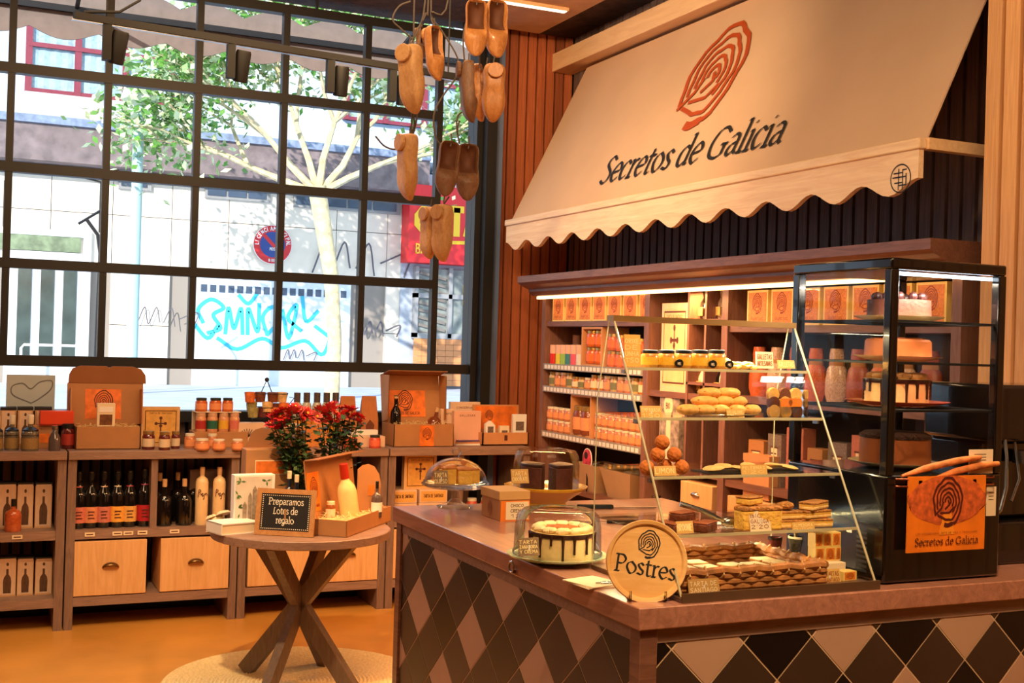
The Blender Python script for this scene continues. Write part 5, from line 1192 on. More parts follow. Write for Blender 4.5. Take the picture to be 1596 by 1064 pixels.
# third shelf: row of small jars
for k in range(15):
    y = 6.78-k*.079
    key = ['beans', 'pate', 'pate', 'beans', 'honeyj', 'beans', 'pate', 'honeyj', 'honeyj', 'pate'][k % 10]; mk = dict(CJ)[key]
    tall = k < 4 or k > 6
    place(key, mk, (XF+.055, y, 1.365), 0, (.064, .064, .092 if tall else .072), 'small jar in the single row on the third shelf, %s' % nth(k), 'jar', 'jars on the third shelf')
# fourth shelf: two tiers of jars, crate
cy, cw, ch = crate(889, 921, 615, 1.08, 'pale wooden crate with dark jars on the fourth shelf')
for k in range(2):
    place('dark_jar', jar_maker(mat('brown_preserve', (130, 64, 40), .2, .2, coat=.4), M_gold_lid, mat('peach_label', (232, 150, 100))), (XF+.05, cy+(.22-k*.44)*cw*.85, 1.096), 0, (cw*.4, cw*.4, .17), 'tall dark jar inside the fourth shelf crate, %s' % ['left', 'right'][k], 'jar', 'dark jars in the lower crate')
for k in range(15):
    y = 6.79-k*.079
    if abs(y-cy) < cw/2+.037: continue
    for r in range(2):
        place('pate', CJ[1][1], (XF+.055, y, 1.08+r*.079), 0, (.07, .07, .077), 'small gold-lidded jar on the fourth shelf, %s tier, %s' % (['lower', 'upper'][r], nth(k)), 'jar', 'two tiers of jars on the fourth shelf')
# pink oval sign, kraft trays on the fifth shelf, dark vials below
p = P(915, 716, X=XF+.02)
t = thing('oval_sign', 'oval pink and black sign with white rim in the cabinet', 'sign', (XF+.02, p.y, P(915, 734, X=XF+.02).z), RZ)
hh = P(915, 698, X=XF+.02).z-P(915, 734, X=XF+.02).z
def oval(rx, rz_, y, cz, n=28): return MB().add([(rx*math.cos(2*PI*k/n), y, cz+rz_*math.sin(2*PI*k/n)) for k in range(n)]+[(rx*math.cos(2*PI*k/n), y+.004, cz+rz_*math.sin(2*PI*k/n)) for k in range(n)], [tuple(range(n)), tuple(range(n, 2*n))[::-1]]+[(k, n+k, n+(k+1) % n, (k+1) % n) for k in range(n)])
oval(hh*.42, hh*.5, 0, hh/2).build('rim', M_white, t); oval(hh*.37, hh*.45, -.003, hh/2).build('picture', mat('pink_picture', (190, 60, 84), .5, .6, 30), t)
MB().ball((-hh*.06, -.004, hh*.68), (hh*.16, .001, hh*.16), 10, 6).build('dark_motif', mat('dark_motif', (50, 26, 26), .6), t)
MB().box(-.004, .004, 0, .006, -(P(915, 734, X=XF+.02).z-.765), 0.01).build('stem', M_frame, t)
for k, (a, b_) in enumerate(((905, 942), (948, 996))):
    y, w, h = crow(a, b_, 735, .765, X=XF+.05)
    t = thing('kraft_tray', 'open tapering kraft tray on the fifth shelf, %s' % ['left, beside the oval sign', 'right, with white packs on top'][k], 'tray', (XF+.12, y, .765), RZ)
    w2 = w*.36; w1 = w*.5; vs = []
    for (ww, z, dd) in ((w2, 0, .08), (w1, .16, .11)): vs += [(-ww, -dd, z), (ww, -dd, z), (ww, dd, z), (-ww, dd, z)]
    b = MB().add(vs, [(3, 2, 1, 0)]+[(j, (j+1) % 4, 4+(j+1) % 4, 4+j) for j in range(4)]+[(0, 1, 2, 3)]); o = b.build('tray_body', mat('beige_kraft', (176, 140, 104), .7, .06), t)
    md = o.modifiers.new('solid', 'SOLIDIFY'); md.thickness = .004
    for j in range(3):
        q = MB().box(-.03, .03, -.04, .04, 0, .03).build('packet', [M_white, mat('dark_packet', (60, 50, 48), .4, .3, 30), M_pale][(j+k) % 3], t, loc=(-.05+.05*j, -.02+.02*j, .125)); q.rotation_euler = (.2, .3*j-.3, .5*j)
    MB().box(-w1*.8, w1*.8, -.09, .09, .118, .124).build('filling', mat('dark_packet', (60, 50, 48)), t)
for k in range(11):
    y = 6.7-k*.05
    place('vial_small', jar_maker(mat('steel_vial', (150, 140, 134), .3, .2, 20, metal=.4), M_dark_lid, None), (XF+.05, y-.25, .40), 0, (.035, .035, .11), 'tiny metal spice vial on the lowest visible shelf, %s' % nth(k), 'jar', 'spice vials')
# ---- middle bay
p0 = P(1028, 540, X=XF); p1 = P(1069, 540, X=XF); z0 = 1.40
y = (p0.y+p1.y)/2; w = abs(p0.y-p1.y); h = P(1048, 472, X=XF).z-z0
place('parch_box', carton_maker(M_pale, mat('faded_parchment', (224, 184, 140), .6, .1, 6), m_cross, M_brown_ink, margin=.07), (XF+.04, y, z0), RZ, (w, .06, h), 'large pale framed cake box with cross in the middle bay', 'box')
w = .2; p = P(1046, 610, X=XF+.03); h = P(1046, 577, X=XF+.03).z-1.02
t = thing('coffee_pack', 'grey patterned pack with cream Bio band label in the middle bay', 'pack', (XF+.05, p.y, 1.02), RZ)
MB().box(-.095, .095, -.03, .03, 0, h).build('pack_body', mat('grey_lines_print', (150, 136, 130), .5, .6, 30), t, bev=.005)
MB().box(-.02, .02, -.032, -.03, 0, h).build('band', M_cream, t); oval(.042, .06, -.035, h*.62).build('oval_label', M_cream, t)
b = MB(); lettering(b, 'BIO', 0, h*.59, .03, .18, caps=True, y=-.0355); b.build('print', M_brown_ink, t)
def hang_pack(m):
    def mk():
        t = thing('wrapped_pack', 'a b c d', 'pack')
        MB().lathe([(0, 0), (.4, 0), (.5, .2), (.42, .55), (.2, .72), (.3, .95), (.22, 1), (0, .98)], 9, sy=.7).build('wrapping', m, t)
        MB().box(-.12, .35, -.42, -.36, .12, .4).build('tag', M_tagc, t); return t
    return mk
for r in range(2):
    for k in range(2):
        p = P([1085, 1113][k], [497, 538][r], X=XF+.05); zz = P(1090, [497, 540][r], X=XF).z+.003
        if r == 1: zz = 1.40+.001
        m_ = [M_wine, mat('white_wrap', (200, 180, 170), .3, .4, 20)][(k+r) % 2]
        place('wrap%d' % ((k+r) % 2), hang_pack(m_), (XF+.1, p.y, zz if r else P(1090, 497, X=XF).z+.001), RZ, (.1, .1, .155), 'wrapped bottle pack in the %s %s pigeonhole' % (['upper', 'middle'][r], ['left', 'right'][k]), 'pack', 'wrapped packs in pigeonholes')
for k in range(2):
    p = P([1080, 1110][k], 590, X=XF+.08)
    t = thing('wooden_spoon', 'wooden handle utensil hanging in the lower %s pigeonhole' % ['left', 'right'][k], 'utensil', (XF+.08, p.y, 1.38), RZ)
    MB().tube([(0, 0, 0), (.01, 0, -.05), (.025, 0, -.12)], [.012, .016, .01], 8).build('handle', M_pate, t); MB().tube([(0, 0, 0), (0, 0, .012)], .003, 5).build('hook', M_steel, t)
# utensil pot in the middle bay
p = P(1085, 712, X=XF+.12)
t = thing('utensil_pot', 'brown pot holding a fan of wooden spoons in the middle bay', 'pot', (XF+.12, p.y, .72))
MB().lathe([(0, 0), (.055, 0), (.06, .2), (.055, .2), (.05, .02), (0, .02)], 16).build('pot_body', mat('brown_pot', (110, 66, 44)), t)
for k, a in enumerate((-.5, -.25, 0, .3, .5)): MB().tube([(0, 0, .1), (0, -a*.3, .38)], .008, 6).ball((0, -a*.32, .40), (.008, .02, .03), 8, 6).build('spoon', mat('spoon_wood', (150, 96, 66), .5, .1), t)
for k in range(4):
    p = P(1018+k*13, 770, X=XF+.05)
    place('steel_pot%d' % (k % 2), jar_maker([mat('steel_vial', (150, 140, 134)), mat('olive_tin', (140, 130, 90), .4, .2)][k % 2], M_steel, None), (XF+.07, p.y, .72), 0, (.06, .06, .075 if k % 2 else .11), 'small metal caddy on the middle bay lower shelf, %s' % nth(k), 'jar', 'metal caddies')
# ---- right bay: bags, kraft packs, crates
def tied_bag(m, nm):
    def mk():
        t = thing('tied_bag', 'a b c d', 'bag')
        MB().lathe([(0, 0), (.4, 0), (.5, .15), (.5, .4), (.42, .62), (.3, .7), (.34, .85), (.3, 1), (0, .96)], 12, sy=.6).build('bag_body', m, t)
        MB().lathe([(.32, .66), (.335, .72), (.32, .76)], 12, sy=.6).build('kraft_header', M_kraft, t); return t
    return mk
for k in range(9):
    yy = 4.72-k*.14; m_ = [mat('orange_bag', (204, 100, 54), .4, .35, 30), mat('clear_bag', (206, 170, 146), .25, .4, 30), mat('rust_bag', (160, 74, 50), .4, .35, 30)][k % 3]
    place('bag%d' % (k % 3), tied_bag(m_, ''), (XF+.12, yy, 1.41), RZ, (.125, .13, .235), '%s tied snack bag on the right bay shelf, %s' % (['orange', 'clear', 'rust-red'][k % 3], nth(k)), 'bag', 'tied snack bags')
for k in range(9):
    yy = 4.68-k*.145; m_ = [M_kraft, mat('foil_pack', (150, 138, 134), .25, .3, 20, metal=.4), mat('rose_pack', (190, 110, 90), .5, .2, 20)][k % 3]
    o = place('kpack%d' % (k % 3), carton_maker(m_, M_cream, m_lines, M_brown_ink, margin=.28), (XF+.12, yy, 1.0), RZ-.12*(k % 2), (.12, .07, .2+.04*((k*7) % 3)), 'upright %s pack on the right bay middle shelf, %s' % (['kraft', 'foil', 'rose'][k % 3], nth(k)), 'pack', 'packs on the right bay middle shelf')
for k in range(5):
    yy = 4.6-k*.24
    t = thing('wooden_box', 'plain pale wooden box on the right bay lower shelf, %s' % nth(k), 'box', (XF+.13, yy, .72 if k else .935), RZ); MB().box(-.1, .1, -.1, .1, 0, .2-.03*(k % 2)).build('box_body', mat('crate_wood', (206, 146, 96)), t, bev=.002); MB().box(-.102, .102, -.102, .102, .17-.03*(k % 2), .205-.03*(k % 2)).build('box_lid', mat('crate_wood', (206, 146, 96)), t)

# ================================================================ ON THE COUNTER
M_spong = mat('yellow_sponge', (250, 192, 84), .8, .15, 40, bump=.5, bsc=120); M_crust = mat('brown_crust', (150, 84, 40), .7, .3, 50, bump=.5, bsc=90); M_choc = mat('chocolate', (52, 24, 18), .35, .15, 20, bump=.2, bsc=60)
M_cream_f = mat('cream_frosting', (238, 214, 160), .5, .06, 20, bump=.2, bsc=40)
# 1: pedestal stand with dome
p = P(709, 790, Z=CT); zp = P(709, 757, Y=p.y).z
t = thing('cake_stand', 'glass pedestal cake stand at the far counter corner', 'cake stand', (p.x, p.y, CT)); ph = zp-CT
MB().lathe([(0, 0), (.062, 0), (.064, .004), (.03, .014), (.014, .03), (.012, ph-.02), (.03, ph-.006), (.03, ph), (0, ph)], 32).build('pedestal', glass('stand_glass', (.94, .96, .95), .8, .02, .2), t)
MB().lathe([(0, ph-.006), (.10, ph-.004), (.118, ph+.004), (.12, ph+.009), (.115, ph+.008), (.10, ph+.001), (0, ph)], 40).build('glass_plate', glass('stand_glass'), t)
z1 = zp+.012
t = thing('glass_dome', 'clear domed cloche with knob over the yellow sponge cake', 'dome', (p.x, p.y, z1)); dh = P(709, 713, Y=p.y).z-z1; R = .109
pr_ = [(R, 0)]+[(R*math.cos(a*PI/16), dh*math.sin(a*PI/16)) for a in range(1, 8)]+[(.008, dh)]
MB().lathe(pr_, 40).build('dome_shell', M_glass, t); MB().lathe([(R-.002, 0), (R+.004, .0), (R+.004, .006), (R-.002, .006)], 40).build('rim', glass('stand_glass'), t); MB().lathe([(.006, dh-.002), (.009, dh+.006), (.018, dh+.02), (.012, dh+.034), (0, dh+.036)], 18).build('knob', glass('stand_glass'), t)
sc_ = [(-.045, -.035, .06, .1), (.012, -.045, .055, -.05), (.05, -.015, .052, .25), (-.02, .03, .06, .0), (.035, .045, .05, .3)]
for k, (dx, dy, h_, r_) in enumerate(sc_):
    c = thing('sponge_slice', 'thick yellow sponge slice under the domed cloche, %s' % ['front left', 'front centre', 'right', 'behind left', 'behind right'][k], 'cake', (p.x+dx, p.y+dy, z1-.0015), r_, 'sponge slices')
    MB().box(-.026, .026, -.02, .02, 0, h_*.9).build('sponge', M_spong, c, bev=.004); MB().box(-.027, .027, -.021, .021, h_*.88, h_).build('crust', mat('golden_crust', (206, 130, 66), .7, .2, 60, bump=.4), c, bev=.003)
price_card(['TARTA', 'QUESO'], 688, 757, 22, 24, Y=p.y-.1, label='small dark card at the front of the pedestal cake stand', m=mat('dim_card', (150, 120, 90), .6, .1))
# 2: yellow plate with dome, chocolate cake
p = P(850, 787, Z=CT); zp = P(850, 757, Y=p.y).z; ph = max(.03, zp-CT)
t = thing('yellow_cake_plate', 'wide yellow footed plate under the chocolate cake', 'plate', (p.x, p.y, CT))
MB().lathe([(0, 0), (.07, 0), (.075, .004), (.07, .012), (.1, ph*.5), (.148, ph-.002), (.15, ph+.003), (.142, ph+.004), (.1, ph*.75), (0, ph*.7)], 48).build('plate', mat('yellow_glaze', (246, 196, 60), .2, .05, coat=.6), t)
MB().lathe([(.071, .011), (.101, ph*.5), (.143, ph-.008)], 48).build('pale_underside', mat('pale_glaze', (232, 186, 116), .3, .05), t)
z1 = CT+ph*.8
t = thing('glass_cloche', 'straight-sided clear cloche over the chocolate cake', 'dome', (p.x, p.y, z1)); dh = P(846, 699, Y=p.y).z-z1; R = .118
MB().lathe([(R, 0), (R, dh*.6), (R*.97, dh*.82), (R*.88, dh*.96), (R*.6, dh), (0, dh*.985)], 44).build('dome_shell', M_glass, t); MB().lathe([(R-.002, 0), (R+.003, 0), (R+.003, .005), (R-.002, .005)], 44).build('rim', glass('stand_glass'), t)
def cake_wedge(r, h, a0, a1, m1, name, label, loc, m2=None):
    t = thing(name, label, 'cake', loc); n = 14; pts = [(0, 0)]+[(r*math.cos(a0+(a1-a0)*k/n), r*math.sin(a0+(a1-a0)*k/n)) for k in range(n+1)]
    MB().prism(pts, 0, h*.9).build('cake_body', m1, t, bev=.003); MB().prism([(a*1.01, b*1.01) for a, b in pts], h*.88, h).build('icing', m2 or m1, t, bev=.003); return t
hc_ = P(870, 722, Y=p.y).z-z1
cake_wedge(.088, hc_*1.02, math.radians(118), math.radians(236), mat('brown_cake', (84, 40, 30), .6, .15, 40, bump=.3), 'chocolate_cake', 'left piece of the cut dark chocolate cake under the straight cloche', (p.x-.004, p.y+.002, z1+.001), M_choc)
cake_wedge(.088, hc_, math.radians(262), math.radians(400), mat('brown_cake', (84, 40, 30), .6, .15, 40, bump=.3), 'chocolate_cake', 'right piece of the cut dark chocolate cake under the straight cloche', (p.x+.008, p.y, z1+.001), M_choc)
price_card(['TARTA', 'CHOCOLATE'], 811, 753, 27, 22, Y=p.y-.11, label='yellow price card leaning on the chocolate cake cloche')
# 3: green plate with drip cake
p = P(868, 874, Z=CT)
t = thing('green_cake_plate', 'pale green plate under the dripped cream cake', 'plate', (p.x, p.y, CT))
MB().lathe([(0, 0), (.08, 0), (.09, .006), (.132, .016), (.135, .021), (.128, .021), (.09, .011), (0, .009)], 52).build('plate', mat('green_glaze', (176, 200, 160), .2, .05, coat=.6), t)
z1 = CT+.021
t = thing('low_cloche', 'low wide clear cloche over the dripped cream cake', 'dome', (p.x, p.y, z1)); dh = P(868, 792, Y=p.y).z-z1; R = .117
MB().lathe([(R, 0), (R*.985, dh*.6), (R*.93, dh*.86), (R*.8, dh*.98), (R*.5, dh), (0, dh*.99)], 48).build('dome_shell', M_glass, t); MB().lathe([(R-.002, 0), (R+.003, 0), (R+.003, .005), (R-.002, .005)], 48).build('rim', glass('stand_glass'), t)
def drip_cake(label, loc, r, h, body, topm):
    t = thing('drip_cake', label, 'cake', loc)
    b = MB(); prof = [(0, 0), (r, 0)]
    for k in range(1, 14): prof += [(r-.0012*(k % 2), h*k/14)]
    prof += [(r, h), (0, h)]; b.lathe(prof, 40).build('layered_sponge', body, t)
    b = MB(); r0 = random.Random(8); n = 60; ring = []
    b.lathe([(r*.6, h), (r+.002, h-.0005), (r+.003, h-.006), (r+.001, h-.012)], 40)
    for k in range(16):
        a = 2*PI*k/16+r0.uniform(-.1, .1); L = r0.uniform(.35, .95)*h; x_, y_ = (r+.001)*math.cos(a), (r+.001)*math.sin(a)
        b.tube([(x_, y_, h-.003), (x_*1.01, y_*1.01, h-L*.6), (x_*1.01, y_*1.01, h-L)], [.0055, .0032, .0035], 6)
    b.build('chocolate_drip', M_choc, t)
    for k in range(12):
        a = 2*PI*k/12; s = MB()
        for j in range(4): s.ball(((r*.8)*math.cos(a+j*.07), (r*.8)*math.sin(a+j*.07), h+.006+j*.001), (.017-.002*j, .012, .011-.001*j), 8, 6)
        s.build('cream_swirl', topm, t)
    MB().lathe([(0, h+.012), (r*.5, h+.010), (r*.66, h)], 24).build('cinnamon_centre', mat('cinnamon', (186, 100, 44), .8, .3, 60, bump=.6), t)
    return t
hc_ = P(884, 826, Y=p.y-.08).z-z1
drip_cake('cream layer cake with chocolate drips under the low cloche', (p.x+.014, p.y, z1-.01), .085, hc_*.95, mat('cream_sponge', (232, 200, 140), .7, .08, 60), M_cream_f)
price_card(['TARTA', 'ZANAHORIA', 'Y CREMA'], 825, 866, 32, 28, Y=p.y-.09, label='speckled brown card beside the dripped cream cake', m=mat('speckled_card', (132, 104, 76), .7, .3, 60))
# kraft box with orange label
A = P(778, 812, Z=CT); B = P(823, 806, Z=CT); Lp = P(750, 802, Z=CT); w = (B-A).length*.74; dp2 = (Lp-A).length/2; rzb = math.atan2(Lp.y-A.y, Lp.x-A.x)-PI/2; rzb = max(-.5, min(.5, rzb)); print('cube', A, B, Lp, rzb); cb_ = A+Vector((math.cos(rzb), math.sin(rzb), 0))*w/2+Vector((-math.sin(rzb), math.cos(rzb), 0))*dp2
t = thing('kraft_cube_box', 'small square kraft box with orange price label on the counter', 'box', (cb_.x, cb_.y, CT), rzb); hh = P(778, 767, Y=A.y).z-CT
w2 = w/2
MB().box(-w2, w2, -dp2, dp2, 0, hh).build('box_body', M_kraft, t, bev=.002); MB().box(-w2-.003, w2+.003, -dp2-.003, dp2+.003, hh*.72, hh+.003).build('box_lid', mat('kraft_lid', (206, 158, 96), .6, .06), t, bev=.002)
MB().box(-w2+.002, w2, -dp2-.005, -dp2-.003, .0, hh*.7).build('orange_label', M_oprint2, t); MB().box(-w2+.02, w2-.004, -dp2-.0065, -dp2-.005, .004, hh*.66).build('price_sticker', M_cream, t)
b = MB()
for k, tx in enumerate(('CHOCO', 'CREMA', "12€")):
    st = 'CHOCO CREMA 12'.split()[k]; lettering(b, st, .008, hh*(.48-.18*k), .010, .22, caps=True, width=w*.45, y=-dp2-.007)
b.build('print', M_brown_ink, t); b = MB(); logo(b, 0, 0, .02, 1, thin=True); b.xf(Matrix(((0, 1, 0, -w2-.0015), (-1, 0, 0, 0), (0, 0, 1, hh*.35), (0, 0, 0, 1)))).build('side_logo', M_crust, t)
# postres plate on its easel
p = P(1003, 922, Z=CT); zc_ = P(1006, 862, Y=p.y+.02).z; R = (zc_-P(1006, 928, Y=p.y).z)
t = thing('postres_plate', 'round wooden plate lettered Postres on a clear easel', 'sign', (p.x-.040, p.y-.075, CT), -.36)
T = Matrix.Translation((0, 0, zc_-CT)) @ Matrix.Rotation(-.2, 4, 'X') @ Matrix.Rotation(math.radians(9), 4, 'Y')
R = .094
MB().lathe([(0, .0), (R*.86, 0), (R*.9, .006), (R*.98, .008), (R, .004), (R*.98, -.006), (R*.7, -.012), (0, -.012)], 60).xf(T @ Matrix.Rotation(PI/2, 4, 'X')).build('plate', wood('plate_wood', (222, 168, 98), (238, 192, 126), .4, (3, 3, 14)), t)
b = MB(); logo(b, .0, R*.42, R*.29, 1.1, y=-.0005); b.xf(T).build('tree_ring_logo', M_black_ink, t)
b = MB(); lettering(b, 'Postres', 0, -R*.34, R*.28, .11, nib=(.055, .034), width=R*1.52, y=-.0005); b.xf(T).build('lettering', M_black_ink, t)
e = thing('x', 'x', 'x'); bpy.data.objects.remove(e)
b = MB()
for s in (-1, 1): b.tube([(s*.04, -.03, .025), (s*.04, -.035, .006), (s*.04, .0, .002), (s*.035, .07, .002), (s*.01, .05, .10)], .0028, 6)
b.tube([(-.04, .02, .002), (.04, .02, .002)], .0028, 6); b.build('easel', glass('easel_plastic', (.9, .88, .8), 1, .05, .5), t)
# leaflets with a pen, ring on the counter edge
p = P(925, 910, Z=CT)
t = thing('leaflet_stack', 'small stack of cream leaflets behind the round plate', 'leaflets', (p.x, p.y+.01, CT), .1)
for j in range(3): MB().box(-.05, .05, -.06, .05, .002*j, .002*j+.0016).build('sheet', M_cream, t, rz=.08*j)
t = thing('hair_clip', 'thin clear plastic clip on the cream leaflets', 'clip', (p.x+.02, p.y-.03, CT+.0062)); MB().tube([(-.03, 0, .003), (0, .008, .003), (.03, 0, .003), (.05, .01, .012)], .0022, 6).tube([(-.02, -.008, .003), (.03, -.01, .003)], .002, 6).build('wire', M_steel, t)
p = P(803, 888, X=CX0)
t = thing('bag_hook', 'round metal bag hook on the counter edge', 'hook', (CX0, p.y, CT-.025)); b = MB(); b.tube([(-.012, .014*math.cos(2*PI*k/20), .014*math.sin(2*PI*k/20)) for k in range(21)], .003, 6, cap=False); b.build('ring', M_steel, t); MB().box(-.014, 0, -.006, .006, -.004, .004).xf(Matrix.Translation((.0, 0, -.012))).build('screw_plate', M_brass, t)
# long server and pen behind the plate
p = P(955, 792, Z=CT); t = thing('cake_knife', 'long dark cake knife lying on the counter behind the plate', 'knife', (p.x, p.y, CT), -.2); MB().box(-.13, .0, -.013, .013, .0, .014).build('handle', M_black, t, bev=.004); MB().box(0, .16, -.014, .014, .004, .006).build('blade', M_steel, t)
p = P(955, 815, Z=CT); t = thing('cake_server', 'steel cake server with black handle lying before the knife', 'server', (p.x, p.y, CT), -.5); MB().box(-.02, .08, -.01, .01, 0, .012).build('handle', M_black, t, bev=.004); MB().prism([(-.02, -.004), (-.02, .004), (-.12, .022), (-.14, 0), (-.12, -.022)], .004, .006).build('blade', M_steel, t)

# ---- glass pastry display
DX0, DX1, DY0, DYT, DYB, DZ0, DZT = 1.485, 2.045, 2.285, 2.63, 2.705, CT+.012, 1.69
ds = thing('glass_display_case', 'sloping glass pastry display case on the counter', 'display case', (DX0, DY0, CT)); W_ = DX1-DX0; H_ = DZT-CT
def slopeY(z): return (z-CT-.012)/(DZT-CT-.012)*(DYT-DY0)
MB().box(-.004, W_+.004, -.006, DYB-DY0, 0, .012).build('base_tray', mat('bronze_tray', (120, 92, 70), .35, .1, metal=.5), ds, bev=.002)
MB().box(-.004, W_+.004, -.012, -.006, 0, .022).build('base_rail', mat('bronze_tray', (120, 92, 70)), ds)
gm_ = glass('case_glass', (.97, .98, .96), .7, .01, .2)
MB().add([(0, 0, .012), (W_, 0, .012), (W_, DYT-DY0, H_), (0, DYT-DY0, H_)], [(0, 1, 2, 3)]).build('front_glass', gm_, ds)
sp = [(0, .012), (DYT-DY0, H_), (DYT-DY0+.025, H_), (DYB-DY0, H_-.2), (DYB-DY0, .012)]
for xx, nm in ((0, 'side_glass'), (W_, 'side_glass')): MB().add([(xx, a, b_) for a, b_ in sp], [(0, 1, 2, 3, 4)]).build(nm, gm_, ds)
ed = glass('glass_edge', (.75, .82, .74), 1, .05, .7); M_edgeline = mat('polished_glass_edge', (196, 186, 150), .15, .1, coat=.5)
for xx in (0, W_):
    b = MB(); b.tube([(xx, 0, .012), (xx, DYT-DY0, H_)], .003, 6); b.build('edge_rod', M_edgeline, ds)
    b = MB(); b.tube([(xx, DYT-DY0+.025, H_), (xx, DYB-DY0, H_-.2), (xx, DYB-DY0, .012)], .0018, 5); b.build('back_edge', M_edgeline, ds)
MB().box(-.004, W_+.004, DYT-DY0-.004, DYT-DY0+.03, H_-.003, H_+.012).build('top_rail', mat('gold_rail', (176, 136, 84), .3, .1, metal=.6), ds)
SHZ = [1.573, 1.453, 1.318, 1.190]; 
for z in SHZ:
    y0 = slopeY(z); yb_ = (DYB-DY0) if z < DZT-.2 else (DYT-DY0+.025+(DYB-DYT-.025)*min(1, (DZT-z)/.2))
    sh_ = MB().box(.002, W_-.002, y0, yb_, z-CT-.006, z-CT).build('glass_shelf', gm_, ds)
    MB().box(.002, W_-.002, y0-.001, y0+.002, z-CT-.0065, z-CT+.0005).build('shelf_edge', M_edgeline, sh_)
    for xx in (.004, W_-.01): MB().box(xx, xx+.006, y0+.01, y0+.03, z-CT-.016, z-CT-.006).build('shelf_clip', M_steel, ds)
def dsf(x0, x1, yt, yb, z, back=.02):      # stand a thing on display shelf z
    Yf = DY0+slopeY(z)+back; p, w, h = fit(x0, x1, yt, yb, Y=Yf); h = P((x0+x1)/2, yt, Y=Yf).z-z; return Vector((p.x, Yf, z)), w, h
lamp('AREA', ((DX0+DX1)/2, DYT+.005, DZT-.012), 6.5, (1, .78, .42), ((DX0+DX1)/2, DYT-.03, 1), shape='RECTANGLE', size=.5, size_y=.02)
lamp('AREA', ((DX0+DX1)/2, DYB-.02, 1.17), 2.2, (1, .78, .42), ((DX0+DX1)/2, DYB-.12, 1), shape='RECTANGLE', size=.5, size_y=.02)
# shelf 1: jars with yellow labels and cards
for k in range(5):
    x0 = 1000+k*26
    p, w, h = dsf(x0, x0+25, 545, 573, SHZ[0], .03)
    place('vjar', jar_maker(mat('amber_spread', (206, 140, 60), .25, .2, coat=.4), M_dark_lid, mat('yellow_wrap_label', (228, 176, 50), .5, .15, 20)), p, 0, (w*.98, w*.9, h), 'jar with yellow label and black lid on the top display shelf, %s' % nth(k), 'jar', 'yellow-labelled jars')
    if k in (1, 3, 4):
        t = thing('round_sticker', 'black oval tag hanging between the yellow-labelled jars, %s' % {1: 'left', 3: 'centre', 4: 'right'}[k], 'tag', (p.x+w/2, p.y-.022, SHZ[0]+.001)); oval(.012, .010, -.002, .012).build('disc', M_dark_lid, t); b = MB(); lettering(b, 'MIEL', 0, .008, .006, .2, caps=True, y=-.003); b.build('print', M_cream, t)
Yf = DY0+slopeY(SHZ[0])
price_card(['ORIXE', 'DE', 'UNHA', "1'50"], 986, 571, 25, 50, Y=Yf+.006, label='tall yellow card on the top display shelf at left', tilt=-.1, m=M_oprint2 if False else mat('amber_card', (236, 176, 84), .6, .1))
price_card(['GALLETAS', 'ARTESANAS'], 1192, 574, 26, 26, Y=Yf+.03, label='cream card standing on the top display shelf at right', tilt=-.1, m=M_cream, ink=M_crust)
price_card(['GALLETAS'], 1226, 574, 26, 13, Y=Yf+.02, label='small yellow card at the right end of the top display shelf')
t = thing('cookie_heap', 'shallow heap of golden biscuits on the top display shelf', 'biscuits', (P(1150, 572, Y=Yf+.04).x, Yf+.045, SHZ[0]+.001))
r0 = random.Random(3)
for k in range(14): 
    o = MB().ball((0, 0, 0), (.014, .012, .005), 10, 6, .08).build('biscuit', mat('golden_biscuit', (222, 170, 84), .7, .2, 60, bump=.3), t, loc=(-.04+.016*(k % 6), -.015+.015*(k//6), .006+.008*(k//6))); o.rotation_euler = (r0.uniform(-.4, .4), r0.uniform(-.4, .4), 0)
# shelf 2: pastry heap on plate, cards, cookie box
p, w, h = dsf(1060, 1180, 607, 655, SHZ[1], .07)
t = thing('steel_platter', 'oval steel platter under the heap of flaky pastries', 'tray', (p.x, p.y-.005, SHZ[1])); MB().lathe([(0, 0), (.10, 0), (.115, .006), (.11, .007), (.1, .003), (0, .003)], 32, sy=.5).build('platter', M_steel, t); 
pz = SHZ[1]+.0035; M_pastry = mat('flaky_pastry', (206, 136, 66), .7, .25, 50, bump=.8, bsc=70); M_past2 = mat('sugared_pastry', (240, 196, 124), .7, .2, 60, bump=.3, bsc=70)
def pastry_maker():
    t = thing('pastry', 'a b c d', 'pastry'); b = MB()
    b.ball((0, 0, .45), (.5, .45, .45), 14, 9, .07); b.build('bun', mat('bun_crust', (238, 180, 100), .7, .15, 5, bump=.1, bsc=9), t); 
    b = MB()
    for k in range(5): b.bar((-.4+k*.17, -.28, .68-abs(k-2)*.05), (-.28+k*.17, .25, .70-abs(k-2)*.05), .06, .06)
    b.build('crumb_top', mat('bun_top', (196, 122, 56), .7, .2, 5), t); return t
for k, (x0, x1, yt, yb, bk) in enumerate(((1055, 1088, 634, 653, .05), (1082, 1112, 634, 653, .045), (1106, 1136, 633, 653, .045), (1134, 1160, 634, 653, .05), (1158, 1183, 636, 653, .06), (1077, 1120, 621, 637, .06), (1112, 1142, 620, 637, .065), (1135, 1162, 622, 638, .07), (1088, 1122, 606, 624, .07), (1116, 1152, 606, 625, .075))):
    Yy = DY0+slopeY(SHZ[1])+bk; a = P(x0, yb, Y=Yy); b_ = P(x1, yb, Y=Yy); zt = P((x0+x1)/2, yt, Y=Yy).z
    lvl = 0 if k < 5 else 1 if k < 8 else 2; zb = pz+lvl*.021
    place('pastry', pastry_maker, ((a.x+b_.x)/2, Yy, zb), .12*(k%3-1), ((b_.x-a.x)*1.02, .055, .031), 'flaky sugared pastry in the heap, %s' % ['bottom row far left', 'bottom row second', 'bottom row third', 'bottom row fourth', 'bottom row far right', 'middle row left', 'middle row centre', 'middle row right', 'top left', 'top right'][k], 'pastry', 'heap of flaky pastries')
Yf = DY0+slopeY(SHZ[1])
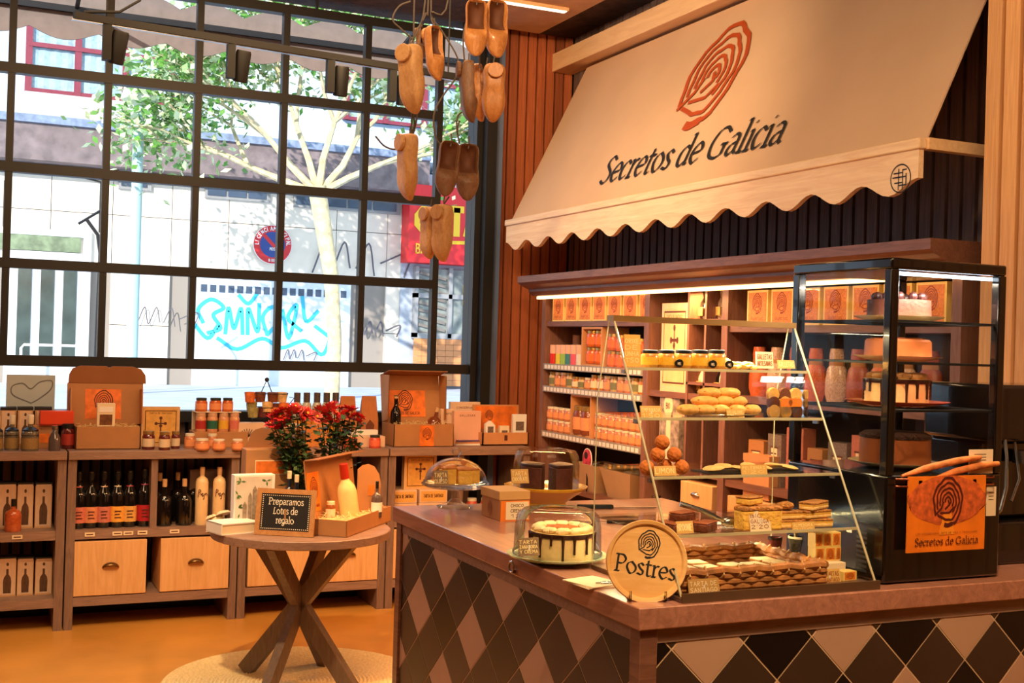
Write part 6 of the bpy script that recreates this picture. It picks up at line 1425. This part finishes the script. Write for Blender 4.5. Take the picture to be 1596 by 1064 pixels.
price_card(['EMPANADA', "1'50"], 1016, 654, 33, 22, Y=Yf+.006, label='orange-yellow card at the left end of the second display shelf'); price_card(['HOJALDRE', 'MIEL'], 1147, 654, 27, 17, Y=Yf+.012, label='yellow card in front of the flaky pastry heap')
p, w, h = dsf(1200, 1257, 607, 654, SHZ[1], .04)
t = thing('cookie_box', 'clear box of assorted round biscuits with orange label, second display shelf', 'box', (p.x, p.y+.015, SHZ[1]))
MB().box(-w/2, w/2, -.02, .03, 0, h).build('clear_box', M_glass, t)
for k in range(9):
    i, j = k % 3, k//3; MB().lathe([(0, -.006), (w*.15, -.006), (w*.16, 0), (w*.15, .006), (0, .006)], 16).xf(Matrix.Translation((-w*.31+i*w*.31, .0+.003*j, h*.18+j*h*.31)) @ Matrix.Rotation(PI/2, 4, 'X')).build('biscuit', [mat('pale_biscuit', (228, 178, 96), .7, .15, 50), mat('choc_biscuit', (110, 58, 32), .7, .2, 50), mat('golden_biscuit', (222, 170, 84))][(k*2+j) % 3], t)
MB().box(-w*.25, w*.3, -.0225, -.0205, h*.38, h*.68).build('orange_label', M_oprint2, t); b = MB(); logo(b, .0, h*.53, h*.09, 1.2, y=-.023, thin=True); b.build('label_logo', M_brown_ink, t)
# shelf 3: doughballs, flat pastry tray
M_ball = mat('sugared_dough', (206, 116, 44), .75, .25, 60, bump=.6, bsc=120)
for k, (xx, yy) in enumerate(((1008, 725), (1062, 727), (1036, 727), (1025, 708), (1051, 703), (1032, 688))):
    Yy = DY0+slopeY(SHZ[2])+[.03, .025, .055, .035, .035, .033][k]; lvl = 0 if k < 3 else 1 if k < 5 else 2
    c = P(xx, yy, Y=Yy); r_ = .0185
    zc = SHZ[2]+r_ if lvl == 0 else SHZ[2]+r_+lvl*.030
    o = MB().ball((0, 0, 0), r_, 16, 12, .02).build('dough_ball', M_ball, None, loc=(c.x, Yy, zc)); tag(o, 'round orange-brown dough ball in the little pyramid, %s' % ['bottom left', 'bottom right', 'bottom middle', 'second tier left', 'second tier right', 'at the top'][k], 'dough ball', 'pyramid of dough balls')
p, w, h = dsf(1105, 1240, 722, 743, SHZ[2], .06)
t = thing('black_tray', 'shallow dark tray of flat pale pastries on the third display shelf', 'tray', (p.x, p.y+.01, SHZ[2])); MB().box(-w/2-.02, w/2, -.045, .04, 0, .003).build('tray', M_black, t)
for k in range(7):
    o = MB().ball((0, 0, 0), (.03, .022, .006), 12, 6, .05).build('x', M_past2, None, loc=(p.x-w/2+.01+k*w/7+.005, p.y+.0+.012*(k % 2), SHZ[2]+.0105+.004*(k % 2))); o.name = 'flat_pastry'; o.rotation_euler = (.1, .1*(k % 3-1), .3*k); tag(o, 'flat pale sugared pastry on the dark tray, %s' % nth(k), 'pastry', 'flat pastries on the dark tray')
Yf = DY0+slopeY(SHZ[2])
price_card(['LIMON'], 1037, 741, 34, 15, Y=Yf+.006, label='cream card before the pyramid of dough balls'); price_card(['PELERINAS', "1'20"], 1176, 740, 40, 16, Y=Yf+.008, label='cream card before the flat pale pastries')
# shelf 4: brownies, tongs, sponge blocks, swirl bun, slices
M_brow = mat('brownie', (110, 54, 30), .6, .4, 50, bump=.6, bsc=80)
for k, (x0, x1, yt, yb, bk) in enumerate(((1030, 1052, 793, 812, .06), (1040, 1070, 806, 828, .03), (1046, 1082, 790, 805, .06), (1080, 1118, 805, 829, .03), (1060, 1090, 800, 818, .07))):
    p, w, h = dsf(x0, x1, yt, yb, SHZ[3], bk); lv = .021 if k == 2 else 0
    t = thing('brownie', 'dark fudgy brownie square on the lowest glass shelf, %s' % ['far left', 'front left', 'resting on top', 'front right', 'at the back'][k], 'brownie', (p.x, p.y, SHZ[3]+.001+lv), .2*k, 'brownie squares'); MB().box(-w/2, w/2, -.018, .018, 0, .021).build('crumb', M_brow, t, bev=.004); MB().box(-w/2, w/2, -.018, .018, .0205, .024).build('cracked_top', mat('brownie_top', (160, 84, 44), .6, .3, 60, bump=.6), t, bev=.002)
p = P(1105, 800, Y=DY0+slopeY(SHZ[3])+.09)
t = thing('steel_tongs', 'steel serving tongs resting behind the brownies', 'tongs', (p.x, p.y, SHZ[3]+.001))
for s in (-1, 1): MB().tube([(-.07, .02, .055), (-.02, .004*s, .04), (.04, -.012+.006*s, .012)], [.007, .006, .004], 8).ball((.05, -.014+.008*s, .012), (.02, .008, .012), 10, 6).build('arm', M_steel, t)
M_spk = mat('streusel', (190, 128, 62), .8, .35, 80, bump=1.0, bsc=140)
for k, (x0, x1, yt, yb, bk) in enumerate(((1150, 1178, 782, 826, .035), (1176, 1211, 776, 827, .03), (1151, 1185, 766, 784, .05))):
    p, w, h = dsf(x0, x1, yt, yb, SHZ[3], bk); h = abs(h)
    if k == 2: h = .02
    z = SHZ[3]+.001+(.058 if k == 2 else 0); h = .056 if k < 2 else .02
    t = thing('sponge_block', '%s' % ['tall yellow sponge block with browned top, left', 'tall yellow sponge block with browned top, right', 'streusel-topped bun resting on the yellow sponge blocks'][k], 'cake', (p.x, p.y, z), [.1, -.1, .4][k])
    MB().box(-w/2, w/2, -.02, .02, 0, h*.82).build('sponge', M_spong, t, bev=.004); MB().box(-w/2-.001, w/2+.001, -.021, .021, h*.8, h).build('streusel_top', M_spk, t, bev=.004)
for k in range(6):
    c, r_ = k % 2, k//2; p, w, h = dsf([1205, 1245][c], [1243, 1290][c], 800, 816, SHZ[3], .04+.005*r_)
    z = SHZ[3]+.001+r_*.0205
    t = thing('almond_slice', 'layered almond-topped pastry slice, %s pile, %s' % (['left', 'right'][c], ['bottom', 'middle', 'top'][r_]), 'pastry', (p.x, p.y, z), .15*(k-2), 'almond pastry slices')
    if c == 0 and r_ == 2:
        b = MB(); b.tube([(.02*(1-j/20)*math.cos(j*.75), .018*(1-j/20)*math.sin(j*.75), .009+.006*j/20) for j in range(20)], .008, 8); b.build('swirl', M_spk, t); continue
    MB().box(-w/2, w/2, -.02, .02, 0, .009).build('base_layer', M_past2, t, bev=.003); MB().box(-w/2+.001, w/2-.001, -.019, .019, .009, .014).build('custard', mat('custard', (236, 184, 84), .5, .05), t); MB().box(-w/2, w/2, -.02, .02, .014, .0195).build('almond_top', M_spk, t, bev=.002)
Yf = DY0+slopeY(SHZ[3])
price_card(['BROWNIE'], 1068, 831, 26, 19, Y=Yf+.006, label='orange card before the brownies'); price_card(['BICA', 'GALEGA', "2'20"], 1186, 828, 32, 32, Y=Yf+.006, label='cream lettered card leaning on the yellow sponge blocks', m=M_cream, ink=M_crust); price_card(['ALMENDRA', "2'50"], 1253, 830, 34, 17, Y=Yf+.006, label='small brown card before the almond slices')
# base: basket-like pastry tart tray, cups, stack of mini boxes
z0 = CT+.0125
A = P(1068, 922, Z=z0); Bq = P(1272, 905, Z=z0)
bw = 1.86-1.50; bx0 = 1.50; by0 = 2.32; by1 = 2.60
bx1 = P(1274, 905, Z=z0).x-.005
t = thing('woven_tray', 'low rectangular woven wicker tray on the display base holding tart squares', 'tray', (bx0, by0, z0)); w = bx1-bx0; d = by1-by0
MB().box(.01, w-.01, .01, d-.01, 0, .008).build('tray_floor', mat('wicker_floor', (120, 76, 42), .8, .3, 60, bump=.4), t)
M_wk = mat('willow', (168, 110, 60), .6, .35, 30, bump=.4, bsc=60); M_wk2 = mat('willow_binding', (206, 156, 96), .6, .2, 30)
def wicker(a, q, n):
    a = Vector(a); q = Vector(q); nn = (q-a).normalized(); sd_ = Vector((-nn.y, nn.x, 0))
    for r in range(4):
        pts = []
        for k in range(n*4+1):
            pts.append(a+(q-a)*k/(n*4)+sd_*.003*math.sin(PI*k/2+r*PI)+Vector((0, 0, .008+.0125*r+(.002*math.sin(k*.8) if r == 3 else 0))))
        MB().tube(pts, .0078 if r < 3 else .0105, 7).build('willow_strand', M_wk, t)
    for k in range(n):
        c = a+(q-a)*(k+.5)/n; o = MB().tube([c+sd_*.0+nn*(-.006)+Vector((0, 0, .028)), c-sd_*.011+Vector((0, 0, .04)), c+Vector((0, 0, .058)), c+sd_*.011+nn*.004+Vector((0, 0, .044))], .0028, 5).build('binding', M_wk2, t)
for a_, q_, n_ in (((0, 0, 0), (w, 0, 0), 9), ((w, 0, 0), (w, d, 0), 7), ((w, d, 0), (0, d, 0), 9), ((0, d, 0), (0, 0, 0), 7)): wicker(a_, q_, n_)
def tsq():
    o = thing('tart_square', 'a b c d', 'tart'); MB().box(-.027, .027, -.024, .024, 0, .018).build('almond_sponge', mat('tart_filling', (196, 130, 66), .8, .2, 40, bump=.4), o, bev=.002)
    MB().box(-.0265, .0265, -.0235, .0235, .017, .0205).build('sugar_top', mat('icing_sugar', (236, 208, 150), .7, .15, 50), o, bev=.002); return o
for j in range(4):
    for i in range(6):
        if (i, j) in ((4, 3), (3, 3), (1, 3)): continue
        place('tsq', tsq, (bx0+.035+(w-.07)*i/5, by0+.036+(d-.085)*j/3.6, z0+.0085+.002*((i+j) % 2)), .05*((i*3+j) % 3-1), 1, 'sugared almond tart square in the woven tray, %s row, %s' % (['front', 'second', 'third', 'rear'][j], nth(i)), 'tart', 'tart squares in the woven tray')
price_card(['TARTA DE', 'SANTIAGO'], 1098, 926, 48, 24, Y=DY0+.012, label='yellow-brown card reading Tarta de Santiago at the case front', m=mat('mustard_card', (190, 146, 84), .6, .12), ink=M_cream)
for k, (x0, x1, yt, nm) in enumerate(((1190, 1217, 838, 'dark red patterned paper cup beside the spotted cup'), (1220, 1268, 836, 'dark spotted paper cup full of wooden sticks'))):
    p = P((x0+x1)/2, 868, Y=2.665-.0*k); w = (x1-x0)*2.95/1863; h = P((x0+x1)/2, yt, Y=2.66).z-z0
    t = thing('paper_cup', nm, 'cup', (p.x, 2.655, z0)); MB().lathe([(0, 0), (w*.36, 0), (w*.5, h), (w*.47, h), (w*.34, .006), (0, .006)], 24, sy=.8).build('cup_wall', mat('cup_red' if k == 0 else 'cup_spotted', (96, 30, 26) if k == 0 else (70, 66, 50), .4, .8, 160), t)
    MB().lathe([(w*.47, h-.003), (w*.5, h-.003), (w*.505, h), (w*.5, h+.003), (w*.47, h+.002)], 24, sy=.8).build('rim', M_dark_lid if k == 0 else M_cream, t)
    if k:
        for j in range(6): MB().box(-.003, .003, -.001, .001, 0, .05).build('wooden_stick', M_straw, t, loc=(-.02+.008*j, .004*(j % 2), h-.03))
        MB().box(-.012, .012, -.001, .001, 0, .03).build('paper_slip', M_cream, t, loc=(.024, 0, h-.005))
MINI = carton_maker(mat('gold_box', (238, 190, 110)), mat('orange_cake_print', (230, 104, 34)), lambda b, y: logo(b, 0, .5, .3, 1.2, y=y, thin=True), mat('dark_orange_ink', (150, 52, 16)), margin=.1)
for k, (x0, x1, yt, yb) in enumerate(((1272, 1287, 868, 888), (1287, 1304, 866, 887), (1304, 1312, 867, 886), (1272, 1284, 845, 868), (1284, 1298, 838, 866), (1298, 1312, 846, 866))):
    Yy = 2.40; a = P(x0, yb, Y=Yy); b_ = P(x1, yb, Y=Yy); w = b_.x-a.x; h = .034
    r_ = k//3
    place('mini', MINI, ((a.x+b_.x)/2, Yy+.02, z0+.036+r_*.036), 0, (w*.96, .03, .0355), 'tiny orange cake box in the %s row of the stack, %s' % (['lower', 'upper'][r_], nth(k % 3)), 'box', 'tiny cake boxes in the display')
t = thing('display_block', 'cream lettered block carrying the tiny orange cake boxes', 'block', (P(1292, 890, Y=2.4).x, 2.42, z0)); MB().box(-.036, .036, -.04, .03, 0, .0355).build('block', M_cream, t, bev=.001)
price_card(['MINI TARTAS', 'DE SANTIAGO'], 1294, 911, 34, 24, Y=2.33, label='pale yellow card leaning at the foot of the tiny boxes', ink=M_crust)
o = place('mini', MINI, (P(1326, 908, Y=2.33).x, 2.35, z0), .1, (.045, .03, .022), 'tiny orange box lying beside the lettered card, right', 'box')

# ---- tall refrigerated cabinet
FX0, FX1, FY0, FY1, FZ1, FZM = 2.09, 2.478, 2.31, 2.70, 1.866, 1.322
fr = thing('refrigerated_cabinet', 'tall black glass-sided refrigerated cake cabinet on the counter', 'fridge', (FX0, FY0, CT)); w = FX1-FX0; d = FY1-FY0; H = FZ1-CT; HM = FZM-CT
M_blk = mat('gloss_black', (12, 11, 12), .18, .05, coat=.5)
MB().box(0, w, 0, d, .004, HM).build('base_housing', M_blk, fr, bev=.006); MB().box(0, w, 0, d, H-.028, H).build('top_housing', M_blk, fr, bev=.005)
for (x_, y_) in ((0, 0), (w-.026, 0), (0, d-.026), (w-.026, d-.026)): MB().box(x_, x_+.026, y_, y_+.026, HM, H-.028).build('corner_post', M_blk, fr, bev=.003)
fg = glass('fridge_glass', (.95, .96, .95), .4, .01, .15)
MB().box(.026, w-.026, .004, .008, HM, H-.028).build('front_pane', fg, fr); MB().box(.004, .008, .026, d-.026, HM, H-.028).build('side_pane', fg, fr); MB().box(w-.008, w-.004, .026, d-.026, HM, H-.028).build('side_pane', fg, fr); MB().box(.026, w-.026, d-.008, d-.004, HM, H-.028).build('back_pane', fg, fr)
FS = [1.712, 1.606, 1.486]
for z in FS:
    s_ = MB(); zz = z-CT
    s_.box(.012, w-.012, .012, .018, zz-.006, zz).box(.012, w-.012, d-.018, d-.012, zz-.006, zz).box(.012, .018, .012, d-.012, zz-.006, zz).box(w-.018, w-.012, .012, d-.012, zz-.006, zz)
    for k in range(12): xx = .02+(w-.04)*k/11; s_.box(xx-.0012, xx+.0012, .015, d-.015, zz-.004, zz-.001)
    s_.build('wire_shelf', M_black, fr)
MB().box(.02, w-.02, .03, .04, H-.04, H-.032).build('cold_lamp', mat('cold_led', (226, 240, 255), .5, 0, emit=8), fr)
lamp('AREA', ((FX0+FX1)/2, FY0+.06, FZ1-.045), 6.0, (1, .84, .66), ((FX0+FX1)/2, FY0+.12, 1), shape='RECTANGLE', size=.32, size_y=.02)
b = MB()
for k in range(9): b.box(-.001, .0, .06+.0*k, .10, .02+.012*k, .026+.012*k)
b.build('side_vent', mat('vent_dark', (44, 42, 44), .4), fr)['kind'] = 'stuff'
cxF, cyF = 2.29, 2.50
def plate(z, m, label, r=.115, name='cake_plate'):
    t = thing(name, label, 'plate', (cxF, cyF, z)); MB().lathe([(0, .0), (r*.6, 0), (r, .012), (r+.003, .015), (r-.004, .015), (r*.6, .004), (0, .003)], 40).build('plate', m, t); return z+.004
z = plate(FS[0], mat('cream_glaze', (206, 196, 150), .25, .05, coat=.5), 'cream plate on the top shelf of the refrigerated cabinet')
t = thing('top_cake', 'dark berry-topped cake on the top fridge shelf', 'cake', (cxF, cyF, z)); MB().lathe([(0, 0), (.082, 0), (.084, .005), (.082, .055), (0, .058)], 36).build('cake_body', mat('brown_cake', (84, 40, 30)), t)
for k in range(11): a = 2*PI*k/11; MB().ball((.062*math.cos(a), .062*math.sin(a), .064), .012, 8, 6, .05).build('berry', mat('dark_berry', (60, 30, 30), .4, .3, 30), t)
z = plate(FS[1], mat('cream_glaze', (206, 196, 150)), 'cream plate on the second fridge shelf')
t = thing('caramel_cake', 'smooth caramel-brown cake on the second fridge shelf', 'cake', (cxF, cyF, z)); MB().lathe([(0, 0), (.086, 0), (.088, .006), (.086, .05), (.08, .056), (0, .058)], 40).build('cake_body', mat('caramel', (176, 96, 50), .5, .12, 20), t); MB().lathe([(0, .0575), (.07, .0575), (.074, .055), (.07, .060), (0, .0605)], 32).build('glaze_top', mat('caramel_glaze', (120, 60, 34), .25, .1, coat=.4), t)
z = plate(FS[2], mat('coral_glaze', (206, 84, 56), .25, .05, coat=.5), 'coral-red plate under the dripped cake in the fridge', r=.135)
drip_cake('cream cake with chocolate drips on the coral plate in the fridge', (cxF, cyF, z), .084, .07, mat('cream_sponge', (232, 200, 140)), mat('toffee_cream', (190, 140, 90), .5, .15, 20))
z = plate(FZM+.001, mat('cream_glaze', (206, 196, 150)), 'cream plate on the fridge floor', r=.12)
t = thing('mousse_cake', 'chocolate mousse cake with crumb topping on the fridge floor', 'cake', (cxF, cyF, z)); MB().lathe([(0, 0), (.092, 0), (.094, .006), (.092, .075), (0, .076)], 40).build('mousse', mat('choc_mousse', (164, 88, 46), .5, .1, 12), t); MB().lathe([(0, .092), (.08, .09), (.094, .082), (.094, .074), (0, .074)], 40).build('crumb_topping', mat('cocoa_crumb', (60, 30, 20), .9, .4, 90, bump=1, bsc=120), t)
# logo sign on the cabinet front, card behind, bread sticks in a wire holder
p0 = P(1413, 862, Y=2.285); p1 = P(1537, 740, Y=2.285); w = p1.x-p0.x; h = p1.z-p0.z
t = thing('orange_logo_sign', 'square orange sign with dark tree rings hung on the black cabinet', 'sign', (p0.x, 2.285, p0.z), 0)
MB().box(0, w, 0, .004, 0, h).build('board', M_oprint2, t)
MB().ball((w*.5, -.0005, h*.68), (w*.5, .0008, h*.32), 28, 14, .05).build('tree_crown_print', mat('crown_print', (206, 96, 44), .6, .4, 60), t)
MB().prism([(w*.4, h*.22), (w*.6, h*.22), (w*.55, h*.5), (w*.45, h*.5)], -.0012, 0, 'y').build('tree_trunk_print', mat('glow_print', (250, 150, 40), .6, .1, 12), t)
b = MB(); logo(b, w*.5, h*.66, h*.28, 1.15, y=-.0022); b.build('tree_ring_logo', mat('maroon_ink', (84, 26, 22), .6), t)
b = MB(); lettering(b, 'Secretos de Galicia', w*.5, h*.09, h*.065, .12, nib=(.06, .04), width=w*.82, y=-.0022); lettering(b, 'LOS CONSERVEROS ARTE DE VIDA Y TRADICIONES', w*.5, h*.235, h*.02, .2, caps=True, width=w*.8, y=-.0022); b.build('lettering', M_brown_ink, t)
for xx in (w*.15, w*.85): MB().box(xx-.006, xx+.006, .0, FY0-2.285, h-.03, h-.01).build('hook', M_black, t)
t = thing('bread_rack', 'copper wire rack on the cabinet front behind the orange sign', 'rack', (p0.x-.02, FY0-.002, P(1450, 745, Y=2.3).z)); b = MB()
for zz in (0, -.018): b.tube([(0, 0, zz), (-.01, -.012, zz), (.01, -.02, zz), (w+.05, -.02, zz), (w+.07, 0, zz)], .0022, 6)
b.build('wire_frame', mat('copper', (190, 100, 60), .3, .1, metal=.9), t)
for k in range(2):
    a = P(1405+k*55, [742, 744][k], Y=2.297); q = P([1528, 1556][k], [712, 722][k], Y=2.297)
    t = thing('breadstick', 'long thin breadstick in the copper rack, %s' % ['upper left one', 'lower right one'][k], 'bread', tuple(a), 0, 'breadsticks in the rack'); d_ = q-a
    MB().tube([(0, 0, 0), tuple(d_*.3+Vector((0, 0, .005))), tuple(d_*.7+Vector((0, 0, .005))), tuple(d_)], [.004, .009, .009, .006], 10).build('crust', mat('bread_crust', (206, 120, 60), .7, .3, 40, bump=.5), t)
for (x0, x1, yt, yb, yy, nm) in ((1510, 1548, 700, 738, 2.303, 'upper cream ticket on the fridge glass'), (1537, 1553, 758, 804, 2.303, 'narrow white ticket beside the orange sign')):
    a = P(x0, yb, Y=yy); q = P(x1, yt, Y=yy); t = thing('ticket', nm, 'ticket', tuple(a)); MB().box(0, q.x-a.x, 0, .002, 0, q.z-a.z).build('paper', M_cream, t); b = MB()
    for k in range(3): strokes_to_mesh(b, [[Vector(((q.x-a.x)*.2, (q.z-a.z)*(.8-.12*k))), Vector(((q.x-a.x)*.7, (q.z-a.z)*(.8-.12*k)))]], .0015, None, -.0005)
    b.build('print', M_brown_ink, t)
# coffee machine at the right edge
p = P(1567, 632, Y=2.44); t = thing('coffee_machine', 'black coffee machine with steel wand at the right frame edge', 'coffee machine', (2.575, 2.40, CT))
MB().box(0, .5, .04, .3, .0, .12).build('base', M_blk, t, bev=.01); MB().box(.02, .5, .1, .3, .12, .34).build('body', M_blk, t, bev=.01); MB().box(0, .5, .04, .3, .34, .50).build('head', M_blk, t, bev=.012)
MB().tube([(.06, .05, .36), (.05, .03, .30), (.03, .01, .22), (.0, .0, .16), (-.03, -.0, .14)], .005, 8).tube([(.1, .05, .34), (.1, .03, .24), (.06, .02, .18)], .004, 8).build('steam_wand', M_steel, t)
MB().lathe([(0, 0), (.032, 0), (.034, .035), (0, .035)], 20, c=(.15, .06, .28)).build('group_head', M_steel, t); MB().tube([(.15, .04, .29), (.14, -.06, .27)], .011, 8).build('portafilter_handle', M_black, t)

# ================================================================ HANGING CLOGS
M_clog = wood('clog_wood', (176, 110, 56), (212, 146, 84), .45, (6, 6, 3), coat=.2); M_clog2 = wood('dark_clog_wood', (104, 70, 50), (140, 98, 70), .5, (6, 6, 3)); M_clog3 = wood('pale_clog_wood', (186, 132, 84), (214, 166, 112), .5, (6, 6, 3))
def clog_mesh(m):
    """toe points down (-z), opening faces -y; unit length"""
    ss = [(-.0, .10, .09, .0), (-.03, .17, .15, .0), (-.12, .205, .19, 0), (-.28, .19, .20, 0), (-.42, .185, .20, 0), (-.50, .20, .19, -.02), (-.62, .215, .17, -.01), (-.76, .20, .145, .0), (-.88, .15, .11, -.02), (-.96, .09, .07, -.05), (-1.0, .03, .03, -.08)]
    b = MB(); n = 28; g = []; inner = set()
    for i, (z, hw, hd, oy) in enumerate(ss):
        row = []
        for k in range(n):
            a = 2*PI*k/n; x = hw*math.cos(a); y = hd*math.sin(a)
            if y > 0: y = min(y, hd*.72)                    # flat sole
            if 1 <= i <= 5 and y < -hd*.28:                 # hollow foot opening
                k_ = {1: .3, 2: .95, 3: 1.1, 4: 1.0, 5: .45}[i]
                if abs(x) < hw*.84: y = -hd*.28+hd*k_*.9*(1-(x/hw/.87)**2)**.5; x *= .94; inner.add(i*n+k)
            row.append((x, y+oy, z))
        g.append(row)
    vs = [p for r in g for p in r]; fs = [(i*n+k, i*n+(k+1) % n, (i+1)*n+(k+1) % n, (i+1)*n+k) for i in range(len(g)-1) for k in range(n)]
    fs += [tuple(range(n))[::-1], tuple((len(g)-1)*n+k for k in range(n))]
    # heel block under the sole
    b.add(vs, fs); me = b.mesh('clog', m); me.materials.append(mat('clog_opening_shade', (96, 52, 28), .7, .15, 8))  # shade inside the foot opening, put into the colour of its inner faces
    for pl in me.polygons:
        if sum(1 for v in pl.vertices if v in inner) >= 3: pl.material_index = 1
    return me
def clog_opening_dark(): pass
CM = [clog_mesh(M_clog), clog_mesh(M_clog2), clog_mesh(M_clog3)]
heel = MB().prism([(.14*math.cos(2*PI*k/14), -.15+.13*math.sin(2*PI*k/14)) for k in range(14)], .138, .20, 'y')
HM_ = [heel.mesh('heel_block', m) for m in (M_clog, M_clog2, M_clog3)]
M_cord = mat('grey_cord', (96, 84, 78), .7, .1)
YC = 4.3
clogs = [  # x0 x1 y0 y1 yaw mat tilt depth words
 (724, 762, 0, 90, .15, 0, 0, 0, 'warm brown clog, opening forward, left of the top right pair'), (760, 790, 0, 92, .45, 0, 0, .02, 'warm brown clog, opening forward, right of the top right pair'),
 (716, 746, 95, 192, 1.75, 1, .05, -.02, 'dark side-on clog, left in the second right-hand cluster'), (735, 758, 100, 190, 1.4, 0, .0, .12, 'lit side-on clog, middle of the second right-hand cluster'), (754, 788, 99, 190, PI+.1, 0, 0, 0, 'clog seen from its sole, right in the second cluster'),
 (646, 668, 42, 92, 1.2, 1, 0, .12, 'small dark clog half hidden at the top of the left cluster'), (661, 692, 40, 126, 1.0, 0, -.1, .04, 'warm clog turned sideways at the top of the left cluster'), (617, 662, 70, 178, 2.5, 2, .08, -.05, 'large pale clog seen from behind in the left cluster'),
 (621, 658, 208, 312, 2.1, 2, -.1, 0, 'single brown clog hanging alone below the left cluster'),
 (686, 719, 220, 308, .3, 1, .1, 0, 'dark clog with opening forward, left of the lower pair'), (715, 745, 224, 314, .15, 1, 0, .05, 'dark clog with opening forward, right of the lower pair'),
 (655, 690, 322, 404, 2.2, 2, -.12, .05, 'pale weathered clog, left of the lowest pair'), (674, 711, 318, 408, 2.4, 2, -.06, -.02, 'pale weathered clog, right of the lowest pair')]
for i, (x0, x1, y0, y1, yw, mi, tl_, dp, lab) in enumerate(clogs):
    Yy = YC+dp; top = P((x0+x1)/2, y0, Y=Yy); bot = P((x0+x1)/2, y1, Y=Yy); L = top.z-bot.z
    t = thing('wooden_clog', lab, 'clog', tuple(top), yw-.4)
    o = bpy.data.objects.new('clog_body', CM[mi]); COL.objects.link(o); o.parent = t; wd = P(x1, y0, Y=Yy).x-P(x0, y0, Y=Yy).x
    k = L; o.scale = (k*.98, k*.98, k); o.rotation_euler = (0, tl_, 0); ms = o.modifiers.new('sub', 'SUBSURF'); ms.levels = 1; ms.render_levels = 2
    h_ = bpy.data.objects.new('heel_block', HM_[mi]); COL.objects.link(h_); h_.parent = t; h_.scale = (k, k, k); h_.rotation_euler = (0, tl_, 0); bv = h_.modifiers.new('bevel', 'BEVEL'); bv.width = .012; bv.segments = 2
    MB().tube([(0, 0, -.02), (.004, 0, .01), (.0, 0, .03)], .003, 5).build('cord_knot', M_cord, t)
cords = [[(668, -8), (664, 20), (652, 44)], [(672, -8), (676, 42)], [(664, -8), (640, 70)], [(640, 2), (622, 10), (612, 30), (625, 45), (645, 62)], [(700, -8), (672, 20), (690, 50), (713, 90), (712, 118), (690, 150), (676, 180), (680, 215), (690, 228)],
    [(641, 176), (646, 190), (642, 210)], [(645, 160), (650, 180), (641, 215), (620, 232), (600, 228), (585, 212)], [(742, -8), (728, 30), (722, 60), (724, 96)], [(760, 90), (756, 110), (748, 104)], [(716, 188), (713, 205), (716, 224)], [(700, 306), (692, 318), (690, 330)], [(774, -8), (775, 2)], [(728, 170), (714, 180), (712, 200), (716, 222)], [(646, -8), (644, 100), (641, 212)], [(750, -8), (747, 106)]]
for k, c in enumerate(cords):
    pts = [P(x, y, Y=YC+.05) for x, y in c]; top_ = c[0][1] < 0
    if top_: pts = [Vector((pts[0].x, pts[0].y, CEIL))]+pts
    pts2 = []
    pp = [pts[0]*2-pts[1]]+pts+[pts[-1]*2-pts[-2]]
    for i in range(1, len(pp)-2):
        for j in range(5):
            t_ = j/5; a, b_, c_, d_ = pp[i-1:i+3]; pts2.append(.5*((2*b_)+(c_-a)*t_+(2*a-5*b_+4*c_-d_)*t_*t_+(3*b_-a-3*c_+d_)*t_**3))
    pts2.append(pts[-1]); o = MB().tube(pts2, .0035, 6).build('hanging_cord', M_cord); tag(o, 'grey cord holding the clogs, %s' % ['to the small dark clog', 'to the sideways warm clog', 'to the large pale clog', 'loose loop at upper left', 'long wavy one crossing right to left', 'short one above the lone clog', 'curl ending left of the lone clog', 'curving left of the top pair', 'short one under the top pair', 'above the dark lower pair', 'above the lowest pair', 'straight one over the top right clog', 'curved one above the lower dark pair', 'long straight one down to the lone clog', 'straight one behind the top right pair'][k], 'cord')
